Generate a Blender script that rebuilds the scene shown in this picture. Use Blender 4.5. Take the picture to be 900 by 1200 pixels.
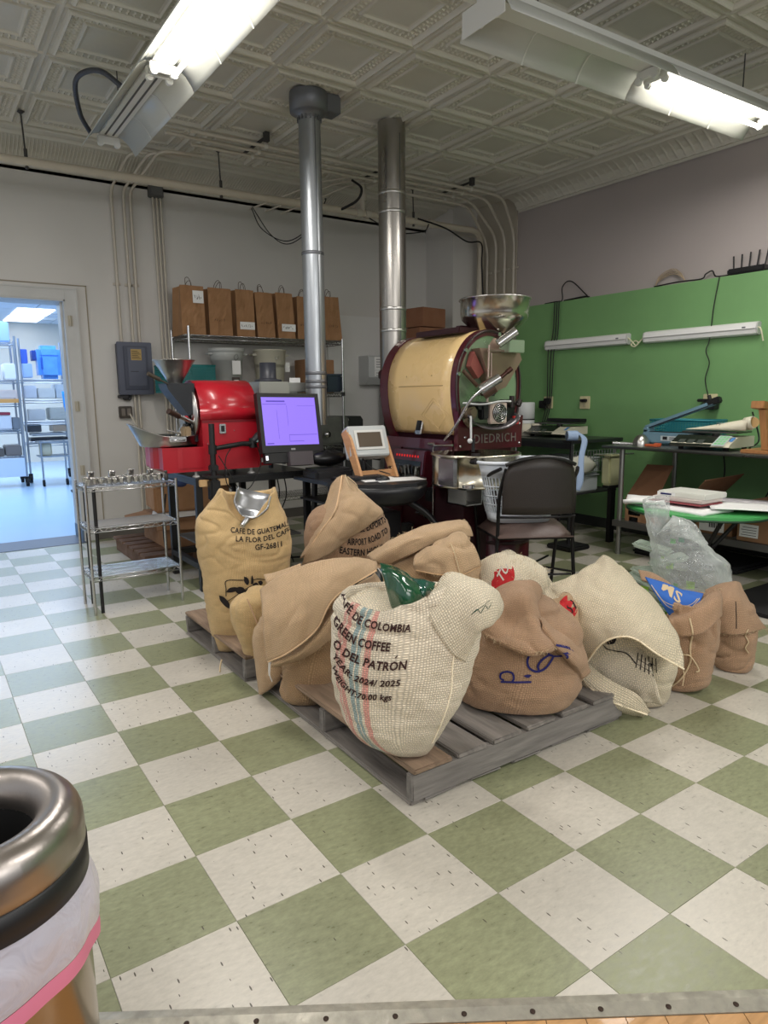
import bpy, bmesh, math, random
from mathutils import Vector, Matrix, noise
from mathutils.bvhtree import BVHTree
random.seed(7)
PI = math.pi
sc = bpy.context.scene
C = sc.collection
for o in list(bpy.data.objects): bpy.data.objects.remove(o)

# ------------------------------------------------------------------ camera
F_PX, YAW, PITCH, ROLL = 805.3, 0.59612, -0.16619, -0.0105
CAM = Vector((-0.8543, -1.7967, 1.3029))
cf = Vector((math.sin(YAW)*math.cos(PITCH), math.cos(YAW)*math.cos(PITCH), math.sin(PITCH)))
cr = Vector((math.cos(YAW), -math.sin(YAW), 0)); cu = cr.cross(cf)
r2 = cr*math.cos(ROLL)+cu*math.sin(ROLL); u2 = -cr*math.sin(ROLL)+cu*math.cos(ROLL)
cd = bpy.data.cameras.new('camera'); cam = bpy.data.objects.new('camera', cd); C.objects.link(cam)
M = Matrix((r2, u2, -cf)).transposed().to_4x4(); M.translation = CAM
cam.matrix_world = M
cd.sensor_fit = 'HORIZONTAL'; cd.sensor_width = 36; cd.lens = 36*F_PX/900; cd.clip_start = .02; cd.clip_end = 60
sc.camera = cam

# ------------------------------------------------------------------ world, exposure, area lights
w = bpy.data.worlds.new('world'); sc.world = w; w.use_nodes = True
bg = w.node_tree.nodes['Background']; bg.inputs[0].default_value = (.92, .95, 1, 1); bg.inputs[1].default_value = .62
vs = sc.view_settings; vs.view_transform = 'Standard'; vs.look = 'None'; vs.gamma = 1; vs.exposure = 0.04; vs.use_curve_mapping = False
def area(name, loc, size, power, color=(1, 1, 1), rot=(0, 0, 0)):
    l = bpy.data.lights.new(name, 'AREA'); l.shape = 'RECTANGLE'; l.size, l.size_y = size; l.energy = power; l.color = color
    o = bpy.data.objects.new(name, l); C.objects.link(o); o.location = loc; o.rotation_euler = rot
    return o
WARM = (1, .965, .925)
# light of the tubes inside the two fixtures (the fixtures themselves are built below)
area('tube_light', (.46, 1.6, 2.985), (.26, 1.2), 28, WARM)
area('tube_light', (3.3, .80, 2.985), (1.25, .26), 28, WARM)
# unseen lights for further, presumed ceiling fixtures of the same room
area('unseen_room_light', (-1.6, -1.4, 3.1), (.4, 2.4), 42, WARM)
area('unseen_room_light', (2.2, -2.6, 3.1), (2.4, .4), 62, WARM)
area('unseen_room_light', (-2.4, 2.2, 3.1), (.4, 2.4), 36, WARM)
area('unseen_room_light', (.2, -4.4, 2.6), (3.5, 1.2), 60, (1, .98, .95), (math.radians(55), 0, 0))  # unseen broad tilted panel, added below ceiling height
# ceiling panels of the next room, cool light
area('next_room_light', (-.2, 7.2, 2.85), (2.4, 2.0), 120, (.52, .72, 1))
area('next_room_light', (.6, 11, 2.85), (3.5, 3.0), 270, (.62, .78, 1))

# ------------------------------------------------------------------ helpers
class MB:
    def __init__(s): s.v = []; s.f = []; s.m = []; s.uv = {}; s.sm = []
    def add(s, vs, fs, m=0, smooth=False, uvs=None):
        b = len(s.v); s.v += [tuple(v) for v in vs]
        for k, f in enumerate(fs):
            if uvs is not None: s.uv[len(s.f)] = uvs[k]
            s.f.append([b+i for i in f]); s.m.append(m); s.sm.append(smooth)
        return s
    def box(s, a, b, m=0, mat=None):
        (x0, y0, z0), (x1, y1, z1) = a, b
        vs = [Vector(p) for p in ((x0,y0,z0),(x1,y0,z0),(x1,y1,z0),(x0,y1,z0),(x0,y0,z1),(x1,y0,z1),(x1,y1,z1),(x0,y1,z1))]
        if mat is not None: vs = [mat @ v for v in vs]
        return s.add(vs, [(0,3,2,1),(4,5,6,7),(0,1,5,4),(1,2,6,5),(2,3,7,6),(3,0,4,7)], m)
    def bbox(s, c, size, m=0, bev=.005, rz=0, rot=None):
        """box with bevelled edges; centre c, full size"""
        bm = bmesh.new(); bmesh.ops.create_cube(bm, size=1)
        bmesh.ops.scale(bm, vec=size, verts=bm.verts)
        if bev > 0: bmesh.ops.bevel(bm, geom=list(bm.edges), offset=min(bev, min(size)*.45), segments=2, affect='EDGES')
        R = rot if rot is not None else Matrix.Rotation(rz, 4, 'Z')
        vs = [Vector(c)+(R @ v.co) for v in bm.verts]; bm.verts.index_update()
        fs = [[v.index for v in f.verts] for f in bm.faces]; bm.free()
        return s.add(vs, fs, m)
    def cyl(s, p, q, r, n=16, m=0, r2=None, caps=True, smooth=True):
        p, q = Vector(p), Vector(q); r2 = r if r2 is None else r2
        d = (q-p).normalized(); a = d.orthogonal().normalized(); b = d.cross(a)
        vs = []
        for c, rr in ((p, r), (q, r2)):
            for k in range(n):
                t = 2*PI*k/n; vs.append(c+a*math.cos(t)*rr+b*math.sin(t)*rr)
        s.add(vs, [(k, (k+1) % n, n+(k+1) % n, n+k) for k in range(n)], m, smooth)
        if caps: s.add(vs, [list(range(n))[::-1], [n+k for k in range(n)]], m)
        return s
    def tube(s, pts, r, n=8, m=0, closed=False, caps=True):
        pts = [Vector(p) for p in pts]; N = len(pts); vs = []
        a = None
        for i in range(N):
            if closed: d = pts[(i+1) % N]-pts[i-1]
            else: d = pts[min(i+1, N-1)]-pts[max(i-1, 0)]
            if d.length < 1e-9: d = Vector((0, 0, 1))
            d.normalize()
            a = d.orthogonal() if a is None else a-d*a.dot(d)
            if a.length < 1e-6: a = d.orthogonal()
            a.normalize(); b = d.cross(a)
            rr = r[i] if isinstance(r, (list, tuple)) else r
            for k in range(n):
                t = 2*PI*k/n; vs.append(pts[i]+(a*math.cos(t)+b*math.sin(t))*rr)
        fs = []
        for i in range(N if closed else N-1):
            j = (i+1) % N
            for k in range(n): fs.append((i*n+k, i*n+(k+1) % n, j*n+(k+1) % n, j*n+k))
        s.add(vs, fs, m, True)
        if caps and not closed: s.add(vs, [list(range(n))[::-1], [(N-1)*n+k for k in range(n)]], m)
        return s
    def lathe(s, prof, c=(0, 0, 0), n=32, m=0, mat=None, sx=1, sy=1):
        """prof: list of (radius, z)"""
        vs = []; c = Vector(c)
        for r, z in prof:
            for k in range(n):
                t = 2*PI*k/n; v = Vector((max(r, 1e-4)*math.cos(t)*sx, max(r, 1e-4)*math.sin(t)*sy, z))
                if mat is not None: v = mat @ v
                vs.append(c+v)
        fs = [(i*n+k, i*n+(k+1) % n, (i+1)*n+(k+1) % n, (i+1)*n+k) for i in range(len(prof)-1) for k in range(n)]
        return s.add(vs, fs, m, True)
    def grid(s, rows, m=0, closed=False, uv=True, smooth=True):
        """rows of points -> surface"""
        nr, nc = len(rows), len(rows[0]); vs = [p for r in rows for p in r]
        fs = []; uvs = []
        # arc length uv, taken along the middle row and column
        U = []; 
        for r in rows:
            a = [0]
            for j in range(1, nc+(1 if closed else 0)): a.append(a[-1]+(Vector(r[j % nc])-Vector(r[j-1])).length)
            U.append(a)
        L = max(a[-1] for a in U)
        V = [0]
        for i in range(1, nr): V.append(V[-1]+sum((Vector(rows[i][j])-Vector(rows[i-1][j])).length for j in range(0, nc, max(1, nc//6)))/len(range(0, nc, max(1, nc//6))))
        cc = nc if closed else nc-1
        for i in range(nr-1):
            for j in range(cc):
                j2 = (j+1) % nc
                fs.append((i*nc+j, i*nc+j2, (i+1)*nc+j2, (i+1)*nc+j))
                if uv: uvs.append(((L*j/cc, V[i]), (L*(j+1)/cc, V[i]), (L*(j+1)/cc, V[i+1]), (L*j/cc, V[i+1])))
        return s.add(vs, fs, m, smooth, uvs if uv else None)
    def prism(s, pts, y0, y1, m=0, ax='y', mat=None):
        """polygon pts (a, b) extruded along an axis"""
        n = len(pts)
        def P(a, b, t):
            v = {'y': (a, t, b), 'x': (t, a, b), 'z': (a, b, t)}[ax]
            return (mat @ Vector(v)) if mat is not None else Vector(v)
        vs = [P(a, b, y0) for a, b in pts]+[P(a, b, y1) for a, b in pts]
        return s.add(vs, [list(range(n)), [n+k for k in range(n)][::-1]]+[(k, n+k, n+(k+1) % n, (k+1) % n) for k in range(n)], m)

def mesh_of(name, mb, mats, inv=None, fix=True):
    me = bpy.data.meshes.new(name)
    vs = mb.v if inv is None else [tuple(inv @ Vector(v)) for v in mb.v]
    me.from_pydata(vs, [], mb.f)
    me.polygons.foreach_set('material_index', mb.m); me.polygons.foreach_set('use_smooth', mb.sm)
    if mb.uv:
        ul = me.uv_layers.new(name='UVMap')
        for fi, uvs in mb.uv.items():
            for k, li in enumerate(me.polygons[fi].loop_indices): ul.data[li].uv = uvs[k]
    for m in (mats if isinstance(mats, (list, tuple)) else [mats]): me.materials.append(m)
    if fix:
        bm = bmesh.new(); bm.from_mesh(me); bmesh.ops.recalc_face_normals(bm, faces=bm.faces); bm.to_mesh(me); bm.free()
    me.update()
    return me
ROOT = {}
def mat4(o):
    return ROOT.get(o.name) or Matrix.Identity(4)
def obj(name, mb, mats, parent=None, world=True, label=None, fix=True, solid=0):
    """one mesh object; vertices in world space (world=True) or in the parent's space"""
    inv = mat4(parent).inverted() if (parent is not None and world) else None
    me = mesh_of(name, mb, mats, inv, fix)
    o = bpy.data.objects.new(name, me); C.objects.link(o)
    if parent is not None:
        o.parent = parent; ROOT[o.name] = mat4(parent)
    if label: o['label'] = label
    if solid:
        md = o.modifiers.new('solidify', 'SOLIDIFY'); md.thickness = solid; md.offset = 0
    return o
def tag(o, label, cat, group=None):
    o['label'] = label; o['category'] = cat
    if group: o['group'] = group
    return o
def thing(name, label, cat, loc=(0, 0, 0), rz=0, group=None):
    o = bpy.data.objects.new(name, None); C.objects.link(o); o.empty_display_size = .1
    o.location = loc; o.rotation_euler = (0, 0, rz)
    ROOT[o.name] = Matrix.Translation(loc) @ Matrix.Rotation(rz, 4, 'Z')
    return tag(o, label, cat, group)
def single(name, mb, mats, label, cat, group=None, solid=0, fix=True):
    """a thing that is one mesh: origin moved to its base"""
    xs = [v[0] for v in mb.v]; ys = [v[1] for v in mb.v]; zs = [v[2] for v in mb.v]
    loc = Vector(((min(xs)+max(xs))/2, (min(ys)+max(ys))/2, min(zs)))
    me = mesh_of(name, mb, mats, Matrix.Translation(-loc), fix)
    o = bpy.data.objects.new(name, me); C.objects.link(o); o.location = loc; ROOT[o.name] = Matrix.Translation(loc)
    if solid:
        md = o.modifiers.new('solidify', 'SOLIDIFY'); md.thickness = solid; md.offset = 0
    return tag(o, label, cat, group)
def struct(name, mb, mats, parent=None):
    o = obj(name, mb, mats, parent); o['kind'] = 'structure'
    return o
def kids(o): return [c for c in bpy.data.objects if c.parent == o]
def dup(root, loc, rz=0, label=None, group=None):
    ch = kids(root)
    r = root.copy(); C.objects.link(r); r.location = loc; r.rotation_euler = (0, 0, rz)
    ROOT[r.name] = Matrix.Translation(loc) @ Matrix.Rotation(rz, 4, 'Z')
    if label: r['label'] = label
    if group: r['group'] = group
    for c in ch:
        d = c.copy(); C.objects.link(d); d.parent = r
        for g in kids(c):
            e = g.copy(); C.objects.link(e); e.parent = d
    return r
def cm(pts, n):
    """Catmull-Rom through the points, n steps per span"""
    P = [Vector(p) for p in pts]; out = []
    for i in range(len(P)-1):
        a, b, c, d = P[max(i-1, 0)], P[i], P[i+1], P[min(i+2, len(P)-1)]
        if i == 0: a = b*2-c
        if i == len(P)-2: d = c*2-b
        for k in range(n):
            t = k/n; out.append(.5*((2*b)+(c-a)*t+(2*a-5*b+4*c-d)*t*t+(3*b-a-3*c+d)*t**3))
    out.append(P[-1]); return out
def smooth_grid(rows, nu, nv):
    R = [cm(r, nu) for r in rows]
    cols = [cm([r[j] for r in R], nv) for j in range(len(R[0]))]
    return [[c[i] for c in cols] for i in range(len(cols[0]))]

# ------------------------------------------------------------------ materials
def S(c): return tuple(((x/255)/12.92 if x/255 <= .04045 else ((x/255+.055)/1.055)**2.4) for x in c)+(1,)
MATS = {}
def mat(name, col, rough=.6, metal=0, spec=.5, bump=0, bscale=200, var=0, vscale=8, coat=0, emis=None, estr=0, alpha=1, trans=0, stretch=None, coord='Object', aniso=0, ior=None):
    if name in MATS: return MATS[name]
    m = bpy.data.materials.new(name); m.use_nodes = True; nt = m.node_tree; N = nt.nodes; L = nt.links
    b = N['Principled BSDF']; c = S(col) if max(col) > 1 else tuple(col)+(1,)
    b.inputs['Base Color'].default_value = c; b.inputs['Roughness'].default_value = rough; b.inputs['Metallic'].default_value = metal
    b.inputs['Specular IOR Level'].default_value = spec; b.inputs['Coat Weight'].default_value = coat
    b.inputs['Alpha'].default_value = alpha; b.inputs['Transmission Weight'].default_value = trans
    if ior: b.inputs['IOR'].default_value = ior
    if emis: b.inputs['Emission Color'].default_value = S(emis) if max(emis) > 1 else tuple(emis)+(1,); b.inputs['Emission Strength'].default_value = estr
    if bump or var:
        tc = N.new('ShaderNodeTexCoord'); mp = N.new('ShaderNodeMapping'); L.new(tc.outputs[coord], mp.inputs[0])
        if stretch: mp.inputs['Scale'].default_value = stretch
    if var:
        n = N.new('ShaderNodeTexNoise'); n.inputs['Scale'].default_value = vscale; n.inputs['Detail'].default_value = 5; L.new(mp.outputs[0], n.inputs['Vector'])
        r = N.new('ShaderNodeMapRange'); r.inputs[1].default_value = .3; r.inputs[2].default_value = .7; r.inputs[3].default_value = 1-var; r.inputs[4].default_value = 1+var*.6; L.new(n.outputs[0], r.inputs[0])
        mx = N.new('ShaderNodeVectorMath'); mx.operation = 'SCALE'; mx.inputs[0].default_value = c[:3]; L.new(r.outputs[0], mx.inputs['Scale']); L.new(mx.outputs[0], b.inputs['Base Color'])
        rr = N.new('ShaderNodeMapRange'); rr.inputs[1].default_value = .3; rr.inputs[2].default_value = .7; rr.inputs[3].default_value = min(1, rough*1.2); rr.inputs[4].default_value = rough*.85; L.new(n.outputs[0], rr.inputs[0]); L.new(rr.outputs[0], b.inputs['Roughness'])
    if bump:
        n = N.new('ShaderNodeTexNoise'); n.inputs['Scale'].default_value = bscale; n.inputs['Detail'].default_value = 3; L.new(mp.outputs[0], n.inputs['Vector'])
        bp = N.new('ShaderNodeBump'); bp.inputs['Strength'].default_value = bump; bp.inputs['Distance'].default_value = .004; L.new(n.outputs[0], bp.inputs['Height']); L.new(bp.outputs[0], b.inputs['Normal'])
    MATS[name] = m; return m

def tile_mat(name, col, fleck, contrast):
    """vinyl composition tile: streaky marbling, dark flecks, per tile shift"""
    m = bpy.data.materials.new(name); m.use_nodes = True; nt = m.node_tree; N = nt.nodes; L = nt.links; b = N['Principled BSDF']
    g = N.new('ShaderNodeNewGeometry'); oi = N.new('ShaderNodeObjectInfo')
    ad = N.new('ShaderNodeVectorMath'); ad.operation = 'ADD'; L.new(g.outputs['Position'], ad.inputs[0])
    sc_ = N.new('ShaderNodeMath'); sc_.operation = 'MULTIPLY'; sc_.inputs[1].default_value = 30; L.new(oi.outputs['Random'], sc_.inputs[0]); L.new(sc_.outputs[0], ad.inputs[1])
    mp = N.new('ShaderNodeMapping'); mp.inputs['Scale'].default_value = (1, 2.2, 1); mp.inputs['Rotation'].default_value = (0, 0, .5); L.new(ad.outputs[0], mp.inputs[0])
    n1 = N.new('ShaderNodeTexNoise'); n1.inputs['Scale'].default_value = 38; n1.inputs['Detail'].default_value = 6; n1.inputs['Roughness'].default_value = .65; L.new(mp.outputs[0], n1.inputs[0])
    r1 = N.new('ShaderNodeMapRange'); r1.inputs[1].default_value = .3; r1.inputs[2].default_value = .7; r1.inputs[3].default_value = 1-contrast; r1.inputs[4].default_value = 1+contrast; L.new(n1.outputs[0], r1.inputs[0])
    # flecks: stretched voronoi cells
    mp2 = N.new('ShaderNodeMapping'); mp2.inputs['Scale'].default_value = (1, .24, 1); mp2.inputs['Rotation'].default_value = (0, 0, .9); L.new(ad.outputs[0], mp2.inputs[0])
    v = N.new('ShaderNodeTexVoronoi'); v.inputs['Scale'].default_value = 62; L.new(mp2.outputs[0], v.inputs[0])
    wn = N.new('ShaderNodeMath'); wn.operation = 'LESS_THAN'; wn.inputs[1].default_value = .115; L.new(v.outputs['Distance'], wn.inputs[0])
    sp = N.new('ShaderNodeSeparateColor'); L.new(v.outputs['Color'], sp.inputs[0])
    w2 = N.new('ShaderNodeMath'); w2.operation = 'LESS_THAN'; w2.inputs[1].default_value = fleck; L.new(sp.outputs[0], w2.inputs[0])
    mu = N.new('ShaderNodeMath'); mu.operation = 'MULTIPLY'; L.new(wn.outputs[0], mu.inputs[0]); L.new(w2.outputs[0], mu.inputs[1])
    # large worn patches
    n3 = N.new('ShaderNodeTexNoise'); n3.inputs['Scale'].default_value = 2.2; n3.inputs['Detail'].default_value = 4; L.new(g.outputs['Position'], n3.inputs[0])
    r3 = N.new('ShaderNodeMapRange'); r3.inputs[1].default_value = .3; r3.inputs[2].default_value = .7; r3.inputs[3].default_value = .93; r3.inputs[4].default_value = 1.05; L.new(n3.outputs[0], r3.inputs[0])
    rv = N.new('ShaderNodeMapRange'); rv.inputs[3].default_value = .95; rv.inputs[4].default_value = 1.05; L.new(oi.outputs['Random'], rv.inputs[0])
    m1 = N.new('ShaderNodeMath'); m1.operation = 'MULTIPLY'; L.new(r1.outputs[0], m1.inputs[0]); L.new(r3.outputs[0], m1.inputs[1])
    m2 = N.new('ShaderNodeMath'); m2.operation = 'MULTIPLY'; L.new(m1.outputs[0], m2.inputs[0]); L.new(rv.outputs[0], m2.inputs[1])
    s = N.new('ShaderNodeVectorMath'); s.operation = 'SCALE'; s.inputs[0].default_value = S(col)[:3]; L.new(m2.outputs[0], s.inputs['Scale'])
    mix = N.new('ShaderNodeMix'); mix.data_type = 'RGBA'; L.new(mu.outputs[0], mix.inputs[0]); L.new(s.outputs[0], mix.inputs[6]); mix.inputs[7].default_value = S((80, 74, 62))
    L.new(mix.outputs[2], b.inputs['Base Color'])
    r4 = N.new('ShaderNodeMapRange'); r4.inputs[1].default_value = .3; r4.inputs[2].default_value = .75; r4.inputs[3].default_value = .26; r4.inputs[4].default_value = .42; L.new(n1.outputs[0], r4.inputs[0]); L.new(r4.outputs[0], b.inputs['Roughness'])
    b.inputs['Specular IOR Level'].default_value = .45
    bp = N.new('ShaderNodeBump'); bp.inputs['Strength'].default_value = .06; bp.inputs['Distance'].default_value = .002; L.new(n1.outputs[0], bp.inputs['Height']); L.new(bp.outputs[0], b.inputs['Normal'])
    return m

def burlap(name, col, thread=.006, contrast=.35, bumps=.6, stripes=None, dirt=.12):
    """woven jute; UV in metres. stripes: list of (u centre, half width, colour)"""
    m = bpy.data.materials.new(name); m.use_nodes = True; nt = m.node_tree; N = nt.nodes; L = nt.links; b = N['Principled BSDF']
    tc = N.new('ShaderNodeTexCoord'); sx = N.new('ShaderNodeSeparateXYZ')
    n0 = N.new('ShaderNodeTexNoise'); n0.inputs['Scale'].default_value = 35; n0.inputs['Detail'].default_value = 2; L.new(tc.outputs['UV'], n0.inputs[0])
    wob = N.new('ShaderNodeVectorMath'); wob.operation = 'SCALE'; wob.inputs['Scale'].default_value = thread*.9; L.new(n0.outputs['Color'], wob.inputs[0])
    ad = N.new('ShaderNodeVectorMath'); ad.operation = 'ADD'; L.new(tc.outputs['UV'], ad.inputs[0]); L.new(wob.outputs[0], ad.inputs[1]); L.new(ad.outputs[0], sx.inputs[0])
    def M_(op, a, bb=None):
        n = N.new('ShaderNodeMath'); n.operation = op
        for k, x in enumerate((a, bb)):
            if x is None: continue
            if isinstance(x, (int, float)): n.inputs[k].default_value = x
            else: L.new(x, n.inputs[k])
        return n.outputs[0]
    k = PI/thread
    a = M_('ABSOLUTE', M_('SINE', M_('MULTIPLY', sx.outputs[0], k))); c = M_('ABSOLUTE', M_('SINE', M_('MULTIPLY', sx.outputs[1], k)))
    h = M_('MULTIPLY', a, c)
    # over / under
    chk = M_('MULTIPLY', M_('SINE', M_('MULTIPLY', sx.outputs[0], k)), M_('SINE', M_('MULTIPLY', sx.outputs[1], k)))
    h2 = M_('ADD', h, M_('MULTIPLY', chk, .25))
    n1 = N.new('ShaderNodeTexNoise'); n1.inputs['Scale'].default_value = 9; n1.inputs['Detail'].default_value = 6; L.new(tc.outputs['UV'], n1.inputs[0])
    mp = N.new('ShaderNodeMapping'); mp.inputs['Scale'].default_value = (260, 18, 1); L.new(tc.outputs['UV'], mp.inputs[0])
    n2 = N.new('ShaderNodeTexNoise'); n2.inputs['Scale'].default_value = 1; L.new(mp.outputs[0], n2.inputs[0])
    mp3 = N.new('ShaderNodeMapping'); mp3.inputs['Scale'].default_value = (18, 260, 1); L.new(tc.outputs['UV'], mp3.inputs[0])
    n3 = N.new('ShaderNodeTexNoise'); n3.inputs['Scale'].default_value = 1; L.new(mp3.outputs[0], n3.inputs[0])
    f = M_('ADD', M_('MULTIPLY', h2, contrast), 1-contrast*.55)
    f = M_('MULTIPLY', f, M_('ADD', M_('MULTIPLY', n1.outputs[0], dirt*2), 1-dirt))
    f = M_('MULTIPLY', f, M_('ADD', M_('MULTIPLY', M_('ADD', n2.outputs[0], n3.outputs[0]), .3), .7))
    s = N.new('ShaderNodeVectorMath'); s.operation = 'SCALE'; L.new(f, s.inputs['Scale'])
    base = S(col)
    if stripes:
        cur = None
        sr = N.new('ShaderNodeSeparateXYZ'); L.new(tc.outputs['UV'], sr.inputs[0])
        thr = M_('GREATER_THAN', M_('ADD', M_('MULTIPLY', a, .75), M_('MULTIPLY', n2.outputs[0], .5)), .42)
        for (u0, hw, sc3) in stripes:
            d = M_('ABSOLUTE', M_('SUBTRACT', sr.outputs[0], u0)); k3 = M_('MULTIPLY', M_('LESS_THAN', d, hw), M_('MULTIPLY', thr, .8))
            mx = N.new('ShaderNodeMix'); mx.data_type = 'RGBA'; L.new(k3, mx.inputs[0])
            if cur is None: mx.inputs[6].default_value = base
            else: L.new(cur, mx.inputs[6])
            mx.inputs[7].default_value = S(sc3); cur = mx.outputs[2]
        L.new(cur, s.inputs[0])
    else: s.inputs[0].default_value = base[:3]
    L.new(s.outputs[0], b.inputs['Base Color'])
    b.inputs['Roughness'].default_value = .95; b.inputs['Specular IOR Level'].default_value = .15
    b.inputs['Sheen Weight'].default_value = .15
    bp = N.new('ShaderNodeBump'); bp.inputs['Strength'].default_value = bumps; bp.inputs['Distance'].default_value = .003; L.new(M_('ADD', h2, M_('MULTIPLY', n1.outputs[0], 1.5)), bp.inputs['Height']); L.new(bp.outputs[0], b.inputs['Normal'])
    return m

black = mat('black_metal', (22, 22, 24), .45); blackp = mat('black_plastic', (20, 20, 22), .5); rubber = mat('black_rubber', (14, 14, 15), .8)
chrome = mat('chrome_wire', (200, 200, 200), .25, 1, bump=.1); steel = mat('brushed_steel', (190, 188, 184), .3, 1, bump=.08, bscale=40, stretch=(1, 1, 30))
galv = mat('galvanised_duct', (170, 174, 178), .34, .9, var=.12, vscale=14, stretch=(1, 1, .3))
galv2 = mat('grey_vent_cap', (120, 122, 126), .5, .7)
whitep = mat('white_plastic', (225, 226, 226), .5); paper = mat('white_paper', (236, 236, 234), .8); ink = mat('dark_ink', (28, 26, 30), .8); blueink = mat('blue_ink', (32, 36, 92), .8)
card = mat('brown_cardboard', (150, 112, 80), .85, var=.08, vscale=12, bump=.15, bscale=60)
carddark = mat('inner_cardboard', (120, 84, 58), .9, var=.1)
kraft = mat('kraft_paper', (158, 118, 82), .85, var=.1, vscale=9, bump=.35, bscale=26)
# ================================================================== THE SETTING
T = .3048
m_green_t = tile_mat('green_vinyl_tile', (138, 141, 110), .18, .20)
m_cream_t = tile_mat('cream_vinyl_tile', (196, 190, 178), .8, .10)
grout = mat('tile_joint', (70, 68, 58), .9)
FX0, FX1, FY0, FY1 = -12, 17, -16, 17
# the metal strip runs diagonally across the near end of the tiles
SA, SB = Vector((-.63, -.399)), Vector((.582, -1.173)); SD = (SB-SA).normalized(); SN = Vector((-SD.y, SD.x))
if SN.y < 0: SN = -SN
def above(x, y): return (Vector((x, y))-SA).dot(SN)
def clip(poly):
    out = []
    for i in range(len(poly)):
        a, b = poly[i], poly[(i+1) % len(poly)]; da, db = above(*a), above(*b)
        if da >= 0: out.append(a)
        if (da < 0) != (db < 0):
            t = da/(da-db); out.append((a[0]+(b[0]-a[0])*t, a[1]+(b[1]-a[1])*t))
    return out
fl = MB(); fl.box((-4.0, -6, -.06), (5.2, 5.32, -.006)); floor = struct('floor', fl, grout)
def tile_geo(mb, poly, m=0):
    n = len(poly); cx = sum(p[0] for p in poly)/n; cy = sum(p[1] for p in poly)/n
    def ins(d):
        out = []
        for x, y in poly:
            out.append((x+(d if x < cx-.01 else -d if x > cx+.01 else 0), y+(d if y < cy-.01 else -d if y > cy+.01 else 0)))
        return out
    a = [(x, y, -.005) for x, y in ins(.0004)]; b = [(x, y, -.0008) for x, y in ins(.0004)]; c = [(x, y, 0) for x, y in ins(.0012)]
    fs = [(k, (k+1) % n, n+(k+1) % n, n+k) for k in range(n)]+[(n+k, n+(k+1) % n, 2*n+(k+1) % n, 2*n+k) for k in range(n)]+[[2*n+k for k in range(n)]]
    mb.add(a+b+c, fs, m)
full = MB(); tile_geo(full, [(0, 0), (T, 0), (T, T), (0, T)])
me_g = mesh_of('floor_tile', full, m_green_t); me_c = mesh_of('floor_tile', full, m_cream_t)
cells = []
for ix in range(FX0, FX1):
    for iy in range(FY0, FY1):
        x, y = ix*T, iy*T
        if above(x+T, y+T) <= 0 and above(x, y) <= 0 and above(x+T, y) <= 0 and above(x, y+T) <= 0: continue
        if x > 4.77 or y > 5.0: continue
        c = Vector((x+T/2, y+T/2, 0))-CAM; z = c.dot(cf)
        inview = z > .3 and abs(c.dot(r2)/z) < .62 and abs(c.dot(u2)/z) < .80
        cells.append((0 if inview else 1, c.length, ix, iy))
cells.sort(); rest = MB()
for k, (iv, dist, ix, iy) in enumerate(cells):
    x, y = ix*T, iy*T; g = (ix+iy) % 2 == 1
    poly = [(x, y), (x+T, y), (x+T, y+T), (x, y+T)]; cp = clip(poly)
    if len(cp) < 3: continue
    if k < 298 and iv == 0:
        if all(above(*p) >= 0 for p in poly): o = bpy.data.objects.new('floor_tile', me_g if g else me_c)
        else:
            q = MB(); tile_geo(q, [(a-x, b-y) for a, b in cp]); o = bpy.data.objects.new('floor_tile', mesh_of('floor_tile', q, m_green_t if g else m_cream_t))
        C.objects.link(o); o.location = (x, y, 0); o.parent = floor
    else: tile_geo(rest, cp, 0 if g else 1)
o = obj('floor_tile_field', rest, [m_green_t, m_cream_t], floor); o['kind'] = 'stuff'
# metal edging strip with screws, and the wooden floor on the near side
m_strip = mat('worn_aluminium_strip', (176, 172, 160), .45, .75, var=.25, vscale=30, bump=.3, bscale=60)
zr = math.atan2(SD.y, SD.x); RS = Matrix.Translation((SA.x, SA.y, 0)) @ Matrix.Rotation(zr, 4, 'Z')
st = MB(); st.prism([(.0, 0), (.0, .003), (-.022, .006), (-.052, .001), (-.052, -.012)], -1.5, 4.5, 0, 'x', RS)
strip = struct('trim_1', st, m_strip)
for k in range(24):
    s = MB(); p = RS @ Vector((-1.3+k*.098*1.5, -.036, .0038)); s.lathe([(.006, -.002), (.006, .001), (.003, .0022), (0, .0024)], p, 10)
    obj('screw', s, mat('rusty_screw', (66, 52, 44), .6, .6), strip)
m_plank = mat('honey_wood_floor', (188, 142, 90), .4, var=.22, vscale=6, stretch=(1, 12, 1), coat=.2)
mg = MB(); mg.box((-1.6, -6, -.05), (5, -.052, -.0045), 0, RS); fl2 = struct('floor', mg, mat('dark_gap', (50, 34, 22), .8))
for k in range(30):
    s = MB(); s.box((-.6+k*.085, -.9, -.02), (-.6+k*.085+.083, -.053, -.0015), 0, RS); obj('floor_plank', s, m_plank, fl2)

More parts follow.
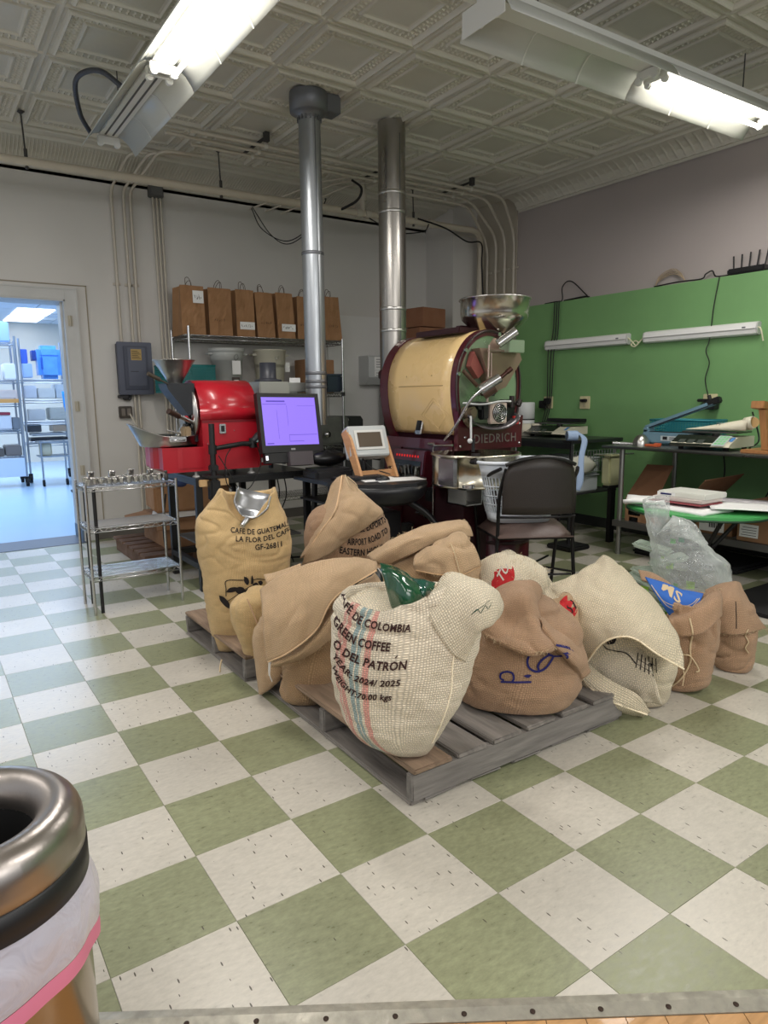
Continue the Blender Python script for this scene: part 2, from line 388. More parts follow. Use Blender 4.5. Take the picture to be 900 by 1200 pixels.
# ---- ceiling of pressed tin panels
CZ = 3.4; CX0, CY1, CW, CH = .045-.625*4, 4.47, .625, .64
m_tin = mat('painted_tin', (206, 202, 190), .5, bump=.25, bscale=30, var=.05, vscale=3)
m_tin_orn = mat('painted_tin_ornament', (210, 206, 194), .5, bump=.9, bscale=55)
cl = MB(); cl.box((-4, -6, CZ+.02), (5.2, 5.1, CZ+.1)); ceiling = struct('ceiling', cl, m_tin)
def tin_panel():
    mb = MB(); prof = [(0, .0), (.006, .0), (.014, .010), (.030, .010), (.038, -.006), (.05, -.012), (.058, -.002), (.066, .014), (.135, .014), (.142, .004), (.152, .002), (.160, .012), (.172, .016), (.178, .016)]
    vs = []
    for d, z in prof: vs += [(d, d, z), (CW-d, d, z), (CW-d, CH-d, z), (d, CH-d, z)]
    fs = []; ms = []
    for i in range(len(prof)-1):
        for k in range(4): fs.append((i*4+k, i*4+(k+1) % 4, i*4+4+(k+1) % 4, i*4+4+k))
    mb.add(vs, fs[:28], 0); mb.add(vs, fs[28:], 0); mb.add(vs, [[len(vs)-4+k for k in range(4)]], 0)
    # embossed leaf border: little raised lozenges
    def loz(cx, cy, ax):
        a, b = (.020, .011) if ax else (.011, .020)
        mb.add([(cx-a, cy, .014), (cx, cy-b, .014), (cx+a, cy, .014), (cx, cy+b, .014), (cx, cy, .004)], [(0, 1, 4), (1, 2, 4), (2, 3, 4), (3, 0, 4)], 1)
    def run(x0, x1, n, yf):
        for k in range(n):
            t = x0+(x1-x0)*(k+.5)/n; yf(t)
    for d in (.083, .115):
        run(.07, CW-.07, 13, lambda t: (loz(t, d, 0), loz(t, CH-d, 0)))
        run(.12, CH-.12, 11, lambda t: (loz(d, t, 1), loz(CW-d, t, 1)))
    return mb
me_p = mesh_of('ceiling_panel', tin_panel(), [m_tin, m_tin_orn], fix=False)
for i in range(11):
    for j in range(10):
        o = bpy.data.objects.new('ceiling_panel', me_p); C.objects.link(o); o.location = (CX0+i*CW, CY1-(j+1)*CH, CZ-.004); o.parent = ceiling
# cove along the back wall, fluted
def cove(axis_len0, axis_len1, P, per, mapf, orn):
    """P: profile points (outward distance, z)"""
    mb = MB(); n = len(P)
    for k in range(n-1):
        a, b = P[k], P[k+1]
        mb.add([mapf(axis_len0, *a), mapf(axis_len1, *a), mapf(axis_len1, *b), mapf(axis_len0, *b)], [(0, 1, 2, 3)], 0, True)
    t = axis_len0
    lo, hi = orn
    sub = [(P[lo][0]+(P[hi][0]-P[lo][0])*s, P[lo][1]+(P[hi][1]-P[lo][1])*s-math.sin(s*PI)*-.0) for s in (0, .2, .4, .6, .8, 1)]
    cv = cm([(p[0], p[1], 0) for p in P[lo:hi+1]], 3)
    while t < axis_len1-per:
        vs = []
        for s, v in enumerate(cv):
            wv = per*.36*(1 if s < len(cv)*.6 else 1.1)
            sh = per*.35*math.sin(s/(len(cv)-1)*PI)
            vs += [mapf(t+sh, v.x, v.y-.001), mapf(t+sh+wv/2, v.x, v.y-.016*math.sin(.3+2.5*s/(len(cv)-1))), mapf(t+sh+wv, v.x, v.y-.001)]
        fs = []
        for s in range(len(cv)-1): fs += [(3*s, 3*s+1, 3*s+4, 3*s+3), (3*s+1, 3*s+2, 3*s+5, 3*s+4)]
        mb.add(vs, fs, 0, True); t += per
    return mb
PB = [(.0, 3.40), (.0, 3.375), (.035, 3.37), (.06, 3.385), (.12, 3.385), (.14, 3.365), (.16, 3.362), (.26, 3.352), (.37, 3.325), (.45, 3.285), (.49, 3.245), (.50, 3.235), (.53, 3.235), (.53, 3.21)]
bc = cove(-4, 4.4, PB, .028, lambda t, d, z: (t, 4.47+d, z), (6, 10)); struct('trim_2', bc, m_tin)
PR = [(.0, 3.40), (.0, 3.372), (.03, 3.368), (.045, 3.385), (.075, 3.385), (.095, 3.362), (.12, 3.36), (.2, 3.352), (.27, 3.325), (.305, 3.285), (.312, 3.26), (.335, 3.258), (.335, 3.235)]
rc = cove(-3, 3.84, PR, .078, lambda t, d, z: (4.42+d, t, z), (6, 10)); struct('trim_3', rc, m_tin)

# ---- walls
m_wall = mat('grey_white_wall_paint', (204, 201, 196), .45, var=.035, vscale=1.3, bump=.12, bscale=18)
m_wall_lo = mat('white_wall_paint', (214, 213, 210), .5, var=.03, vscale=2, bump=.1, bscale=20)
m_cream = mat('cream_woodwork_paint', (206, 201, 188), .5, var=.05, vscale=3, bump=.1, bscale=30)
m_right = mat('mauve_grey_wall_paint', (172, 163, 160), .6, var=.03, vscale=1.5, bump=.1, bscale=40)
m_beige = mat('beige_corner_paint', (184, 176, 160), .6, var=.05, vscale=3)
m_green = mat('green_wall_paint', (116, 160, 104), .45, var=.06, vscale=2.5, bump=.12, bscale=60)
DXL, DXR, DZ = -.85, .363, 2.175
wb = MB()
wb.box((-4, 5, 0), (DXL, 5.3, 3.5)); wb.box((DXL, 5, DZ), (DXR, 5.3, 3.5)); wb.box((DXR, 5, 0), (4.42, 5.3, 3.5))
wall_back = struct('wall_back', wb, m_wall)
q = MB(); q.box((3.02, 4.985, .0), (4.39, 5.0, 2.2)); struct('wall_back_lower_board', q, m_wall_lo, wall_back)
wr = MB(); wr.box((4.4, 4.5, 0), (4.8, 5.3, 3.42)); struct('wall_back_return', wr, m_wall, wall_back)
q = MB(); q.box((4.42, 4.493, 3.1), (4.76, 4.5, 3.11)); q.box((4.42, 4.493, 3.19), (4.76, 4.5, 3.2)); struct('trim_4', q, m_cream)
wr = MB(); wr.box((4.77, -6, 0), (5.0, 3.86, 3.5)); wall_right = struct('wall_right', wr, m_right)
q = MB(); q.box((4.76, 3.86, 0), (5.0, 4.6, 3.5)); struct('wall_right_end', q, m_beige, wall_right)
q = MB(); q.box((4.70, -6, 0), (4.77, 3.78, 2.235)); struct('wall_right_lower', q, m_green, wall_right)
q = MB(); q.box((4.695, -6, 0), (4.701, 3.78, .1)); struct('baseboard_right', q, mat('dark_baseboard', (44, 48, 44), .6))
q = MB(); q.box((.47, 4.985, 0), (4.4, 5.0, .1)); struct('baseboard_back', q, mat('grey_baseboard', (96, 92, 86), .6))
# panelled area right of the door (thin applied lines in a darker tone for the grooves)
q = MB()
q.box((.545, 4.99, .02), (.553, 5.0, 2.31)); q.box((-1.2, 4.99, 2.302), (.553, 5.0, 2.31)); struct('trim_5', q, mat('groove_line', (150, 140, 120), .7))
# door frame
dr = MB()
dr.box((DXR, 4.97, 0), (DXR+.10, 5.0, DZ+.10)); dr.box((DXL-.1, 4.972, DZ), (DXR-.0005, 5.0, DZ+.098)); dr.box((DXL-.1, 4.97, 0), (DXL, 5.0, DZ))
dr.box((DXR-.012, 4.98, .13), (DXR, 5.32, DZ)); dr.box((DXL, 4.98, 0), (DXL+.012, 5.32, DZ)); dr.box((DXL, 4.98, DZ-.012), (DXR, 5.32, DZ))
dr.box((DXR-.03, 5.06, .13), (DXR-.012, 5.1, DZ-.012)); dr.box((DXR+.086, 4.962, 0), (DXR+.10, 4.97, DZ+.1)); dr.box((DXL, 4.964, DZ+.086), (DXR+.085, 4.972, DZ+.098))
door = struct('door_1', dr, mat('pale_grey_door_frame', (196, 196, 194), .5, var=.04))
q = MB(); q.box((DXR-.016, 4.976, 0), (DXR+.104, 5.32, .13)); struct('door_frame_plinth', q, mat('blue_grey_plinth', (96, 116, 138), .6), door)
for z in (.62, 1.2, 1.95):
    q = MB(); q.cyl((DXR+.03, 4.958, z), (DXR+.03, 4.958, z+.09), .008, 8); q.box((DXR+.01, 4.964, z), (DXR+.05, 4.971, z+.09)); obj('hinge', q, mat('painted_hinge', (182, 174, 156), .5), door)
q = MB(); q.box((DXL, 4.9, -.004), (DXR, 5.34, .004)); struct('trim_6', q, mat('dark_blue_threshold', (62, 68, 84), .55))

# ---- the next room seen through the door
m_epoxy = mat('pale_blue_epoxy_floor', (168, 196, 222), .22, var=.05, vscale=1)
q = MB(); q.box((-4, 5.34, -.05), (6, 15, 0)); struct('floor', q, m_epoxy)
q = MB(); q.box((-4, 14.6, 0), (6, 14.8, 3.1)); struct('wall_far', q, mat('far_cream_wall', (214, 208, 196), .7))
q = MB(); q.box((-4, 5.3, 0), (-3.9, 14.6, 3.1)); struct('wall_left', q, mat('far_cream_wall', (214, 208, 196), .7))
q = MB(); q.box((5.9, 5.3, 0), (6, 14.6, 3.1)); struct('wall_right', q, mat('far_cream_wall', (214, 208, 196), .7))
q = MB(); q.box((-4, 5.3, 2.92), (6, 14.8, 3.0)); far_ceiling = struct('ceiling', q, mat('ceiling_grid_white', (236, 238, 240), .6))
m_ct = mat('ceiling_tile_white', (212, 216, 222), .8, bump=.2, bscale=80); me_ct = None
lamps = {(1, 8), (1, 6), (3, 8), (-1, 8)}
for i in range(-3, 6):
    for j in range(0, 15):
        x, y = -.1+i*.62, 5.4+j*.62
        if (i, j) in {(2, 11), (2, 13), (-1, 7), (-1, 10)}: continue
        if me_ct is None:
            q = MB(); q.box((0, 0, 2.9), (.6, .6, 2.915)); me_ct = mesh_of('ceiling_tile', q, m_ct)
        o = bpy.data.objects.new('ceiling_tile', me_ct); C.objects.link(o); o.location = (x, y, 0); o.parent = far_ceiling
m_lp = mat('lit_ceiling_panel', (255, 255, 255), .5, emis=(235, 243, 255), estr=3.0)
for (i, j), lb in {(2, 11): 'lit ceiling panel seen through the doorway, the nearer of the two', (2, 13): 'lit ceiling panel seen through the doorway, the farther of the two'}.items():
    x, y = -.1+i*.62, 5.4+j*.62
    q = MB(); q.box((x-.28, y-.2, 2.885), (x+.32, y+.85, 2.898)); single('ceiling_light', q, m_lp, lb, 'ceiling light', 'lit panels in the next room')

# ---- conduit and pipes on the back wall
m_pipe = mat('painted_conduit', (196, 188, 174), .5, var=.05, vscale=6)
def arc_pts(p, r=.08, n=5):
    """polyline with rounded corners"""
    P = [Vector(a) for a in p]; out = [P[0]]
    for i in range(1, len(P)-1):
        a = (P[i-1]-P[i]); b = (P[i+1]-P[i]); ra = min(r, a.length/2, b.length/2)
        s, e = P[i]+a.normalized()*ra, P[i]+b.normalized()*ra
        for k in range(n+1):
            t = k/n; out.append(s*(1-t)**2+P[i]*2*t*(1-t)+e*t*t)
    out.append(P[-1]); return out
for k, (x, zz, lb) in enumerate(((.82, 1.83, 'painted conduit running down to the breaker panel, leftmost of three'), (.925, 1.83, 'painted conduit running down to the breaker panel, middle one of three'), (.985, 1.83, 'painted conduit running down to the breaker panel, rightmost of three'))):
    yk = 4.34-.08*k
    q = MB(); q.tube(arc_pts([(x, 4.965, zz), (x, 4.965, 3.16), (x+.02, yk, 3.30), (x+.3, yk, 3.32)] if k == 0 else [(x, 4.965, zz), (x, 4.965, 3.16), (x+.05, yk, 3.30), (x+.4, yk, 3.32)], .1), .013, 8)
    r = obj('conduit', q, m_pipe); tag(r, lb, 'conduit', 'conduits above the breaker panel')
    c = MB(); c.cyl((x, 4.965, 2.33), (x, 4.965, 2.36), .018, 8); c.box((x-.035, 4.985, 2.335), (x+.035, 5, 2.355)); obj('pipe_clamp', c, m_pipe, r)
q = MB()
for x in (1.19, 1.225, 1.26): q.tube([(x, 4.97, 3.16), (x+.01, 4.97, 1.4), (x+.005, 4.97, .3)], .011, 8)
r = tag(obj('conduit', q, m_pipe), 'bundle of slim painted conduits dropping from the grey junction box behind the red roaster', 'conduit')
q = MB(); q.bbox((1.215, 4.96, 3.2), (.13, .07, .12), 0, .006); q.bbox((1.215, 4.922, 3.2), (.11, .01, .10), 0, .003); q.cyl((1.17, 4.915, 3.24), (1.17, 4.925, 3.24), .006, 8); q.cyl((1.26, 4.915, 3.16), (1.26, 4.925, 3.16), .006, 8)
single('junction_box', q, mat('junction_box_grey', (98, 98, 98), .6, .3), 'small grey junction box high on the back wall', 'junction box')
# four conduits hung below the ceiling, bending down the end of the right wall
for k in range(4):
    y = 3.64+.135*k; zz = 3.30; yy = 3.86+.14*k; x0 = (1.1, .95, 1.2, 1.3)[k]
    pts = [(x0, y, zz), (4.1-.14*k, y, zz), (4.35-.10*k, y+.02, zz), (4.72, yy, 3.02+.01*k), (4.72, yy, 2.12)]
    if k == 3: pts = [(3.2, y, zz-.02), (4.0, y, zz-.02), (4.25, y+.02, zz-.02), (4.72, yy, 2.98), (4.72, yy, 2.12)]
    q = MB(); q.tube(arc_pts(pts, .16), .0145, 8)
    r = obj('conduit', q, m_pipe); tag(r, ('painted conduit hung under the ceiling and bending down the corner wall, nearest the camera', 'painted conduit hung under the ceiling, second from the camera', 'painted conduit hung under the ceiling, third from the camera', 'short painted conduit under the ceiling by the corner, farthest from the camera')[k], 'conduit', 'conduits under the ceiling')
    c = MB(); c.cyl((4.72, yy, 2.66), (4.72, yy, 2.69), .019, 8); c.box((4.745, yy-.04, 2.665), (4.76, yy+.04, 2.685)); obj('pipe_clamp', c, m_pipe, r)
    for x in ((1.72, 2.95, 3.9) if k < 3 else (3.9,)):
        c = MB(); c.cyl((x-.013, y, zz), (x+.013, y, zz), .022, 10); c.box((x-.006, y-.004, zz), (x+.006, y+.004, zz+.05)); obj('pipe_clamp', c, mat('clamp_white', (210, 206, 196), .5), r)
for x, lb in ((1.72, 'dark bracket holding the conduits to the ceiling, left of the slim vent duct'), (2.95, 'dark bracket holding the conduits to the ceiling, between the two ducts'), (3.9, 'dark bracket holding the conduits to the ceiling, near the corner')):
    q = MB(); q.box((x-.012, 3.64, 3.36), (x+.012, 4.1, 3.372)); q.box((x-.02, 3.60, 3.33), (x+.02, 3.64, 3.40))
    tag(obj('pipe_hanger', q, mat('hanger_dark', (60, 58, 56), .7)), lb, 'hanger')
# the big sprinkler pipe
BP = [(-1.6, 4.2, 3.035), (4.5, 4.2, 3.09), (4.66, 4.32, 2.98), (4.66, 4.36, 2.0)]
q = MB(); q.tube(arc_pts(BP, .09), .033, 12)
big = tag(obj('water_pipe', q, mat('painted_big_pipe', (200, 190, 172), .5, var=.06)), 'thick painted pipe running along under the cove of the back wall', 'pipe')
for x in (2.95, 3.05, 3.85): 
    q = MB(); q.cyl((x-.03, 4.2, 3.035+.009*(x+1.6)), (x+.03, 4.2, 3.035+.009*(x+1.6)), .043, 12); obj('pipe_coupling', q, m_pipe, big)
q = MB(); q.tube([(3.0, 4.2, 3.08), (3.0, 4.2, 3.24)], .028, 10); q.cyl((3.0, 4.2, 3.19), (3.0, 4.2, 3.25), .04, 12); q.tube([(3.0, 4.2, 3.24), (3.0, 4.2, 3.40)], .03, 10); obj('pipe_riser', q, m_pipe, big)
for x, yt in ((.04, 4.2), (1.55, 4.2), (3.62, 4.2)):
    z0 = 3.035+.009*(x+1.6)
    q = MB(); q.cyl((x-.01, yt, 3.4), (x, 4.2, z0+.02), .006, 6); q.cyl((x, 4.2, z0-.05), (x, 4.2, z0+.09), .013, 6); q.lathe([(.03, 3.395), (.012, 3.38)], (x-.01, yt, 0), 10); obj('pipe_rod', q, mat('hanger_dark', (60, 58, 56), .7), big, label='dark threaded hanger rod')
# loose black cables up there
m_cable = mat('black_cable', (16, 16, 17), .6)
def cable(pts, r, label, n=8, mt=None, name='cable', cat='cable', group=None):
    q = MB(); q.tube(cm(pts, n), r, 6); return tag(obj(name, q, mt or m_cable), label, cat, group)
cable([(2.12, 4.86, 3.15), (2.2, 4.8, 2.95), (2.36, 4.6, 2.82), (2.5, 4.4, 2.92), (2.55, 4.22, 3.13)], .005, 'black cable hanging in a loop below the pipe left of the thin duct')
cable([(2.13, 4.86, 3.16), (2.25, 4.7, 2.88), (2.4, 4.6, 2.80), (2.56, 4.4, 2.95), (2.58, 4.2, 3.13), (2.52, 4.1, 3.12)], .005, 'second black cable hanging in a loop below the pipe')
q = MB()
for k in range(3): q.tube([(2.12+.17*k, 4.9, 3.15), (2.6+.14*k, 4.3, 3.33), (2.9+.12*k, 3.95, 3.36)], .009, 6)
tag(obj('conduit', q, m_pipe), 'slim painted tubes slanting up from the back wall to the ceiling', 'conduit')
cable([(2.82, 4.1, 3.33), (2.86, 4.0, 3.24), (2.84, 4.05, 3.14), (2.72, 4.2, 3.06)], .012, 'bundle of dark cables beside the thin duct below the ceiling')
cable([(3.05, 4.16, 3.03), (3.35, 4.15, 2.93), (3.7, 4.15, 2.98), (3.78, 4.15, 3.06)], .006, 'black cable sagging under the thick pipe left of the wide duct')
cable([(3.64, 4.15, 3.10), (4.0, 4.15, 3.05), (4.3, 4.15, 2.95), (4.6, 4.25, 2.98), (4.64, 4.28, 2.75), (4.70, 4.30, 2.2), (4.70, 4.28, 2.05)], .008, 'black cable running along the thick pipe and down the corner')

# ---- two metal flues
m_seam = mat('duct_seam', (116, 118, 122), .5, .8)
def flue(name, label, x, y, z0, r, joints):
    t = thing(name, label, 'duct', (x, y, z0))
    prof = [(r, z0), (r, 3.40)]
    q = MB(); q.lathe(prof, (x, y, 0), 36); obj('duct_pipe', q, galv if r < .09 else mat('steel_flue', (168, 164, 158), .3, 1, var=.15, vscale=10, stretch=(1, 1, .2)), t)
    q = MB(); q.box((x-.003, y-r-.002, z0), (x+.003, y-r+.004, 3.3)); obj('seam', q, m_seam, t)
    for z in joints:
        q = MB(); q.lathe([(r, z-.012), (r+.004, z-.008), (r+.002, z-.002), (r+.004, z+.004), (r, z+.012)], (x, y, 0), 36); obj('joint_ring', q, m_seam if r < .09 else steel, t)
    return t
t = flue('vent_duct', 'slim galvanised vent duct rising behind the red roaster to a grey ceiling cap', 1.67, 2.81, 1.10, .078, (1.42, 1.38, 1.48, 2.33))
q = MB(); q.lathe([(.075, 3.22), (.082, 3.24), (.115, 3.27), (.135, 3.275), (.138, 3.36), (.135, 3.40)], (1.67, 2.81, 0), 28)
for k in range(16):
    a = 2*PI*k/16; q.box((-.006, .080, 3.215), (.006, .087, 3.262), 0, Matrix.Translation((1.67, 2.81, 0)) @ Matrix.Rotation(a, 4, 'Z'))
obj('ceiling_cap', q, galv2, t)
q = MB(); q.bbox((1.80, 2.78, 3.34), (.15, .13, .12), 0, .004); obj('damper_box', q, galv2, t)
flue('vent_duct', 'wide steel flue rising behind the big burgundy roaster to the ceiling', 2.46, 2.93, 1.45, .108, (2.88, 2.74, 2.0, 1.83))

# ---- two fluorescent fixtures
m_fix = mat('white_enamel_fixture', (228, 228, 224), .35); m_tube = mat('lit_tube', (255, 255, 255), .4, emis=(255, 248, 236), estr=15)
m_fixin = mat('grey_reflector_enamel', (204, 206, 200), .3)
def fixture(label, loc, rz, tubes_unlit, wide=.36, group='suspended fluorescent fixtures'):
    """local x = length 2.5, z=0 is the lower rim"""
    t = thing('fluorescent_fixture', label, 'light fixture', loc, rz, group)
    L = 1.24
    for half in (0, 1):
        x0, x1 = (-L, -.004) if half == 0 else (.004, L)
        for s in (-1, 1):
            P = [(s*.055, .115), (s*.095, .105), (s*.135, .07), (s*.165, .03), (s*wide/2, 0)]
            rows = [[(x, y, z) for (y, z) in P] for x in (x0, (x0+x1)/2, x1)]
            q = MB(); q.grid(rows, uv=False); obj('reflector_wing', q, m_fixin, t, world=False, solid=.0025)
            # ribs between reflector sheets
            for xr in (x0+.41, x0+.82):
                q = MB(); q.grid([[(xr-.005, y*.985, z-.003) for (y, z) in P], [(xr+.005, y*.985, z-.003) for (y, z) in P]], uv=False); obj('reflector_rib', q, m_fix, t, world=False)
    q = MB(); q.box((-L, -.058, .10), (L, .058, .16)); obj('channel', q, m_fix, t, world=False)
    for half in (0, 1):
        a, b = (-L, -.02) if half == 0 else (.02, L)
        for xe in (a, b):
            s = 1 if xe == a else -1
            q = MB(); q.bbox((xe+s*.012, 0, .072), (.024, .15, .05), 0, .006)
            for y in (-.055, .055): q.cyl((xe+s*.012, y, .045), (xe+s*.034, y, .045), .02, 14)
            obj('lamp_holder', q, m_fix, t, world=False)
        if half == 1:
            for y in (-.055, .055):
                q = MB(); q.cyl((a+.02, y, .045), (b-.02, y, .045), .0125, 14); obj('lit_tube', q, m_tube, t, world=False, label='glowing fluorescent tube')
        elif tubes_unlit:
            for y in (-.055, .055):
                q = MB(); q.box((a+.04, y*.45-.006, .098), (b-.04, y*.45+.006, .101)); obj('slot_row', q, mat('slot_grey', (96, 96, 94), .6), t, world=False)
    for x in (-.9, .9):
        q = MB(); q.cyl((x, 0, .16), (x, 0, 3.395-loc[2]), .004, 6); obj('hanger_rod', q, mat('hanger_dark', (60, 58, 56), .7), t, world=False)
    return t
# local +x is the lit half
fixture('long white fluorescent fixture on the left, lit tubes at its near end, bare far end', (.465, 2.27, 3.0), -PI/2, True)
fx2 = fixture('long white fluorescent fixture on the right, its right half lit', (2.78, .83, 3.0), -.02, False)
q = MB(); q.bbox((-1.25, .0, .06), (.006, .30, .12), 0, .002); obj('end_plate', q, m_fix, fx2, world=False)
q = MB(); q.tube(cm([(.36, 3.55, 3.12), (.28, 3.45, 3.2), (.22, 3.2, 3.30), (.3, 2.95, 3.28), (.42, 2.85, 3.17)], 8), .016, 8)
tag(obj('flexible_conduit', q, mat('armoured_conduit', (84, 86, 92), .45, .7, bump=1, bscale=140)), 'grey flexible conduit looping above the left light fixture', 'conduit')
# ================================================================== LEFT SIDE
# breaker panel
m_pan = mat('slate_grey_panel', (82, 86, 100), .45, .3)
m_pan2 = mat('slate_grey_panel_trim', (66, 70, 84), .45, .3)
t = thing('breaker_panel', 'dark slate grey breaker panel on the back wall right of the doorway', 'electrical panel', (.91, 4.95, 1.352))
q = MB(); q.bbox((.91, 4.95, 1.585), (.29, .1, .46), 0, .006); obj('body', q, m_pan2, t)
q = MB(); q.bbox((.91, 4.895, 1.585), (.315, .012, .48), 0, .005); obj('cover', q, m_pan, t)
q = MB(); q.bbox((.915, 4.885, 1.59), (.22, .012, .40), 0, .012); obj('trim_ring', q, m_pan2, t)
q = MB(); q.bbox((.92, 4.876, 1.60), (.165, .010, .35), 0, .006); obj('door', q, m_pan, t)
q = MB(); q.box((.87, 4.869, 1.66), (.965, 4.871, 1.76)); pl = obj('notice', q, mat('amber_label', (176, 148, 92), .6), t, label='amber instruction label')
q = MB()
for k in range(6): q.box((.878, 4.8675, 1.675+k*.013), (.957-.012*(k % 3), 4.869, 1.679+k*.013))
obj('notice_print', q, ink, pl)
q = MB(); q.box((.86, 4.868, 1.555), (.93, 4.871, 1.56)); obj('handle', q, black, t)
q = MB(); q.tube(arc_pts([(.80, 4.96, 1.352), (.80, 4.96, 1.31), (.86, 4.96, 1.30), (.86, 4.96, 1.352)], .02), .014, 8); q.bbox((.795, 4.955, 1.33), (.09, .05, .03), 0, .005)
single('conduit_fitting', q, mat('fitting_dark', (60, 60, 62), .5, .5), 'short dark conduit elbow under the breaker panel', 'conduit')
t = thing('wall_outlet', 'dark double outlet box below the breaker panel', 'outlet', (.812, 4.98, 1.13))
q = MB(); q.bbox((.812, 4.975, 1.185), (.115, .05, .11), 0, .005); obj('box', q, mat('outlet_box_brown', (74, 68, 62), .5, .3), t)
for x in (.787, .838):
    q = MB(); q.bbox((x, 4.947, 1.185), (.034, .01, .07), 0, .004); obj('socket', q, mat('socket_grey', (120, 112, 104), .5), t)
cable([(.84, 4.93, 1.17), (.90, 4.90, 1.0), (.97, 4.93, .6), (1.0, 4.95, .25)], .008, 'beige cable dropping from the outlet box below the breaker panel', mt=m_pipe)
q = MB(); q.tube([(.905, 4.97, 1.35), (.91, 4.97, .15)], .012, 8); q.tube([(.945, 4.97, 1.35), (.95, 4.97, .15)], .012, 8)
tag(obj('conduit', q, m_pipe), 'pair of painted conduits running from the breaker panel to the floor', 'conduit')

# ---------------------------------------------------------------- wire racks
def wire_shelf(mb, x0, x1, y0, y1, z, dx=.022, dz=.03, r=.0018, rim=.003, zig=True, cross='y'):
    """chrome wire shelf: two rim wires with zigzag, close cross wires"""
    for zz in (z, z-dz):
        mb.tube([(x0, y0, zz), (x1, y0, zz), (x1, y1, zz), (x0, y1, zz)], rim, 5, closed=True)
    if zig:
        for (a, b) in (((x0, y0), (x1, y0)), ((x1, y0), (x1, y1)), ((x1, y1), (x0, y1)), ((x0, y1), (x0, y0))):
            L = math.hypot(b[0]-a[0], b[1]-a[1]); n = max(2, int(L/.028)); pts = []
            for k in range(n+1): pts.append((a[0]+(b[0]-a[0])*k/n, a[1]+(b[1]-a[1])*k/n, z-(dz if k % 2 else 0)))
            mb.tube(pts, r, 4)
    n = int((x1-x0)/dx)
    for k in range(1, n): mb.tube([(x0+(x1-x0)*k/n, y0, z+.001), (x0+(x1-x0)*k/n, y1, z+.001)], r, 4)
    for k in (.33, .66): mb.tube([(x0, y0+(y1-y0)*k, z-.003), (x1, y0+(y1-y0)*k, z-.003)], r*1.3, 4)
def post(mb, x, y, z0, z1, r=.0125):
    mb.cyl((x, y, z0), (x, y, z1), r, 12)
t = thing('wire_rack', 'small three-tier chrome wire rack standing by the doorway', 'rack', (.225, 2.7, 0))
X0, X1, Y0, Y1 = -.048, .492, 2.545, 2.845
for x in (X0, X1):
    for y in (Y0, Y1):
        q = MB(); post(q, x, y, .0, .80, .0085); q.cyl((x, y, .8), (x, y, .806), .0095, 10); obj('post', q, chrome, t)
for z, nm in ((.785, 'top'), (.535, 'middle'), (.235, 'bottom')):
    q = MB(); wire_shelf(q, X0, X1, Y0, Y1, z, .0125, .024, .0024, .0038); o = obj('shelf', q, chrome, t)
for x, y in ((X0+.05, Y0+.03), (X0+.045, Y1-.02)):
    q = MB(); q.cyl((x, y, .0), (x, y, .77), .011, 8); obj('black_pole', q, black, t)
q = MB(); q.box((X0+.02, Y0+.02, .54), (X1-.02, Y1-.02, .543)); obj('shelf_liner', q, mat('clear_liner', (150, 148, 146), .25, spec=.6), t)
# stainless sample cups on top
m_cup = mat('polished_cup', (205, 203, 200), .16, 1)
def cup(mb, x, y, z, r=.021, h=.034, tilt=0):
    R = Matrix.Rotation(tilt, 4, 'X') @ Matrix.Rotation(tilt*.6, 4, 'Y')
    mb.lathe([(0, 0), (r*.7, 0), (r*.85, h*.3), (r, h), (r*1.05, h+.001), (r*.93, h-.002), (r*.78, h*.35), (0, .004)], (x, y, z), 14, 0, R)
rc_ = random.Random(4); n_c = 0
for cl_i, cx in enumerate((.03, .15, .27, .39)):
    for k in range(8):
        x = cx+(k % 3-1)*.036+rc_.uniform(-.006, .006); y = 2.70+(k//3-1)*.045+rc_.uniform(-.01, .01)
        q = MB(); cup(q, x, y, .789+(.03 if k == 7 else 0), .019+.003*rc_.random(), .03+.012*rc_.random(), rc_.uniform(-.1, .1))
        single('measuring_cup', q, m_cup, ('small metal cup in the %s cluster on the small wire rack, %s row, %s' % (('leftmost', 'second', 'third', 'rightmost')[cl_i], ('front', 'middle', 'back')[k//3], ('left', 'centre', 'right')[k % 3])), 'cup', 'metal cups in the %s cluster on the small rack' % ('leftmost', 'second', 'third', 'rightmost')[cl_i])
q = MB(); q.lathe([(0, 0), (.013, 0), (.013, .035), (.007, .042), (.007, .05), (.011, .052), (.011, .062), (0, .064)], (.455, 2.62, .789), 12)
single('small_bottle', q, mat('dark_bottle', (60, 58, 56), .3), 'small bottle with a dark cap at the right end of the small rack top', 'bottle')

# boxes and bags on a brown pallet behind the rack
m_oldwood = mat('old_brown_pallet_wood', (112, 84, 66), .85, var=.25, vscale=9, bump=.4, bscale=40)
t = thing('wooden_pallet', 'low brown wooden pallet under cartons behind the small wire rack', 'pallet', (.85, 3.95, 0))
for k in range(6):
    q = MB(); q.box((.50, 3.45+k*.17, .10), (1.3, 3.45+k*.17+.13, .122)); obj('deck_board', q, m_oldwood, t)
for x in (.52, .88, 1.22):
    q = MB(); q.box((x, 3.45, 0), (x+.07, 4.43, .10)); obj('stringer', q, m_oldwood, t)
t = thing('cardboard_box', 'large open brown carton lying on the low pallet behind the small rack', 'box', (1.0, 3.9, .123))
q = MB(); q.box((.72, 3.62, .123), (1.26, 4.25, .36)); obj('body', q, card, t)
q = MB(); q.box((.60, 3.60, .345), (1.2, 3.9, .352), 0, Matrix.Translation((0, -.9, -.85)) @ Matrix.Rotation(.25, 4, 'X')); q = MB(); q.add([(.62, 3.50, .30), (1.22, 3.50, .26), (1.24, 3.72, .37), (.68, 3.72, .37)], [(0, 1, 2, 3)]); obj('flap', q, card, t, solid=.005)
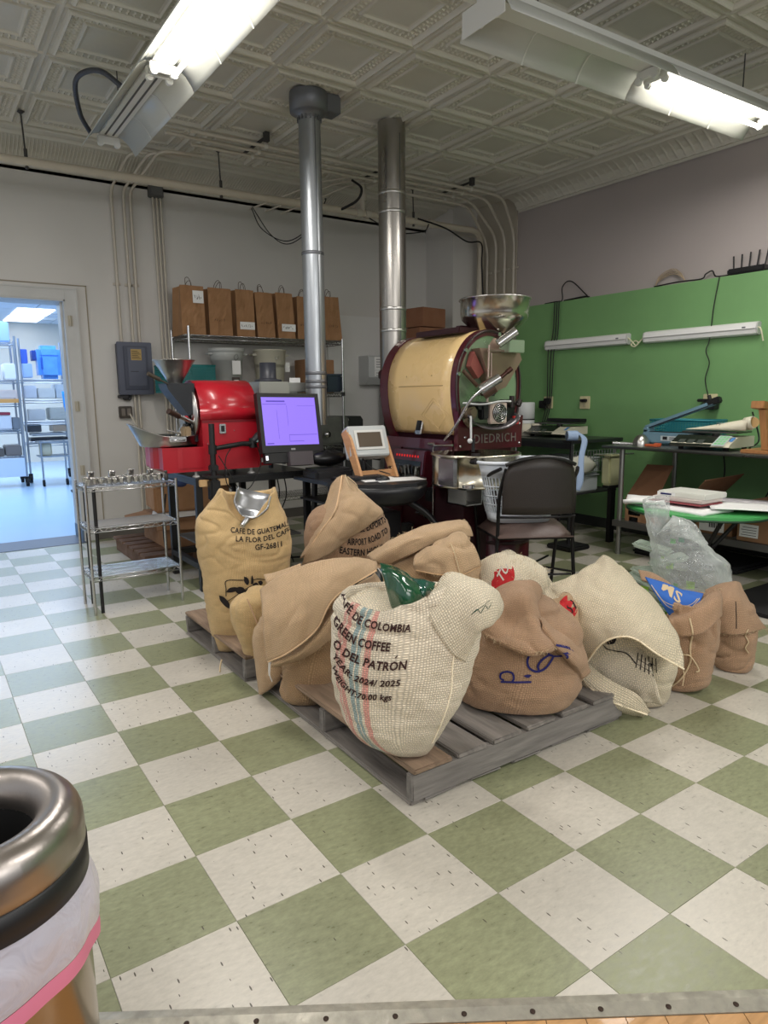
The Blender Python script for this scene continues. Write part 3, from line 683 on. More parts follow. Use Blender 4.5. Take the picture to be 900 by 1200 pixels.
q = MB(); q.add([(.50, 3.85, .30), (.55, 4.2, .33), (.80, 4.2, .37), (.76, 3.7, .37)], [(0, 1, 2, 3)]); obj('flap', q, card, t, solid=.005)
q = MB(); q.add([(.60, 3.56, .375), (1.02, 3.60, .372), (1.1, 3.9, .39), (.72, 3.95, .385)], [(0, 1, 2, 3)]); single('paper_sheet', q, paper, 'white paper lying on the carton behind the small rack', 'paper', solid=.002)
q = MB(); q.bbox((1.02, 3.95, .50), (.62, .42, .22), 0, .02, rz=-.1); single('cardboard_box', q, mat('tan_box', (158, 118, 82), .85, var=.12), 'tan carton with dark printing stacked on the open one behind the small rack', 'box')
bag_spots = [(1.22, 3.95, .62, .20, .15, .08, (150, 116, 84), 'crumpled brown paper bag heaped on cartons behind the small rack'), (.96, 3.85, .62, .13, .10, .06, (58, 74, 118), 'blue cloth bundle on the cartons behind the small rack'), (1.30, 3.80, .60, .07, .06, .055, (216, 212, 208), 'small white bundle beside the brown bags behind the small rack')]
for (x, y, z, a, b, c, col, lb) in bag_spots:
    rows = []
    for i in range(9):
        ph = -PI/2+PI*i/8; row = []
        for j in range(20):
            th = 2*PI*j/20; v = Vector((math.cos(ph)*math.cos(th)*a, math.cos(ph)*math.sin(th)*b, math.sin(ph)*c)); v *= 1+.35*noise.noise(v*11+Vector((x*9, y, z)))
            row.append(Vector((x, y, z))+v)
        rows.append(row)
    q = MB(); q.grid(rows, closed=True, uv=False); single('bundle', q, mat('bundle_%d' % col[0], col, .8, var=.1, bump=.4, bscale=25), lb, 'bundle')
q = MB(); q.tube([(1.05, 3.72, .67), (1.25, 3.70, .60), (1.36, 3.72, .58)], .022, 8); single('cardboard_tube', q, kraft, 'brown cardboard tube lying across the bags behind the small rack', 'tube')

# ---------------------------------------------------------------- shelving unit against the back wall
t = thing('wire_shelving_unit', 'tall chrome wire shelving unit against the back wall behind the red roaster', 'shelving', (2.1, 4.75, 0))
SX0, SX1, SY0, SY1 = 1.28, 2.94, 4.54, 4.94
for x, y, z1 in ((SX0+.03, SY0, 1.96), (SX0, SY1, 1.95), (SX1, SY0, 1.90), (SX1, SY1, 1.90)):
    q = MB(); post(q, x, y, 0, z1, .0125); obj('post', q, chrome, t)
for z in (1.88, 1.345, .80, .30):
    q = MB(); wire_shelf(q, SX0, SX1, SY0, SY1, z, .026, .036, .003, .0048); obj('shelf', q, chrome, t)
for z in (1.345, .8):
    for x in (SX1,):
        q = MB(); q.cyl((x, SY0, z-.03), (x, SY0, z+.01), .019, 10); obj('shelf_collar', q, blackp, t)
# paper bags on the top shelf
m_handle = mat('twisted_paper_handle', (70, 50, 34), .9)
def hand(mb, x, y, z, s, seed, n=5, w=.02, r=.0013):
    """a few hand-written looking strokes on a plane facing -y"""
    rr = random.Random(seed)
    for k in range(n):
        p = [(x+k*w*1.1+rr.uniform(0, w*.8), y, z+rr.uniform(-s, s)) for _ in range(4)]
        mb.tube(cm(p, 3), r, 4)
def paper_bag(x0, x1, h, lb, yF=4.58, d=.17, lean=0, note=None, seed=0):
    t = thing('paper_bag', lb, 'bag', ((x0+x1)/2, yF+d/2, 1.884), 0, 'brown paper bags on the top shelf')
    rr = random.Random(seed); rows = []
    z0 = 1.885; n = 12
    for i in range(n):
        f = i/(n-1); z = z0+h*f; dd = d*(1-.25*f); lx = lean*f
        pts = []
        def seg(a, b, m):
            for k in range(m): pts.append((a[0]+(b[0]-a[0])*k/m, a[1]+(b[1]-a[1])*k/m))
        yf = yF+.015*f; yb = yF+dd; fold = .022*(.3+f)
        seg((x0, yf), (x1, yf), 8); seg((x1, yf), (x1-fold, (yf+yb)/2), 3); seg((x1-fold, (yf+yb)/2), (x1, yb), 3); seg((x1, yb), (x0, yb), 6); seg((x0, yb), (x0+fold, (yf+yb)/2), 3); seg((x0+fold, (yf+yb)/2), (x0, yf), 3)
        row = []
        for k, (px, py) in enumerate(pts):
            j = .006*noise.noise(Vector((px*13, py*13, z*9+seed)))+.004*noise.noise(Vector((px*40, py*40, z*26+seed)))
            row.append((px+lx+j*.6, py+j*1.6, z+(0 if i < n-1 else .006*noise.noise(Vector((px*20, py*5, seed))))))
        rows.append(row)
    q = MB(); q.grid(rows, closed=True, uv=False, smooth=False); q.add([rows[0][k] for k in range(26)], [list(range(26))]); obj('bag_body', q, kraft, t)
    q = MB(); m = (x0+x1)/2+lean
    for (c, y, tl) in ((m-.02, yF+.03, rr.uniform(-.02, .02)), (m+.03, yF+d*.7, rr.uniform(-.02, .02))):
        q2 = MB(); w = .032; zt = z0+h
        q2.tube(cm([(c-w, y, zt-.04), (c-w+.004+tl*.3, y, zt+.02), (c-w*.5+tl, y, zt+.062), (c+w*.3+tl, y, zt+.07), (c+w*.8+tl*.5, y, zt+.03), (c+w, y, zt-.04)], 5), .0026, 6); obj('handle', q2, m_handle, t)
    q = MB(); zf = z0+h*.30
    q.box((x0+.01, yF-.003, z0+.075), (x1-.01, yF+.002, z0+.079)); obj('crease', q, kraft, t)
    if note:
        (a, b, c, d2) = note
        q = MB(); q.box((a, yF-.006, c), (b, yF-.003, d2), 0, Matrix.Identity(4)); nt_ = obj('note', q, paper, t, label='white paper note')
        q = MB(); hand(q, a+.012, yF-.0075, (c+d2)/2, (d2-c)*.22, seed, max(3, int((b-a)/.024)), .018); obj('note_writing', q, ink, nt_)
    else:
        q = MB(); hand(q, x0+(x1-x0)*.2, yF-.002, z0+h*.33, .014, seed, 5, .02, .0011); obj('writing', q, ink, t)
paper_bag(1.27, 1.49, .44, 'large brown paper bag with a white note, leftmost on the top shelf', d=.30, note=(1.38, 1.48, 2.17, 2.28), seed=1)
paper_bag(1.53, 1.755, .435, 'wide brown paper bag with handwriting, second from the left on the top shelf', seed=2)
paper_bag(1.80, 1.985, .44, 'narrow brown paper bag with a low white label, third from the left', note=(1.83, 1.98, 1.955, 2.025), seed=3)
paper_bag(2.015, 2.2, .43, 'brown paper bag with faint handwriting, between the two bags with white labels', lean=-.02, seed=4)
paper_bag(2.235, 2.42, .44, 'brown paper bag with a low white label, directly left of the slim vent duct', note=(2.27, 2.42, 1.955, 2.025), lean=-.02, seed=5)
paper_bag(2.45, 2.60, .42, 'brown paper bag mostly hidden behind the slim vent duct', seed=6)
paper_bag(2.61, 2.725, .40, 'narrow brown paper bag just right of the slim vent duct', lean=.01, seed=7)
paper_bag(2.77, 2.965, .44, 'brown paper bag at the right end of the top shelf', lean=-.03, seed=8)
# two plastic bins on the second shelf
def bin_(x, y, r, h, col, lb, ring, note):
    z = 1.348
    t = thing('plastic_bin', lb, 'bin', (x, y, z))
    m = mat('bin_plastic_%d' % col[0], col, .5, var=.05, vscale=5)
    q = MB(); q.lathe([(0, 0), (r*.74, 0), (r*.78, .01), (r*.90, h*.72), (r*.93, h*.72), (r*.95, h*.9), (r*.95, h*.91), (r*1.04, h*.92), (r*1.05, h), (r*.98, h), (r*.92, h*.9), (r*.72, .02), (0, .02)] if not ring else [(0, 0), (r*.78, 0), (r*.82, .01), (r*.90, h*.66), (r*.95, h*.68), (r*.98, h*.96), (r*1.03, h*.97), (r*1.03, h), (r*.96, h), (r*.8, .02), (0, .02)], (x, y, z), 36); obj('body', q, m, t)
    for s in (-1, 1):
        q = MB(); q.bbox((x+s*(r+.012), y, z+h*.88), (.05, .09, .018), 0, .006); obj('handle', q, m, t)
    if note:
        q = MB(); q.box((x-.015, y-r*1.02-.004, z+h*.42), (x+.07, y-r*1.02-.002, z+h*.72)); obj('tag_card', q, paper, t, label='white tag card')
        q = MB(); q.tube(cm([(x+.02, y-r-.008, z+h*.72), (x+.0, y-r-.02, z+h*.80), (x+.03, y-r-.02, z+h*.86), (x+.045, y-r-.012, z+h*.78), (x+.02, y-r-.008, z+h*.72)], 4), .0016, 5); obj('tag_ring', q, black, t)
        q = MB(); q.box((x-.02, y-r*.96-.006, z+h*.16), (x+.06, y-r*.96-.002, z+h*.36)); obj('photo_label', q, mat('dark_photo', (70, 60, 56), .4), t)
        q = MB(); q.box((x+.0, y-r*.96-.0075, z+h*.20), (x+.045, y-r*.96-.006, z+h*.30)); obj('photo_label_light', q, paper, t)
    else:
        q = MB(); q.tube(cm([(x-.02, y-r-.004, z+h*.82), (x, y-r-.012, z+h*.76), (x+.02, y-r-.004, z+h*.84)], 4), .002, 5); obj('hook', q, chrome, t)
        q = MB(); q.box((x+r*.9, y-.05, z+h*.5), (x+r*.9+.05, y-.047, z+h*.72)); obj('tag_card', q, paper, t, label='white tag card')
bin_(1.735, 4.72, .165, .43, (186, 188, 184), 'grey plastic bin with a white tag on the second shelf', False, True)
bin_(2.19, 4.72, .165, .43, (190, 186, 168), 'beige round bin with a banded rim on the second shelf', True, False)
# teal crate
def basket_side(mb, P, Q, z0, z1, nx, nz, bar=.006, th=.004):
    """lattice between P and Q (xy) from z0 to z1"""
    P, Q = Vector((P[0], P[1], 0)), Vector((Q[0], Q[1], 0)); d = (Q-P); L = d.length; d.normalize(); nrm = Vector((-d.y, d.x, 0))
    def B(u0, u1, a, b):
        p = [P+d*u0, P+d*u1]; vs = []
        for n_ in (-th/2, th/2):
            for pp in p:
                for z in (a, b): vs.append((pp.x+nrm.x*n_, pp.y+nrm.y*n_, z))
        mb.add(vs, [(0, 1, 3, 2), (4, 6, 7, 5), (0, 2, 6, 4), (1, 5, 7, 3), (0, 4, 5, 1), (2, 3, 7, 6)])
    for k in range(nx+1):
        u = L*k/nx; B(max(0, u-bar/2), min(L, u+bar/2), z0, z1)
    for k in range(nz+1):
        z = z0+(z1-z0)*k/nz; B(0, L, z-bar/2, z+bar/2)
def crate(name, lb, x0, x1, y0, y1, z0, z1, m, nx=14, ny=8, nz=6, rim=.018, solid_band=True, bar=.006, cat='crate', group=None):
    t = thing(name, lb, cat, ((x0+x1)/2, (y0+y1)/2, z0), group=group)
    for nm, a, b, n in (('front_side', (x0, y0), (x1, y0), nx), ('back_side', (x1, y1), (x0, y1), nx), ('left_side', (x0, y1), (x0, y0), ny), ('right_side', (x1, y0), (x1, y1), ny)):
        q = MB(); basket_side(q, a, b, z0, z1, n, nz, bar); obj('lattice_side', q, m, t)
    q = MB(); q.box((x0, y0, z0), (x1, y1, z0+.006)); obj('bottom', q, m, t)
    q = MB(); q.tube([(x0, y0, z1), (x1, y0, z1), (x1, y1, z1), (x0, y1, z1)], rim/2, 8, closed=True); obj('rim', q, m, t)
    return t
m_teal = mat('teal_plastic', (42, 128, 128), .45)
crate('plastic_crate', 'teal lattice crate on the second shelf behind the steel hopper of the red roaster', 1.04, 1.50, 4.42, 4.74, 1.362, 1.60, m_teal, 26, 18, 12, bar=.0085)
q = MB(); q.bbox((2.70, 4.72, 1.52), (.34, .24, .34), 0, .004); q.box((2.53, 4.598, 1.56), (2.87, 4.6, 1.575)); single('cardboard_box', q, card, 'brown carton on the second shelf behind the slim vent duct', 'box')
q = MB(); q.bbox((2.40, 4.75, 1.40), (.14, .2, .10), 0, .01); single('storage_tub', q, mat('clear_grey_tub', (150, 152, 150), .3), 'small translucent tub between the beige bin and the carton', 'tub')
t = thing('storage_tub', 'dark blue translucent tub at the right end of the second shelf', 'tub', (2.86, 4.66, 1.348))
q = MB(); q.bbox((2.86, 4.66, 1.445), (.20, .16, .18), 0, .015); obj('body', q, mat('navy_tub', (40, 50, 68), .3), t)
q = MB(); q.bbox((2.86, 4.66, 1.535), (.22, .18, .02), 0, .006); obj('rim', q, mat('navy_rim', (54, 64, 84), .3), t)
q = MB(); q.box((2.70, 4.553, 1.39), (2.745, 4.556, 1.51), 0, None); q.add([], []); tagc = single('price_card', q, paper, 'white card with a black circle beside the navy tub', 'card')
q = MB(); q.tube([(2.722+.013*math.cos(a*.6), 4.551, 1.465+.016*math.sin(a*.6)) for a in range(10)], .003, 5, closed=True); obj('card_print', q, ink, tagc)
q = MB(); q.bbox((2.66, 4.60, 1.45), (.07, .1, .19), 0, .004); single('black_box', q, blackp, 'slim black box standing left of the white card on the second shelf', 'box')

# things at the lower right of the shelving: bread-box shaped tin, green bag, black mats
t = thing('steel_bin', 'dented grey steel tray bin hanging at the lower part of the shelving right side', 'bin', (2.75, 4.66, .80))
q = MB(); q.bbox((2.80, 4.70, .955), (.44, .28, .30), 0, .02); obj('body', q, mat('dull_steel', (112, 112, 108), .45, .6, var=.2), t)
q = MB(); q.lathe([(0, .0), (.03, 0), (.034, .025), (0, .03)], (2.72, 4.52, .92), 14, 0, Matrix.Rotation(PI/2, 4, 'X')); obj('knob', q, chrome, t)
t = thing('black_case', 'small black domed case standing right of the shelving post', 'case', (3.12, 4.72, .80))
q = MB(); q.prism([(2.98, .98), (3.22, .98), (3.22, 1.06), (3.19, 1.10), (3.01, 1.10), (2.98, 1.06)], 4.6, 4.85, 0, 'y'); obj('body', q, mat('case_black', (38, 38, 40), .35), t)
q = MB(); q.lathe([(0, 0), (.014, 0), (.016, .02), (0, .024)], (3.02, 4.59, 1.06), 12, 0, Matrix.Rotation(PI/2, 4, 'X')); obj('knob', q, chrome, t)
q = MB(); q.box((2.96, 4.55, .30), (3.3, 4.9, .98)); single('low_cabinet', q, mat('cabinet_grey_black', (52, 52, 54), .6), 'dark low cabinet under the black domed case by the back wall', 'cabinet')
t = thing('messenger_bag', 'black bag with a lime green strap hanging from the shelving behind the monitor', 'bag', (2.43, 4.3, .75))
rows = smooth_grid([[(2.30, 4.50, 1.33), (2.34, 4.48, 1.34), (2.38, 4.50, 1.33)], [(2.30, 4.35, 1.15), (2.36, 4.27, 1.14), (2.43, 4.35, 1.13)], [(2.33, 4.35, .95), (2.40, 4.26, .94), (2.50, 4.35, .93)], [(2.35, 4.35, .80), (2.42, 4.29, .79), (2.49, 4.35, .80)]], 5, 5)
q = MB(); q.grid(rows, uv=False); obj('bag_body', q, mat('black_cloth', (24, 24, 26), .9), t, solid=.02)
m_lime = mat('lime_webbing', (92, 176, 62), .6)
q = MB()
for s in (-1, 1): q.tube([(2.345+.02*s, 4.235, 1.17), (2.40+.035*s, 4.225, .95), (2.46+.03*s, 4.225, .77)], .009, 6)
for k in range(5): q.tube([(2.352-.015+.024*k, 4.228, 1.10-.075*k), (2.352+.05+.024*k, 4.228, 1.09-.075*k)], .009, 6)
obj('strap', q, m_lime, t)

# paper towel dispenser on the back wall
t = thing('paper_towel_dispenser', 'white folded-towel dispenser with printed sheets on the back wall', 'dispenser', (3.6, 4.9, 1.43))
q = MB(); q.prism([(4.985, 1.44), (4.985, 1.76), (4.80, 1.76), (4.78, 1.74), (4.78, 1.52), (4.86, 1.44)], 3.42, 3.78, 0, 'x'); obj('body', q, mat('dispenser_enamel', (196, 198, 198), .4), t)
for k, (z0, z1) in enumerate(((1.60, 1.745), (1.53, 1.595))):
    q = MB(); q.box((3.50, 4.776, z0), (3.73, 4.779, z1)); s_ = obj('printed_sheet', q, paper, t, label='white printed sheet')
    q = MB()
    for i in range(4 if k == 0 else 2): q.box((3.52, 4.774, z1-.03-.028*i), (3.70-.02*(i % 2), 4.776, z1-.024-.028*i))
    obj('sheet_text', q, ink, s_)
q = MB(); q.lathe([(0, 0), (.012, 0), (.012, .006), (0, .006)], (3.60, 4.78, 1.505), 12, 0, Matrix.Rotation(PI/2, 4, 'X')); obj('lock', q, chrome, t)
# two cartons beside the wide flue
for k, (z0, z1) in enumerate(((1.80, 2.04), (2.045, 2.25))):
    q = MB(); q.bbox((3.93, 4.42, (z0+z1)/2), (.36, .30, z1-z0-.004), 0, .004, rz=.15*k); q.box((3.75, 4.265, z1-.05), (4.11, 4.269, z1-.047)) if k == 0 else None
    single('cardboard_box', q, mat('reddish_card', (140, 96, 70), .85, var=.08), ('lower', 'upper')[k]+' of two reddish brown cartons stacked right of the wide flue', 'box')
t = thing('wall_cabinet', 'dark storage cabinet behind the burgundy roaster carrying two cartons', 'cabinet', (3.9, 4.6, 0))
q = MB(); q.box((3.66, 4.24, .08), (4.2, 4.84, 1.798)); obj('body', q, mat('dark_cabinet', (50, 46, 44), .6), t)
q = MB(); q.box((3.66, 4.26, 0), (4.2, 4.84, .08)); obj('plinth', q, blackp, t)
q = MB(); q.box((3.675, 4.225, .1), (4.185, 4.24, 1.78)); o = obj('door', q, mat('dark_cabinet', (50, 46, 44), .6), t)
q = MB(); q.tube([(3.72, 4.21, .9), (3.72, 4.21, 1.05)], .006, 6); obj('handle', q, chrome, o)
# loose hanging cloth by the roaster back
q = MB(); q.grid(smooth_grid([[(3.3, 4.3, 1.2), (3.42, 4.26, 1.22), (3.5, 4.3, 1.18)], [(3.28, 4.3, .95), (3.4, 4.24, .9), (3.52, 4.3, .95)], [(3.3, 4.3, .65), (3.42, 4.26, .6), (3.52, 4.3, .66)]], 5, 5), uv=False)
# ================================================================== RED ROASTER AND ITS TABLE
t = thing('work_table', 'black steel-framed work table carrying the red roaster', 'table', (1.09, 2.98, 0))
TX0, TX1, TY0, TY1, TZ = .66, 1.52, 2.66, 3.30, .78
q = MB(); q.bbox(((TX0+TX1)/2, (TY0+TY1)/2, TZ-.006), (TX1-TX0, TY1-TY0, .012), 0, .003); obj('table_top', q, mat('dark_steel_top', (58, 58, 60), .35, .6), t)
q = MB(); q.box((TX0+.1, TY0-.002, TZ-.05), (TX1, TY0+.04, TZ-.012)); q.box((TX0, TY0, TZ-.05), (TX0+.04, TY1, TZ-.012)); q.box((TX1-.04, TY0, TZ-.05), (TX1, TY1, TZ-.012)); q.box((TX0, TY1-.04, TZ-.05), (TX1, TY1, TZ-.012)); o = obj('frame', q, black, t)
for x, y in ((TX0, TY0), (TX1-.045, TY0), (TX0, TY1-.045), (TX1-.045, TY1-.045), (1.22, TY1-.045)):
    q = MB(); q.bbox((x+.0225, y+.0225, (TZ-.05)/2), (.045, .045, TZ-.05), 0, .003); obj('leg', q, black, t)
q = MB(); q.box((TX0+.045, TY1-.05, .15), (TX1-.045, TY1, .19)); q.box((TX0, TY0+.045, .15), (TX0+.04, TY1-.045, .19)); obj('lower_rail', q, black, t)
q = MB(); q.bbox((.78, TY0-.012, TZ-.035), (.20, .03, .045), 0, .003); obj('wood_block', q, mat('pine_block', (206, 170, 122), .7), t)
q = MB(); q.box((.70, 2.72, .30), (1.46, 3.24, .31)); obj('lower_shelf', q, mat('lower_shelf_grey', (96, 94, 92), .6, .4), t)
q = MB(); q.tube(arc_pts([(1.04, 3.2, .735), (1.04, 3.2, .68), (1.14, 3.2, .66), (1.14, 3.2, .40)], .04), .018, 10); q.cyl((1.04, 3.2, .70), (1.04, 3.2, .73), .026, 10); q.cyl((1.12, 3.2, .655), (1.15, 3.2, .655), .026, 10)
single('gas_pipe', q, mat('black_iron_pipe', (30, 30, 32), .6, .4), 'black iron gas pipe with an elbow below the red roaster table', 'pipe')
m_red = mat('red_enamel', (178, 24, 40), .32, coat=.3); m_red2 = mat('red_enamel_lower', (170, 22, 38), .35)
t = thing('coffee_roaster', 'small red drum coffee roaster with steel hopper on the black table', 'coffee roaster', (.85, 2.95, TZ))
YF, YB = 2.72, 3.12
# base
q = MB(); q.prism([(.47, .845), (.50, .82), (1.16, .82), (1.16, .985), (.47, .985)], YF, YB, 0, 'y'); obj('base_body', q, m_red2, t)
pts = []
for k in range(13):
    a = PI/2+PI*k/12; pts.append((.60+.155*math.cos(a), 2.92+.205*math.sin(a)))
q = MB(); q.prism([(p[0], p[1]) for p in pts]+[(.74, 2.715), (.74, 3.125)], .845, .985, 0, 'z'); obj('cooling_base', q, m_red2, t)
q = MB()
for x in (.70, 1.10): 
    for y in (2.76, 3.08): q.lathe([(.028, 0), (.022, .008), (.009, .014), (.009, .042)], (x, y, TZ), 12)
obj('foot', q, mat('foot_white', (206, 206, 202), .4), t)
# drum housing with curved hood
def hood_profile(r=.2, n=14):
    P = [(YF-.005, 1.16), (YF-.005, 1.235)]
    for k in range(n+1):
        a = PI*k/n; P.append((2.92-.205*math.cos(a), 1.235+.19*math.sin(a)))
    P += [(3.125, 1.16)]
    return P
hp = hood_profile()
q = MB()
rows = [[(x, y, z) for (y, z) in hp] for x in (.735, .9, 1.14)]
q.grid(rows, uv=False); obj('hood', q, m_red, t, solid=.006)
q = MB(); q.box((.745, YF, .985), (1.155, YB, 1.17)); q.prism([(y, z) for (y, z) in hp[1:-1]], .75, 1.135, 0, 'x'); obj('drum_housing', q, m_red2, t)
q = MB(); q.box((.745, YF-.004, 1.145), (1.16, YF-.001, 1.152)); obj('panel_line', q, mat('dark_red_line', (110, 12, 24), .5), t)  # panel line drawn as a thin strip of darker red
q = MB()
for x in (.765, .93, 1.0, 1.07, 1.15): q.lathe([(.005, 0), (.005, .003), (0, .005)], (x, YF-.003, 1.17), 8, 0, Matrix.Rotation(PI/2, 4, 'X'))
for x, z in ((.97, 1.085), (.78, 1.0), (1.1, 1.0)): q.lathe([(.004, 0), (.004, .003), (0, .005)], (x, YF-.001, z), 8, 0, Matrix.Rotation(PI/2, 4, 'X'))
obj('rivets', q, chrome, t)
q = MB(); q.bbox((.885, YF-.006, 1.10), (.045, .012, .065), 0, .003); o = obj('power_switch', q, chrome, t)
q = MB(); q.bbox((.885, YF-.013, 1.10), (.024, .006, .04), 0, .002); obj('rocker', q, blackp, o)
# front plate (faces -x), trier, sight glass
q = MB(); q.lathe([(0, 0), (.19, 0), (.19, .02), (0, .02)], (.735, 2.92, 1.2), 36, 0, Matrix.Rotation(-PI/2, 4, 'Y')); o = obj('front_plate', q, steel, t)
q = MB(); q.lathe([(.03, 0), (.045, 0), (.045, .02), (.03, .02)], (.715, 2.88, 1.16), 24, 0, Matrix.Rotation(-PI/2, 4, 'Y')); obj('sight_glass_ring', q, black, o)
q = MB(); q.prism([(YF+.03, 1.39), (YF+.20, 1.39), (YF+.20, 1.25), (YF+.13, 1.17), (YF+.05, 1.17)], .60, .735, 0, 'x'); q2 = MB()
q2.prism([(.545, 1.405), (.735, 1.405), (.735, 1.22), (.69, 1.19), (.56, 1.36)], 2.80, 2.98, 0, 'y'); obj('chute', q2, mat('charcoal_steel', (44, 46, 50), .45, .4), t)
q = MB(); q.lathe([(.045, 1.405), (.05, 1.42), (.135, 1.555), (.140, 1.556), (.140, 1.560), (.130, 1.560), (.044, 1.42)], (.635, 2.89, 0), 36); obj('hopper', q, steel, t)
q = MB(); q.cyl((.56, 2.80, 1.40), (.44, 2.76, 1.455), .006, 8); q.cyl((.50, 2.78, 1.428), (.42, 2.755, 1.465), .014, 10); obj('hopper_lever', q, mat('dark_bronze', (92, 84, 76), .4, .6), t)
q = MB(); q.cyl((.72, 2.80, 1.14), (.60, 2.74, 1.19), .014, 12); obj('trier', q, chrome, t)
q = MB(); q.cyl((.60, 2.74, 1.19), (.52, 2.70, 1.225), .019, 12); obj('trier_handle', q, mat('dark_wood_handle', (52, 32, 24), .4), t)
q = MB(); q.cyl((.70, 2.84, 1.16), (.66, 2.78, 1.18), .013, 10); obj('red_valve', q, m_red, t)
q = MB(); q.bbox((.66, 2.80, 1.07), (.055, .06, .10), 0, .01, rz=.3); obj('counterweight', q, mat('tan_wood', (150, 130, 102), .6), t)
q = MB(); q.cyl((.69, 2.9, 1.12), (.58, 2.82, 1.0), .022, 12); q.tube([(.66, 2.85, 1.06), (.60, 2.80, 1.08), (.54, 2.82, 1.10)], .006, 6); obj('discharge_door', q, steel, t)
# cooling tray: a pan with a raised pouring lip on the left
pan = (.575, 2.92); rows = []
n = 48
for (rf, zf) in ((0, .99), (.185, .99), (.19, 1.0), (.197, 1.055), (.203, 1.057), (.193, 1.06), (.186, 1.0), (.0, .998)):
    row = []
    for k in range(n):
        a = 2*PI*k/n; lip = max(0, -math.cos(a))**3*(zf > 1.05)
        row.append((pan[0]+rf*math.cos(a)*(1+.32*lip), pan[1]+rf*math.sin(a), zf+.085*lip))
    rows.append(row)
q = MB(); q.grid(rows, closed=True, uv=False); obj('cooling_pan', q, steel, t)
q = MB(); q.tube([(.53, 2.715, 1.035), (.53, 2.70, 1.035), (.62, 2.70, 1.035), (.62, 2.715, 1.035)], .005, 6); q.bbox((.575, 2.712, 1.04), (.11, .01, .03), 0, .003); obj('tray_latch', q, chrome, t)
q = MB()
for k in range(3):
    a = 2*PI*k/3+.4; q.box((0, -.012, 1.003), (.17, .012, 1.012), 0, Matrix.Translation((pan[0], pan[1], 0)) @ Matrix.Rotation(a, 4, 'Z'))
q.cyl((pan[0], pan[1], 1.0), (pan[0], pan[1], 1.06), .02, 14); obj('stirrer', q, mat('charcoal_steel', (44, 46, 50), .45, .4), t)
q = MB(); q.bbox((.70, 2.90, 1.04), (.10, .22, .09), 0, .02); obj('bean_door_box', q, mat('charcoal_steel', (44, 46, 50), .45, .4), t)
# right end: control box
q = MB(); q.bbox((1.19, 2.76, .92), (.10, .10, .18), 0, .004); o = obj('control_box', q, m_red2, t)
q = MB(); q.box((1.145, 2.705, .93), (1.235, 2.711, 1.0)); obj('control_face', q, blackp, o)
q = MB(); q.box((1.16, 2.704, .855), (1.215, 2.709, .885)); obj('control_label', q, paper, o)
q = MB(); q.bbox((1.20, 2.88, 1.02), (.10, .2, .05), 0, .004); obj('bracket', q, m_red, t)
q = MB()
q.tube(cm([(1.24, 2.78, .94), (1.32, 2.8, 1.0), (1.34, 2.9, 1.16), (1.28, 3.0, 1.36), (1.22, 3.02, 1.38)], 6), .007, 6); obj('cable', q, mat('yellow_cable', (196, 180, 110), .6), t)
# afterburner pipe: black canister and silver box behind the monitor
t = thing('exhaust_fan', 'dark grey exhaust collar with a silver fan box behind the monitor', 'fan', (1.62, 2.98, 1.2))
q = MB(); q.lathe([(.05, 1.42), (.098, 1.42), (.10, 1.435), (.064, 1.442), (.06, 1.45), (.06, 1.56), (.052, 1.56), (.05, 1.45)], (1.36, 2.98, 0), 30); obj('collar', q, mat('dark_grey_collar', (52, 54, 62), .4), t)
q = MB(); q.bbox((1.56, 3.02, 1.38), (.36, .2, .07), 0, .008); q.bbox((1.36, 2.98, 1.36), (.24, .22, .12), 0, .008); obj('fan_box', q, mat('silver_sheet', (168, 168, 162), .4, .7), t)
q = MB(); q.box((1.30, 2.86, .79), (1.32, 2.9, 1.31)); q.box((1.52, 3.1, .79), (1.54, 3.14, 1.36)); obj('support', q, black, t)
q = MB(); q.box((1.51, 2.93, 1.415), (1.60, 2.932, 1.45)); q.add([], []); o = obj('paper_label', q, paper, t, label='small white label')

# monitor on an arm clamped to the table
t = thing('computer_monitor', 'black monitor with a violet screen on a swing arm beside the red roaster', 'monitor', (1.32, 2.55, .86))
YW = 2.55
R_ = Matrix.Translation((1.315, YW, 1.13)) @ Matrix.Rotation(math.radians(1), 4, 'Y') @ Matrix.Rotation(-.2, 4, 'X')
def L(mb, a, b, m=0): mb.box(a, b, m, R_); return mb
q = MB(); L(q, (-.235, 0, -.205), (.235, .04, .205)); obj('casing', q, blackp, t)
q = MB()
for a, b in (((-.235, -.012, .178), (.235, 0, .205)), ((-.235, -.012, -.205), (.235, 0, -.155)), ((-.235, -.012, -.155), (-.207, 0, .178)), ((.207, -.012, -.155), (.235, 0, .178))): L(q, a, b)
obj('bezel', q, mat('monitor_bezel', (26, 26, 28), .35), t)
q = MB(); L(q, (-.207, -.006, -.155), (.207, -.002, .178)); scr = obj('screen', q, mat('violet_screen', (60, 40, 110), .25, emis=(154, 128, 250), estr=.92), t, label='lit violet screen')
m_scr = mat('screen_lines', (70, 50, 150), .4, emis=(88, 66, 190), estr=.5)
q = MB()
for a, b in (((-.17, -.0072, .145), (-.03, -.0062, .155)), ((-.2, -.0072, .128), (-.02, -.0062, .131)), ((-.098, -.0072, -.11), (-.0965, -.0062, .09)), ((-.02, -.0072, -.02), (-.0185, -.0062, .12)), ((-.02, -.0072, -.085), (.2, -.0062, -.082)), ((-.02, -.0072, -.13), (.09, -.0062, -.127)), ((-.19, -.0072, -.145), (-.14, -.0062, -.138)), ((.06, -.0072, .118), (.2, -.0062, .1195)), ((-.02, -.0072, -.127), (-.0185, -.0062, -.085))): L(q, a, b)
obj('screen_print', q, m_scr, scr)
q = MB(); L(q, (-.02, -.0135, -.19), (.012, -.0125, -.178)); obj('badge', q, mat('badge_grey', (150, 150, 154), .4), t)
q = MB(); L(q, (-.22, -.01, -.275), (.235, .03, -.208)); obj('sound_bar', q, blackp, t)
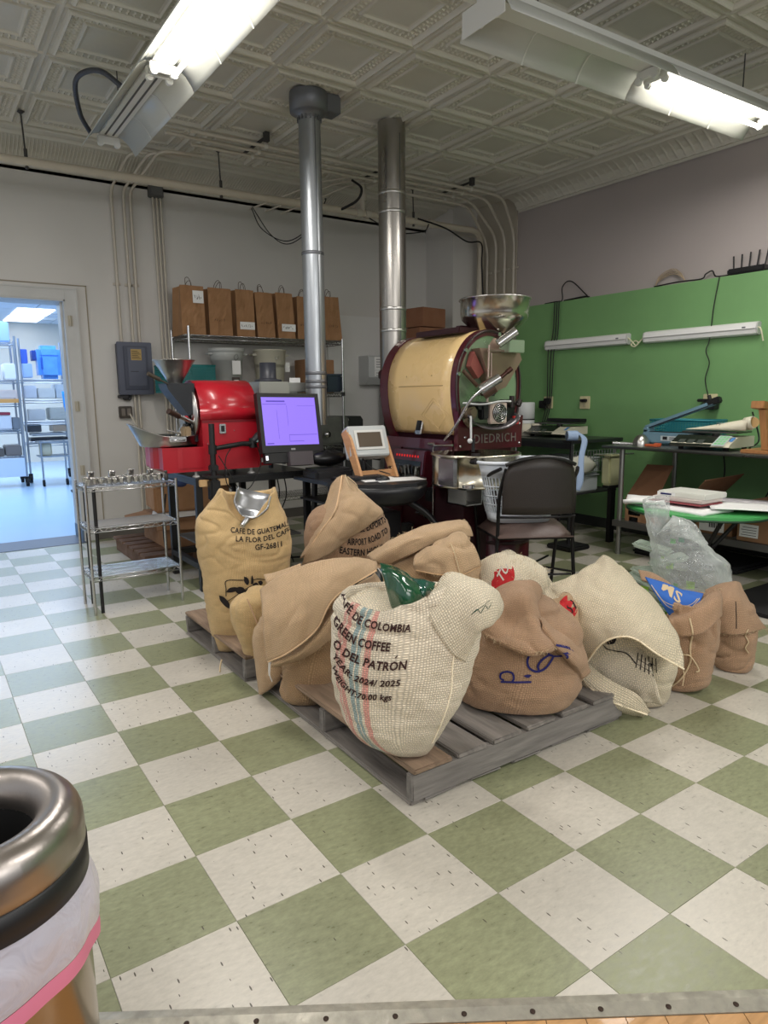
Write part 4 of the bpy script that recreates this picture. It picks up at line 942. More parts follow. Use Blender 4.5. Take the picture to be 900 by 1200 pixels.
q = MB(); L(q, (-.05, -.04, -.30), (.13, .02, -.205)); obj('speaker_pod', q, mat('smoky_grey_plastic', (78, 72, 76), .3), t)
q = MB(); L(q, (-.215, -.012, -.255), (-.198, -.010, -.225)); obj('indicator', q, mat('indicator_white', (230, 230, 240), .4, emis=(230, 230, 240), estr=1), t)
t = thing('monitor_arm', 'black monitor arm with a vertical pole clamped to the front of the red roaster table', 'monitor arm', (.76, 2.60, .66))
q = MB(); q.cyl((.765, 2.60, .66), (.765, 2.60, 1.14), .019, 16); obj('pole', q, blackp, t)
q = MB(); q.bbox((.765, 2.605, .70), (.07, .07, .14), 0, .01); q.bbox((.765, 2.64, .79), (.09, .14, .02), 0, .005); q.cyl((.765, 2.6, .61), (.765, 2.6, .66), .022, 14); obj('clamp', q, blackp, t)
q = MB(); q.cyl((.765, 2.60, .94), (.765, 2.60, 1.0), .027, 16); q.bbox((.765, 2.6, .85), (.055, .055, .04), 0, .006); obj('collar', q, blackp, t)
q = MB(); q.tube([(.765, 2.60, .975), (.88, 2.63, .985), (1.0, 2.66, .995), (1.08, 2.665, .99)], [.014, .017, .017, .02], 10); q.cyl((1.08, 2.665, .965), (1.08, 2.665, 1.03), .026, 14); obj('lower_arm', q, blackp, t)
a, b = Vector((1.08, 2.65, 1.01)), Vector((1.26, 2.60, 1.17)); d = (b-a).normalized()
q = MB(); q.tube([a, a+d*.04, b-d*.03, b], [.024, .032, .03, .02], 12); obj('upper_arm', q, mat('arm_charcoal', (40, 42, 46), .4), t)
q = MB(); q.tube([a+Vector((.01, -.034, -.006)), b+Vector((-.01, -.034, -.006))], .006, 6); obj('arm_stripe', q, mat('arm_stripe_teal', (130, 160, 158), .4), t)
q = MB(); q.cyl((1.27, 2.60, 1.17), (1.30, 2.585, 1.15), .03, 12); obj('tilt_head', q, blackp, t)
cable([(.80, 2.59, .93), (.88, 2.57, .78), (.93, 2.58, .70), (1.02, 2.60, .70), (1.12, 2.63, .86), (1.1, 2.66, 1.0)], .0035, 'thin black cable drooping below the monitor arm')
cable([(.92, 2.64, .985), (.86, 2.62, .9), (.85, 2.60, .75), (.89, 2.6, .69)], .0035, 'thin black cable hanging next to the clamp pole')
for k, x in enumerate((1.36, 1.41, 1.47)):
    cable([(x, 3.0, .72), (x+.04, 3.05, .55), (x-.02, 3.05, .35), (x+.06, 3.0, .02)], .005, ('wavy black cable hanging under the red roaster table, left one', 'wavy black cable hanging under the red roaster table, middle one', 'wavy black cable hanging under the red roaster table, right one')[k], group='cables under the red roaster table')
cable([(.66, 3.35, .6), (.64, 3.4, .3), (.70, 3.5, .02)], .006, 'black cable beside the rear left leg of the red roaster table')
cable([(1.45, 3.2, .02), (1.75, 3.1, .015), (1.9, 2.9, .02), (1.7, 2.7, .015), (1.5, 2.8, .015), (1.35, 2.95, .015)], .008, 'black cable coiled on the floor under the tables')

# ---------------------------------------------------------------- small black desk with screen, mouse, papers
t = thing('small_desk', 'small black desk with a bowed front edge left of the burgundy roaster', 'desk', (1.75, 2.1, 0))
P = []
for k in range(17):
    a = PI*k/16; P.append((1.66+.29*math.cos(PI+a)*1.0, 2.02-.24*math.sin(a)))
poly = [(1.37, 2.02)]+P[1:-1]+[(1.97, 2.02), (2.10, 2.55), (1.42, 2.62)]
poly = [(1.36, 2.12), (1.40, 1.97), (1.50, 1.83), (1.64, 1.75), (1.80, 1.73), (1.93, 1.80), (2.02, 1.92), (2.06, 2.05), (2.06, 2.62), (1.36, 2.62)]
q = MB(); q.prism(poly, .727, .752, 0, 'z'); obj('desk_top', q, mat('desk_black_laminate', (34, 35, 38), .35), t)
q = MB()
rows = [[(x, y, .728) for x, y in poly[:8]], [(x*.96+.066, y*.96+.09, .65) for x, y in poly[:8]], [(x*.85+.25, y*.85+.36, .60) for x, y in poly[:8]]]
q.grid(smooth_grid(rows, 2, 2), uv=False); obj('bowed_apron', q, mat('desk_black_laminate', (34, 35, 38), .35), t, solid=.006)
for pts in ([(1.85, 1.95, .62), (1.98, 1.83, .5), (2.06, 1.75, .3), (2.10, 1.70, .02)], [(1.50, 2.05, .62), (1.46, 2.0, .4), (1.42, 1.95, .02)], [(1.5, 2.56, .72), (1.48, 2.58, .02)], [(1.98, 2.56, .72), (2.0, 2.58, .02)]):
    q = MB(); q.tube(cm(pts, 5), .022, 8); obj('leg', q, black, t)
q = MB(); q.box((1.40, 2.15, .585), (2.0, 2.6, .60)); obj('under_shelf', q, blackp, t)
q = MB(); q.bbox((1.53, 2.42, .765), (.30, .22, .10), 0, .02); single('black_case', q, mat('case_black', (38, 38, 40), .35), 'flat black case with a rounded top on the left end of the small desk', 'case')
q = MB(); rows = []
for i in range(9):
    ph = -PI/2+PI*i/8; rows.append([(1.58+math.cos(ph)*math.cos(2*PI*j/20)*.15, 2.50+math.cos(ph)*math.sin(2*PI*j/20)*.08, .875+math.sin(ph)*.055*(1+.3*noise.noise(Vector((j*.4, i, 1))))) for j in range(20)])
q.grid(rows, closed=True, uv=False); single('leather_pouch', q, mat('black_leather', (18, 18, 20), .35), 'shiny black leather pouch on the flat case', 'pouch')
# touch screen on a wooden stand
t = thing('touch_screen', 'grey touch screen box on a pale wooden stand at the small desk', 'screen', (1.76, 2.30, .752))
R_ = Matrix.Translation((1.765, 2.28, .985)) @ Matrix.Rotation(-.12, 4, 'Z') @ Matrix.Rotation(math.radians(-22), 4, 'X')
q = MB(); q.bbox((0, 0, 0), (.30, .10, .22), 0, .008); q.v = [R_ @ Vector(v) for v in q.v]; o = obj('screen_box', q, mat('light_grey_enclosure', (188, 192, 192), .4), t)
q = MB(); q.box((-.105, -.056, -.065), (.115, -.050, .075), 0, R_); obj('screen_bezel', q, mat('pale_bezel', (214, 214, 210), .4), t)
q = MB(); q.box((-.085, -.059, -.048), (.095, -.056, .058), 0, R_); obj('display', q, mat('dark_glass', (96, 84, 74), .08, .0, spec=1, coat=1), t, label='dark glossy display')
m_ply = mat('pale_wood', (200, 150, 104), .6, var=.1, vscale=8, stretch=(1, 1, 8))
for s in (-1, 1):
    q = MB(); q.prism([(2.10, .752), (2.17, .752), (2.36, 1.05), (2.30, 1.08), (2.24, 1.02)], 1.765+s*.145-.01, 1.765+s*.145+.01, 0, 'x'); obj('stand_side', q, m_ply, t)
q = MB(); q.box((1.63, 2.15, .752), (1.90, 2.19, .80)); obj('stand_rail', q, m_ply, t)
q = MB(); q.tube(cm([(1.72, 2.26, .88), (1.74, 2.18, .82), (1.86, 2.12, .77)], 5), .004, 5); obj('cable', q, m_cable, t)
q = MB(); q.cyl((1.71, 2.27, .87), (1.71, 2.27, .92), .016, 10); q.cyl((1.82, 2.27, .87), (1.82, 2.27, .92), .014, 10); obj('cable_gland', q, galv2, t)
q = MB(); q.add([(1.62, 1.90, .753), (1.96, 1.84, .753), (2.0, 2.02, .753), (1.70, 2.09, .753)], [(0, 1, 2, 3)]); q.add([(1.55, 1.96, .7535), (1.82, 1.93, .7535), (1.86, 2.12, .7535), (1.60, 2.14, .7535)], [(0, 1, 2, 3)]); pp = single('paper_sheets', q, paper, 'white paper sheets spread under the computer mouse', 'paper', solid=.001)
t = thing('computer_mouse', 'black computer mouse lying on white paper on the small desk', 'mouse', (1.70, 1.98, .755))
rows = []
for i in range(7):
    ph = PI/2*i/6; rows.append([(1.70+math.cos(ph)*math.cos(2*PI*j/20)*.055, 1.98+math.cos(ph)*math.sin(2*PI*j/20)*.034, .755+math.sin(ph)*.03) for j in range(20)])
q = MB(); q.grid(rows, closed=True, uv=False); obj('shell', q, mat('mouse_black', (26, 28, 32), .4), t)
q = MB(); q.cyl((1.675, 1.965, .782), (1.68, 1.972, .784), .005, 8); obj('wheel', q, rubber, t)
t = thing('keyboard', 'black keyboard pushed under the touch screen stand', 'keyboard', (1.62, 2.15, .752))
R_ = Matrix.Translation((1.60, 2.12, .762)) @ Matrix.Rotation(-.12, 4, 'Z')
q = MB(); q.bbox((0, 0, 0), (.36, .13, .018), 0, .004); q.v = [R_ @ Vector(v) for v in q.v]; obj('base', q, blackp, t)
q = MB()
for i in range(14):
    for j in range(4): q.box((-.17+i*.0245, -.055+j*.028, .009), (-.17+i*.0245+.02, -.055+j*.028+.023, .014), 0, R_)
o = obj('keys', q, mat('keys_dark', (48, 48, 50), .5), t); o['kind'] = 'stuff'
m_glass = mat('clear_glass', (235, 240, 240), .05, trans=1, ior=1.45)
for k, (x, y) in enumerate(((1.96, 2.10), (2.01, 2.02), (1.92, 2.18), (2.02, 2.14))):
    q = MB(); q.lathe([(0, 0), (.026, 0), (.03, .07), (.028, .07), (.024, .006), (0, .006)], (x, y, .7525), 18)
    single('glass_tumbler', q, m_glass, 'small clear glass tumbler on the small desk, '+('left front', 'right front', 'left rear', 'right rear')[k]+' of the four', 'glass', 'glass tumblers on the small desk')
q = MB(); q.box((1.46, 2.14, .30), (1.96, 2.5, .50)); single('black_box', q, mat('pc_black', (30, 30, 32), .4), 'black computer case lying under the small desk', 'computer')
# ================================================================== THE BIG BURGUNDY ROASTER
m_burg = mat('burgundy_enamel', (74, 16, 30), .3, coat=.4); m_burgd = mat('burgundy_dark', (46, 14, 22), .4)
m_cream_e = mat('cream_enamel', (224, 192, 136), .28, coat=.35, var=.015, vscale=3)
m_polish = mat('green_reflection_plate', (150, 172, 142), .25, .55, var=.08, vscale=4)  # steel face plate, the green wall's reflection tinted into its colour
t = thing('drum_roaster', 'large burgundy drum coffee roaster with a cream drum cover and steel hopper', 'coffee roaster', (2.5, 2.2, 0))
RX, RZ, RYF, RYB = 2.515, 1.375, 1.85, 2.74
def arch(s=1.0, n=26, low=True):
    """outline of the drum cover in x, z: barrel with a slightly tucked-in foot"""
    P = []
    for k in range(n+1):
        a = math.radians(-52+284*k/n)          # right foot, over the top, to the left foot
        P.append((RX+.305*s*(abs(math.cos(a))**(1 if math.sin(a) > 0 else .72))*(1 if math.cos(a) > 0 else -1), RZ+.375*s*math.sin(a)*(1 if math.sin(a) > 0 else 1.24)))
    P[-1] = (RX-.215*s, .99); P[0] = (RX+.215*s, .99)
    return P
A = arch(.97)
q = MB(); q.prism(A, RYF+.03, RYB-.03, 0, 'y'); obj('drum_housing', q, m_burgd, t)
# cream cover: from the crest down the left side
cov = [p for p in arch(1.0, 60)][28:60]
rows = [[(x, y, z) for (x, z) in cov] for y in [RYF+.035+(RYB-RYF-.13)*k/6 for k in range(7)]]
q = MB(); q.grid(rows, uv=False); obj('drum_cover', q, m_cream_e, t, solid=.012, label='cream enamelled drum cover')
q = MB()
for k in (49,): 
    a_, b_ = cov[k-28], cov[k-27]
    q.tube([(a_[0]-.007, RYF+.12, a_[1]), (a_[0]-.007, RYB-.25, a_[1])], .0022, 5)
for yy in (2.1, 2.4): q.lathe([(.006, 0), (0, .004)], (cov[19][0]-.006, yy, cov[19][1]+.01), 8, 0, Matrix.Rotation(-PI/2, 4, 'Y'))
obj('cover_seam', q, mat('dark_cream_seam', (150, 120, 76), .5), t)  # seam line and screw dots in a darker cream
xl, zl = cov[-4]
R_ = Matrix.Translation((2.235, 2.28, 1.085)) @ Matrix.Rotation(math.radians(14), 4, 'Y')
q = MB(); q.bbox((0, 0, 0), (.014, .075, .12), 0, .006); q.v = [R_ @ Vector(v) for v in q.v]; o = obj('cover_latch', q, chrome, t)
q = MB(); q.bbox((-.01, 0, .005), (.008, .045, .075), 0, .004); q.v = [R_ @ Vector(v) for v in q.v]; obj('latch_recess', q, black, o)
# embossed diamond on the cover
q = MB()
for s in (1.0, .8):
    P = []
    for (dy, dz) in ((0, .12), (.16, 0), (0, -.12), (-.16, 0)):
        zz = 1.17+dz*s; aa = (zz-RZ)/(.375*(1.24 if zz < RZ else 1)); xx = RX-.305*math.sqrt(max(0, 1-aa*aa))**(.72 if zz < RZ else 1)-.008
        P.append((xx, 2.08+dy*s, zz))
    q.tube(P, .0022, 5, closed=True)
obj('cover_emblem', q, mat('cream_emblem', (224, 194, 140), .25), t)
# rear and front rims
for y0, y1, s, nm in ((RYB-.10, RYB, 1.035, 'rear_rim'), (RYF-.01, RYF+.04, 1.02, 'front_rim')):
    q = MB(); P = arch(s, 60); Pi = arch(.90, 60); vs = []
    for (p, pi) in zip(P, Pi): vs += [(p[0], y0, p[1]), (pi[0], y0, pi[1]), (p[0], y1, p[1]), (pi[0], y1, pi[1])]
    fs = []
    for k in range(len(P)-1):
        a = 4*k; b = a+4; fs += [(a, b, b+1, a+1), (a+2, a+3, b+3, b+2), (a, a+2, b+2, b), (a+1, b+1, b+3, a+3)]
    q.add(vs, fs); obj(nm, q, m_burg, t)
# front plate
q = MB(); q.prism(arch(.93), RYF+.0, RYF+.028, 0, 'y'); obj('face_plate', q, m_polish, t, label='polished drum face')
q = MB(); q.tube([(x, RYF-.012, z) for x, z in arch(.985, 40)], .009, 6); obj('guard_hoop', q, mat('dark_hoop', (66, 56, 54), .4, .5), t)
q = MB()
for a in (-20, 40, 75, 140, 168):
    r = math.radians(a); q.cyl((RX+.295*math.cos(r), RYF-.03, RZ+.362*math.sin(r)), (RX+.295*math.cos(r), RYF, RZ+.362*math.sin(r)), .014, 10)
obj('hoop_bolts', q, chrome, t)
# lower apron with the maker's name in raised letters
q = MB(); q.prism([(2.215, .93), (2.82, .93), (2.835, 1.16), (2.78, 1.12), (2.70, 1.09), (2.32, 1.09), (2.25, 1.14), (2.215, 1.2)], RYF-.03, RYF+.01, 0, 'y'); ap = obj('apron', q, m_burg, t)
def text_mesh(s, size=1, extrude=.001, offset=0, space=1, shear=0, res=3):
    c = bpy.data.curves.new('txt', 'FONT'); c.body = s; c.size = size; c.extrude = extrude; c.offset = offset; c.space_character = space; c.shear = shear; c.resolution_u = res
    c.align_x = 'LEFT'; c.align_y = 'BOTTOM_BASELINE'
    o = bpy.data.objects.new('txt', c); C.objects.link(o); bpy.context.view_layer.update()
    me = bpy.data.meshes.new_from_object(o.evaluated_get(bpy.context.evaluated_depsgraph_get())); bpy.data.objects.remove(o)
    return me
def text_flat(s, width, height, M4, **k):
    """MB with the text fitted to width x height in the xy plane then moved by M4"""
    me = text_mesh(s, 1, **k); xs = [v.co.x for v in me.vertices]; ys = [v.co.y for v in me.vertices]
    x0, x1, y0, y1 = min(xs), max(xs), min(ys), max(ys)
    mb = MB(); mb.add([M4 @ Vector(((v.co.x-x0)/(x1-x0)*width, (v.co.y-y0)/(y1-y0)*height, v.co.z)) for v in me.vertices], [list(p.vertices) for p in me.polygons]); return mb
q = text_flat('DIEDRICH', .40, .062, Matrix.Translation((2.36, RYF-.034, .975)) @ Matrix.Rotation(PI/2, 4, 'X'), extrude=.003, space=1.15)
obj('raised_lettering', q, mat('letter_grey', (150, 138, 136), .35, .6), ap, label='raised silver letters')
q = MB()
for x, z in ((2.24, .96), (2.80, .96), (2.28, 1.02), (2.80, 1.10)): q.lathe([(.010, 0), (.010, .004), (0, .008)], (x, RYF-.03, z), 10, 0, Matrix.Rotation(PI/2, 4, 'X'))
obj('apron_bolts', q, chrome, ap)
# clear curved shield under the face
rows = []
for k in range(13):
    a = PI+PI*k/12; rows.append([(RX-.04+.225*math.cos(a), RYF-.04-.05*j, 1.20+.09*math.sin(a)-.02*j) for j in range(3)])
q = MB(); q.grid(rows, uv=False); obj('chaff_tray', q, mat('smoky_tray', (88, 84, 86), .25, .4), t, solid=.004)
# fan, motors and fittings across the face
fy = RYF-.12
q = MB(); q.bbox((2.51, fy+.02, 1.185), (.15, .05, .15), 0, .008); fan = obj('cooling_fan', q, mat('fan_frame', (196, 178, 164), .5), t)
q = MB(); q.lathe([(0, 0), (.066, 0), (.066, .002), (0, .002)], (2.51, fy-.006, 1.185), 28, 0, Matrix.Rotation(PI/2, 4, 'X')); obj('fan_dark', q, black, fan)
q = MB()
for r in (.018, .032, .046, .060): q.tube([(2.51+r*math.cos(a*PI/12), fy-.012, 1.185+r*math.sin(a*PI/12)) for a in range(24)], .0034, 5, closed=True)
for a in (45, 135, 225, 315): q.tube([(2.51, fy-.012, 1.185), (2.51+.066*math.cos(math.radians(a)), fy-.012, 1.185+.066*math.sin(math.radians(a)))], .003, 5)
obj('fan_guard', q, chrome, fan)
q = MB(); q.bbox((2.40, fy+.04, 1.20), (.06, .06, .12), 0, .01); q.cyl((2.36, fy+.02, 1.235), (2.36, fy+.10, 1.235), .028, 14); obj('motor_block', q, blackp, t)
q = MB(); q.cyl((2.29, fy+.03, 1.19), (2.29, fy+.10, 1.19), .045, 18); q.cyl((2.29, fy+.01, 1.19), (2.29, fy+.03, 1.19), .028, 16); q.cyl((2.25, fy+.05, 1.14), (2.29, fy+.05, 1.10), .02, 12); obj('gas_valve', q, mat('dull_bronze', (126, 112, 92), .45, .6), t)
q = MB(); q.cyl((2.24, fy+.03, 1.235), (2.32, fy+.03, 1.245), .012, 10); q.cyl((2.60, fy+.02, 1.25), (2.70, fy+.02, 1.25), .014, 12); q.cyl((2.65, fy+.02, 1.22), (2.65, fy+.02, 1.30), .018, 12); q.cyl((2.69, fy, 1.23), (2.71, fy, 1.27), .02, 12); obj('pipe_fittings', q, mat('dark_fittings', (52, 46, 44), .4, .5), t)
q = MB(); q.bbox((2.62, fy+.06, 1.20), (.07, .05, .15), 0, .005); q.bbox((2.68, fy+.07, 1.17), (.05, .05, .12), 0, .005); obj('ignition_box', q, black, t)
q = MB(); q.tube(cm([(2.20, fy+.02, 1.255), (2.35, fy-.01, 1.245), (2.5, fy-.01, 1.262), (2.62, fy, 1.262)], 6), .007, 6); obj('white_hose', q, mat('pale_hose', (206, 208, 208), .4), t)
q = MB(); q.bbox((2.70, fy+.03, 1.13), (.05, .02, .06), 0, .003); obj('warning_label', q, mat('red_label', (200, 60, 56), .5), t, label='red warning label')
q = MB(); q.tube([(2.235, RYF-.14, 1.17), (2.23, RYF-.15, 1.02)], .008, 6); q.lathe([(0, -.018), (.014, -.012), (.018, 0), (.014, .012), (0, .018)], (2.22, RYF-.15, 1.005), 12); obj('drop_lever', q, mat('pale_hose', (206, 208, 208), .4), t)
q = MB(); q.cyl((2.25, RYF-.15, .93), (2.25, RYF-.15, 1.02), .012, 10); obj('lever_pivot', q, black, t)
# sight tube and copper coloured plates above
q = MB(); q.bbox((2.50, RYF-.03, 1.345), (.075, .08, .09), 0, .012); q.cyl((2.50, RYF-.08, 1.345), (2.50, RYF-.02, 1.345), .024, 14); obj('bean_probe_box', q, black, t)
q = MB(); q.prism([(2.35, 1.62), (2.72, 1.62), (2.75, 1.55), (2.60, 1.36), (2.50, 1.33), (2.45, 1.39), (2.42, 1.47)], RYF-.09, RYF-.005, 0, 'y'); obj('feed_chute', q, mat('feed_chute_steel', (150, 128, 112), .4, .6, var=.15), t)
q = MB(); q.prism([(2.33, 1.60), (2.42, 1.46), (2.37, 1.42), (2.30, 1.50)], RYF-.06, RYF-.01, 0, 'y'); obj('chute_side', q, mat('reddish_steel', (168, 96, 90), .4, .5), t)
q = MB(); q.bbox((2.62, RYF-.12, 1.635), (.15, .10, .085), 0, .004); obj('gate_box', q, mat('gate_steel', (176, 188, 170), .3, .7), t)
q = MB(); q.cyl((2.40, RYF-.12, 1.60), (2.62, RYF-.12, 1.605), .008, 8); q.tube([(2.41, RYF-.12, 1.64), (2.405, RYF-.12, 1.45), (2.40, RYF-.12, 1.26)], .009, 6); q.tube([(2.45, RYF-.10, 1.60), (2.45, RYF-.10, 1.42)], .006, 6); q.bbox((2.42, RYF-.12, 1.42), (.06, .02, .02), 0, .004); obj('linkage', q, mat('bare_metal_rod', (170, 150, 138), .35, .7), t)
for (p, e, nm) in (((2.46, RYF-.15, 1.645), (2.56, RYF-.22, 1.73), 'gate_handle'), ((2.26, RYF-.20, 1.34), (2.37, RYF-.27, 1.42), 'door_handle_bar')):
    q = MB(); q.cyl(p, e, .032, 22); obj(nm, q, chrome, t)
q = MB(); q.tube(cm([(2.27, RYF-.22, 1.35), (2.21, RYF-.16, 1.27), (2.185, RYF-.06, 1.12), (2.19, 1.93, 1.0)], 6), .010, 8); obj('bent_rod', q, chrome, t)
q = MB(); q.cyl((2.36, RYF-.10, 1.31), (2.54, RYF-.16, 1.46), .014, 10); q.cyl((2.54, RYF-.16, 1.46), (2.57, RYF-.17, 1.485), .018, 10); obj('trier_bar', q, mat('dark_bronze_bar', (74, 46, 38), .35, .5), t)
q = MB(); q.cyl((2.25, RYF-.04, 1.47), (2.36, RYF-.06, 1.37), .014, 10); q.cyl((2.34, RYF-.14, 1.31), (2.40, RYF-.19, 1.36), .038, 16); obj('sample_port', q, mat('brown_bar', (96, 74, 60), .4, .4), t)
# hopper
hx, hy = 2.66, 1.95
q = MB(); q.lathe([(.055, 1.60), (.06, 1.68), (.085, 1.71), (.195, 1.80), (.232, 1.835), (.243, 1.87), (.246, 1.965), (.256, 1.97), (.256, 1.978), (.244, 1.978), (.236, 1.88), (.205, 1.83), (.06, 1.72)], (hx, hy, 0), 48); hop = obj('hopper', q, mat('spun_steel', (196, 190, 180), .2, 1, var=.12, vscale=5), t)
q = MB(); q.tube([(hx+.252*math.cos(a*PI/16), hy+.252*math.sin(a*PI/16), 1.975) for a in range(32)], .006, 6, closed=True); obj('hopper_rim', q, steel, hop)
q = MB(); q.lathe([(.055, 1.36), (.06, 1.45), (.10, 1.60), (.11, 1.66), (.09, 1.70)], (hx-.06, hy-.02, 0), 24); obj('hopper_neck', q, mat('feed_chute_steel', (150, 128, 112), .4, .6), t)
q = MB(); q.bbox((2.50, 2.2, 1.755), (.34, .5, .04), 0, .006); q.bbox((2.60, 2.1, 1.785), (.30, .06, .03), 0, .004); obj('top_bracket', q, m_burgd, t)
q = MB(); q.lathe([(.11, 1.44), (.125, 1.46), (.125, 1.50), (.109, 1.52)], (2.46, 2.93, 0), 30); q.box((2.36, 2.72, 1.30), (2.6, 2.98, 1.46)); obj('flue_box', q, m_burgd, t)
# body below the drum
q = MB(); q.prism([(2.24, .0), (2.80, 0), (2.80, .99), (2.24, .99)], 1.90, 2.74, 0, 'y'); obj('cabinet_body', q, m_burg, t)
q = MB(); q.box((2.215, 1.88, .925), (2.23, 2.76, 1.0)); q.box((2.225, 2.50, .04), (2.238, 2.52, .93)); q.box((2.225, 2.0, .04), (2.238, 2.02, .93)); obj('side_edging', q, m_burg, t)
R_ = Matrix.Translation((2.20, 2.33, .76)) @ Matrix.Rotation(math.radians(8), 4, 'Y')
q = MB(); q.bbox((0, 0, 0), (.09, .40, .30), 0, .01); q.v = [R_ @ Vector(v) for v in q.v]; cp_ = obj('control_panel', q, m_burg, t)
q = MB(); q.box((-.050, -.165, -.12), (-.046, .165, .07), 0, R_); obj('control_screen', q, mat('dark_screen', (18, 18, 20), .2), cp_, label='dark glossy screen')
q = MB()
rr_ = random.Random(3)
for k in range(9): q.box((-.0475, .15-.033*k-.014, .095), (-.0455, .15-.033*k, .112), 0, R_)
obj('led_digits', q, mat('red_led', (220, 30, 30), .4, emis=(255, 40, 36), estr=.35), cp_, label='row of red lit digits and lamps')
q = MB()
for k in range(4):
    for j in range(8): q.box((-.0515, .14-.037*j-.018, .03-.035*k), (-.0502, .14-.037*j, .036-.035*k), 0, R_)
o = obj('screen_text', q, mat('screen_grey_text', (74, 76, 78), .4), cp_); o['kind'] = 'stuff'
q = MB(); q.bbox((2.21, 2.10, .60), (.05, .10, .10), 0, .004); q.bbox((2.19, 2.10, .60), (.02, .06, .06), 0, .004); obj('disconnect_switch', q, black, t)
q = MB(); q.bbox((2.19, 2.18, .45), (.03, .16, .02), 0, .004); q.bbox((2.18, 2.12, .44), (.03, .05, .03), 0, .004); obj('drawer_handle', q, chrome, t)
q = MB(); q.bbox((2.21, 2.40, .28), (.05, .11, .13), 0, .006); q.bbox((2.185, 2.40, .28), (.012, .08, .10), 0, .004); obj('outlet_box', q, mat('grey_black_box', (58, 56, 56), .5), t)
q = MB(); q.tube(arc_pts([(2.185, 2.05, .30), (2.185, 2.05, .955), (2.185, 1.84, .97)], .03), .0075, 8); q.tube([(2.20, 2.12, .965), (2.19, 2.05, .965)], .012, 6); obj('chrome_conduit', q, chrome, t)
q = MB(); q.tube(arc_pts([(2.215, 2.78, .82), (2.10, 2.78, .84), (2.06, 2.78, .80), (2.06, 2.76, .55)], .05), .022, 10); obj('gas_elbow', q, blackp, t)
# cooling bin on the camera side
bx, by, br_ = 2.21, 1.63, .285
q = MB(); q.lathe([(0, .73), (br_, .72), (br_+.006, .725), (br_+.006, .735), (br_, .74), (br_, .915), (br_+.012, .918), (br_+.012, .932), (br_-.012, .932), (br_-.014, .80), (0, .80)], (bx, by, 0), 56); bin2 = obj('cooling_bin', q, mat('bin_steel', (200, 194, 176), .22, 1, var=.1, vscale=6, stretch=(6, 6, .4)), t)
q = MB()
for k in range(3):
    q.box((-.25, -.012, .86), (.25, .012, .885), 0, Matrix.Translation((bx, by, 0)) @ Matrix.Rotation(k*PI/3, 4, 'Z'))
q.cyl((bx, by, .8), (bx, by, .925), .03, 14); obj('stirrer_arms', q, mat('stirrer_dark', (60, 56, 56), .4, .6), bin2)
q = MB(); q.box((bx-.30, by-.13, .74), (bx-.27, by+.02, .91)); q.cyl((bx-.235, by-.2, .735), (bx-.235, by-.2, .755), .04, 16); obj('bin_door', q, chrome, bin2)
q = MB()
for z in (.62, .72): q.box((bx-.26, by-.20, z), (bx-.12, by-.02, z+.008))
for x in (bx-.26, bx-.128): q.box((x, by-.20, .62), (x+.008, by-.02, .728))
q.box((bx-.26, by-.03, .62), (bx-.12, by-.02, .728)); obj('discharge_spout', q, steel, bin2)
q = MB(); q.box((2.10, 1.62, .0), (2.50, 1.92, .72)); obj('bin_stand', q, m_burgd, t)
q = MB(); q.lathe([(0, 0), (.21, 0), (.215, .01), (.21, .02), (.21, .63), (.195, .64), (0, .64)], (2.50, 1.70, 0), 40); obj('chaff_drum', q, m_burg, t, label='burgundy steel drum')
q = MB(); q.lathe([(.2105, .30), (.216, .305), (.216, .32), (.2105, .325)], (2.50, 1.70, 0), 40); obj('chaff_drum_band', q, m_burgd, t)
# ================================================================== CHAIR, BASKET, RIGHT SIDE
hd = math.radians(30)
cr_ = Vector((math.cos(hd), -math.sin(hd), 0)); cf_ = Vector((math.sin(hd), math.cos(hd), 0))
BR = Vector((2.45, 1.0, 0)); BL = BR-cr_*.47; cc = (BR+BL)/2
t = thing('arm_chair', 'black steel-framed chair with dark backrest and brown padded seat, back to the camera', 'chair', tuple(cc))
def P3(u, f, z): return cc+cr_*u+cf_*f+Vector((0, 0, z))
m_frame = mat('chair_frame_black', (24, 23, 24), .4, .4)
for s, nm in ((-1, 'left'), (1, 'right')):
    q = MB(); q.tube(cm([P3(s*.255, -.03, 0), P3(s*.235, .0, .45), P3(s*.232, -.02, .70), P3(s*.20, -.05, .87)], 6), .0115, 8); obj('leg', q, m_frame, t)
    q = MB(); q.tube(cm([P3(s*.25, .44, 0), P3(s*.265, .41, .30), P3(s*.285, .40, .50), P3(s*.30, .38, .64), P3(s*.30, .26, .73), P3(s*.275, .08, .82), P3(s*.235, -.05, .87)], 6), .0115, 8); obj('leg', q, m_frame, t)
rows = []
for i in range(7):
    z = .595+.29*i/6; w = .222-.03*max(0, (i-3)/3)**2; r = []
    for j in range(13):
        u = -1+2*j/12; r.append(P3(w*u, -.045-.045*(1-u*u)-.02*i/6, z+(.055*(1-u*u)*(i/6)**2)-(.0)))
    rows.append(r)
q = MB(); q.grid(rows, uv=False); bk = obj('backrest', q, mat('dark_vinyl', (46, 40, 36), .45, bump=.3, bscale=180), t, solid=.022)
q = MB(); q.tube([P3(.222*math.cos(0)*u_, -.05-.045*(1-u_*u_)-.02, .888+.055*(1-u_*u_)) for u_ in [-.95+1.9*k/14 for k in range(15)]], .012, 8); obj('back_top_trim', q, mat('black_trim', (20, 20, 21), .35), t)
q = MB(); q.tube([P3(.232*u_, -.04-.03*(1-u_*u_), .575) for u_ in [-1+2*k/10 for k in range(11)]], .008, 6); obj('back_rail', q, m_frame, t)
rows = []
for i in range(9):
    f = -.03+.46*i/8; r = []
    for j in range(11):
        u = -1+2*j/10; e = (1-abs(u)**5)*(1-abs(2*i/8-1)**5); r.append(P3(.235*u*(1+.2*i/8), f, .445+.07*e**.6))
    rows.append(r)
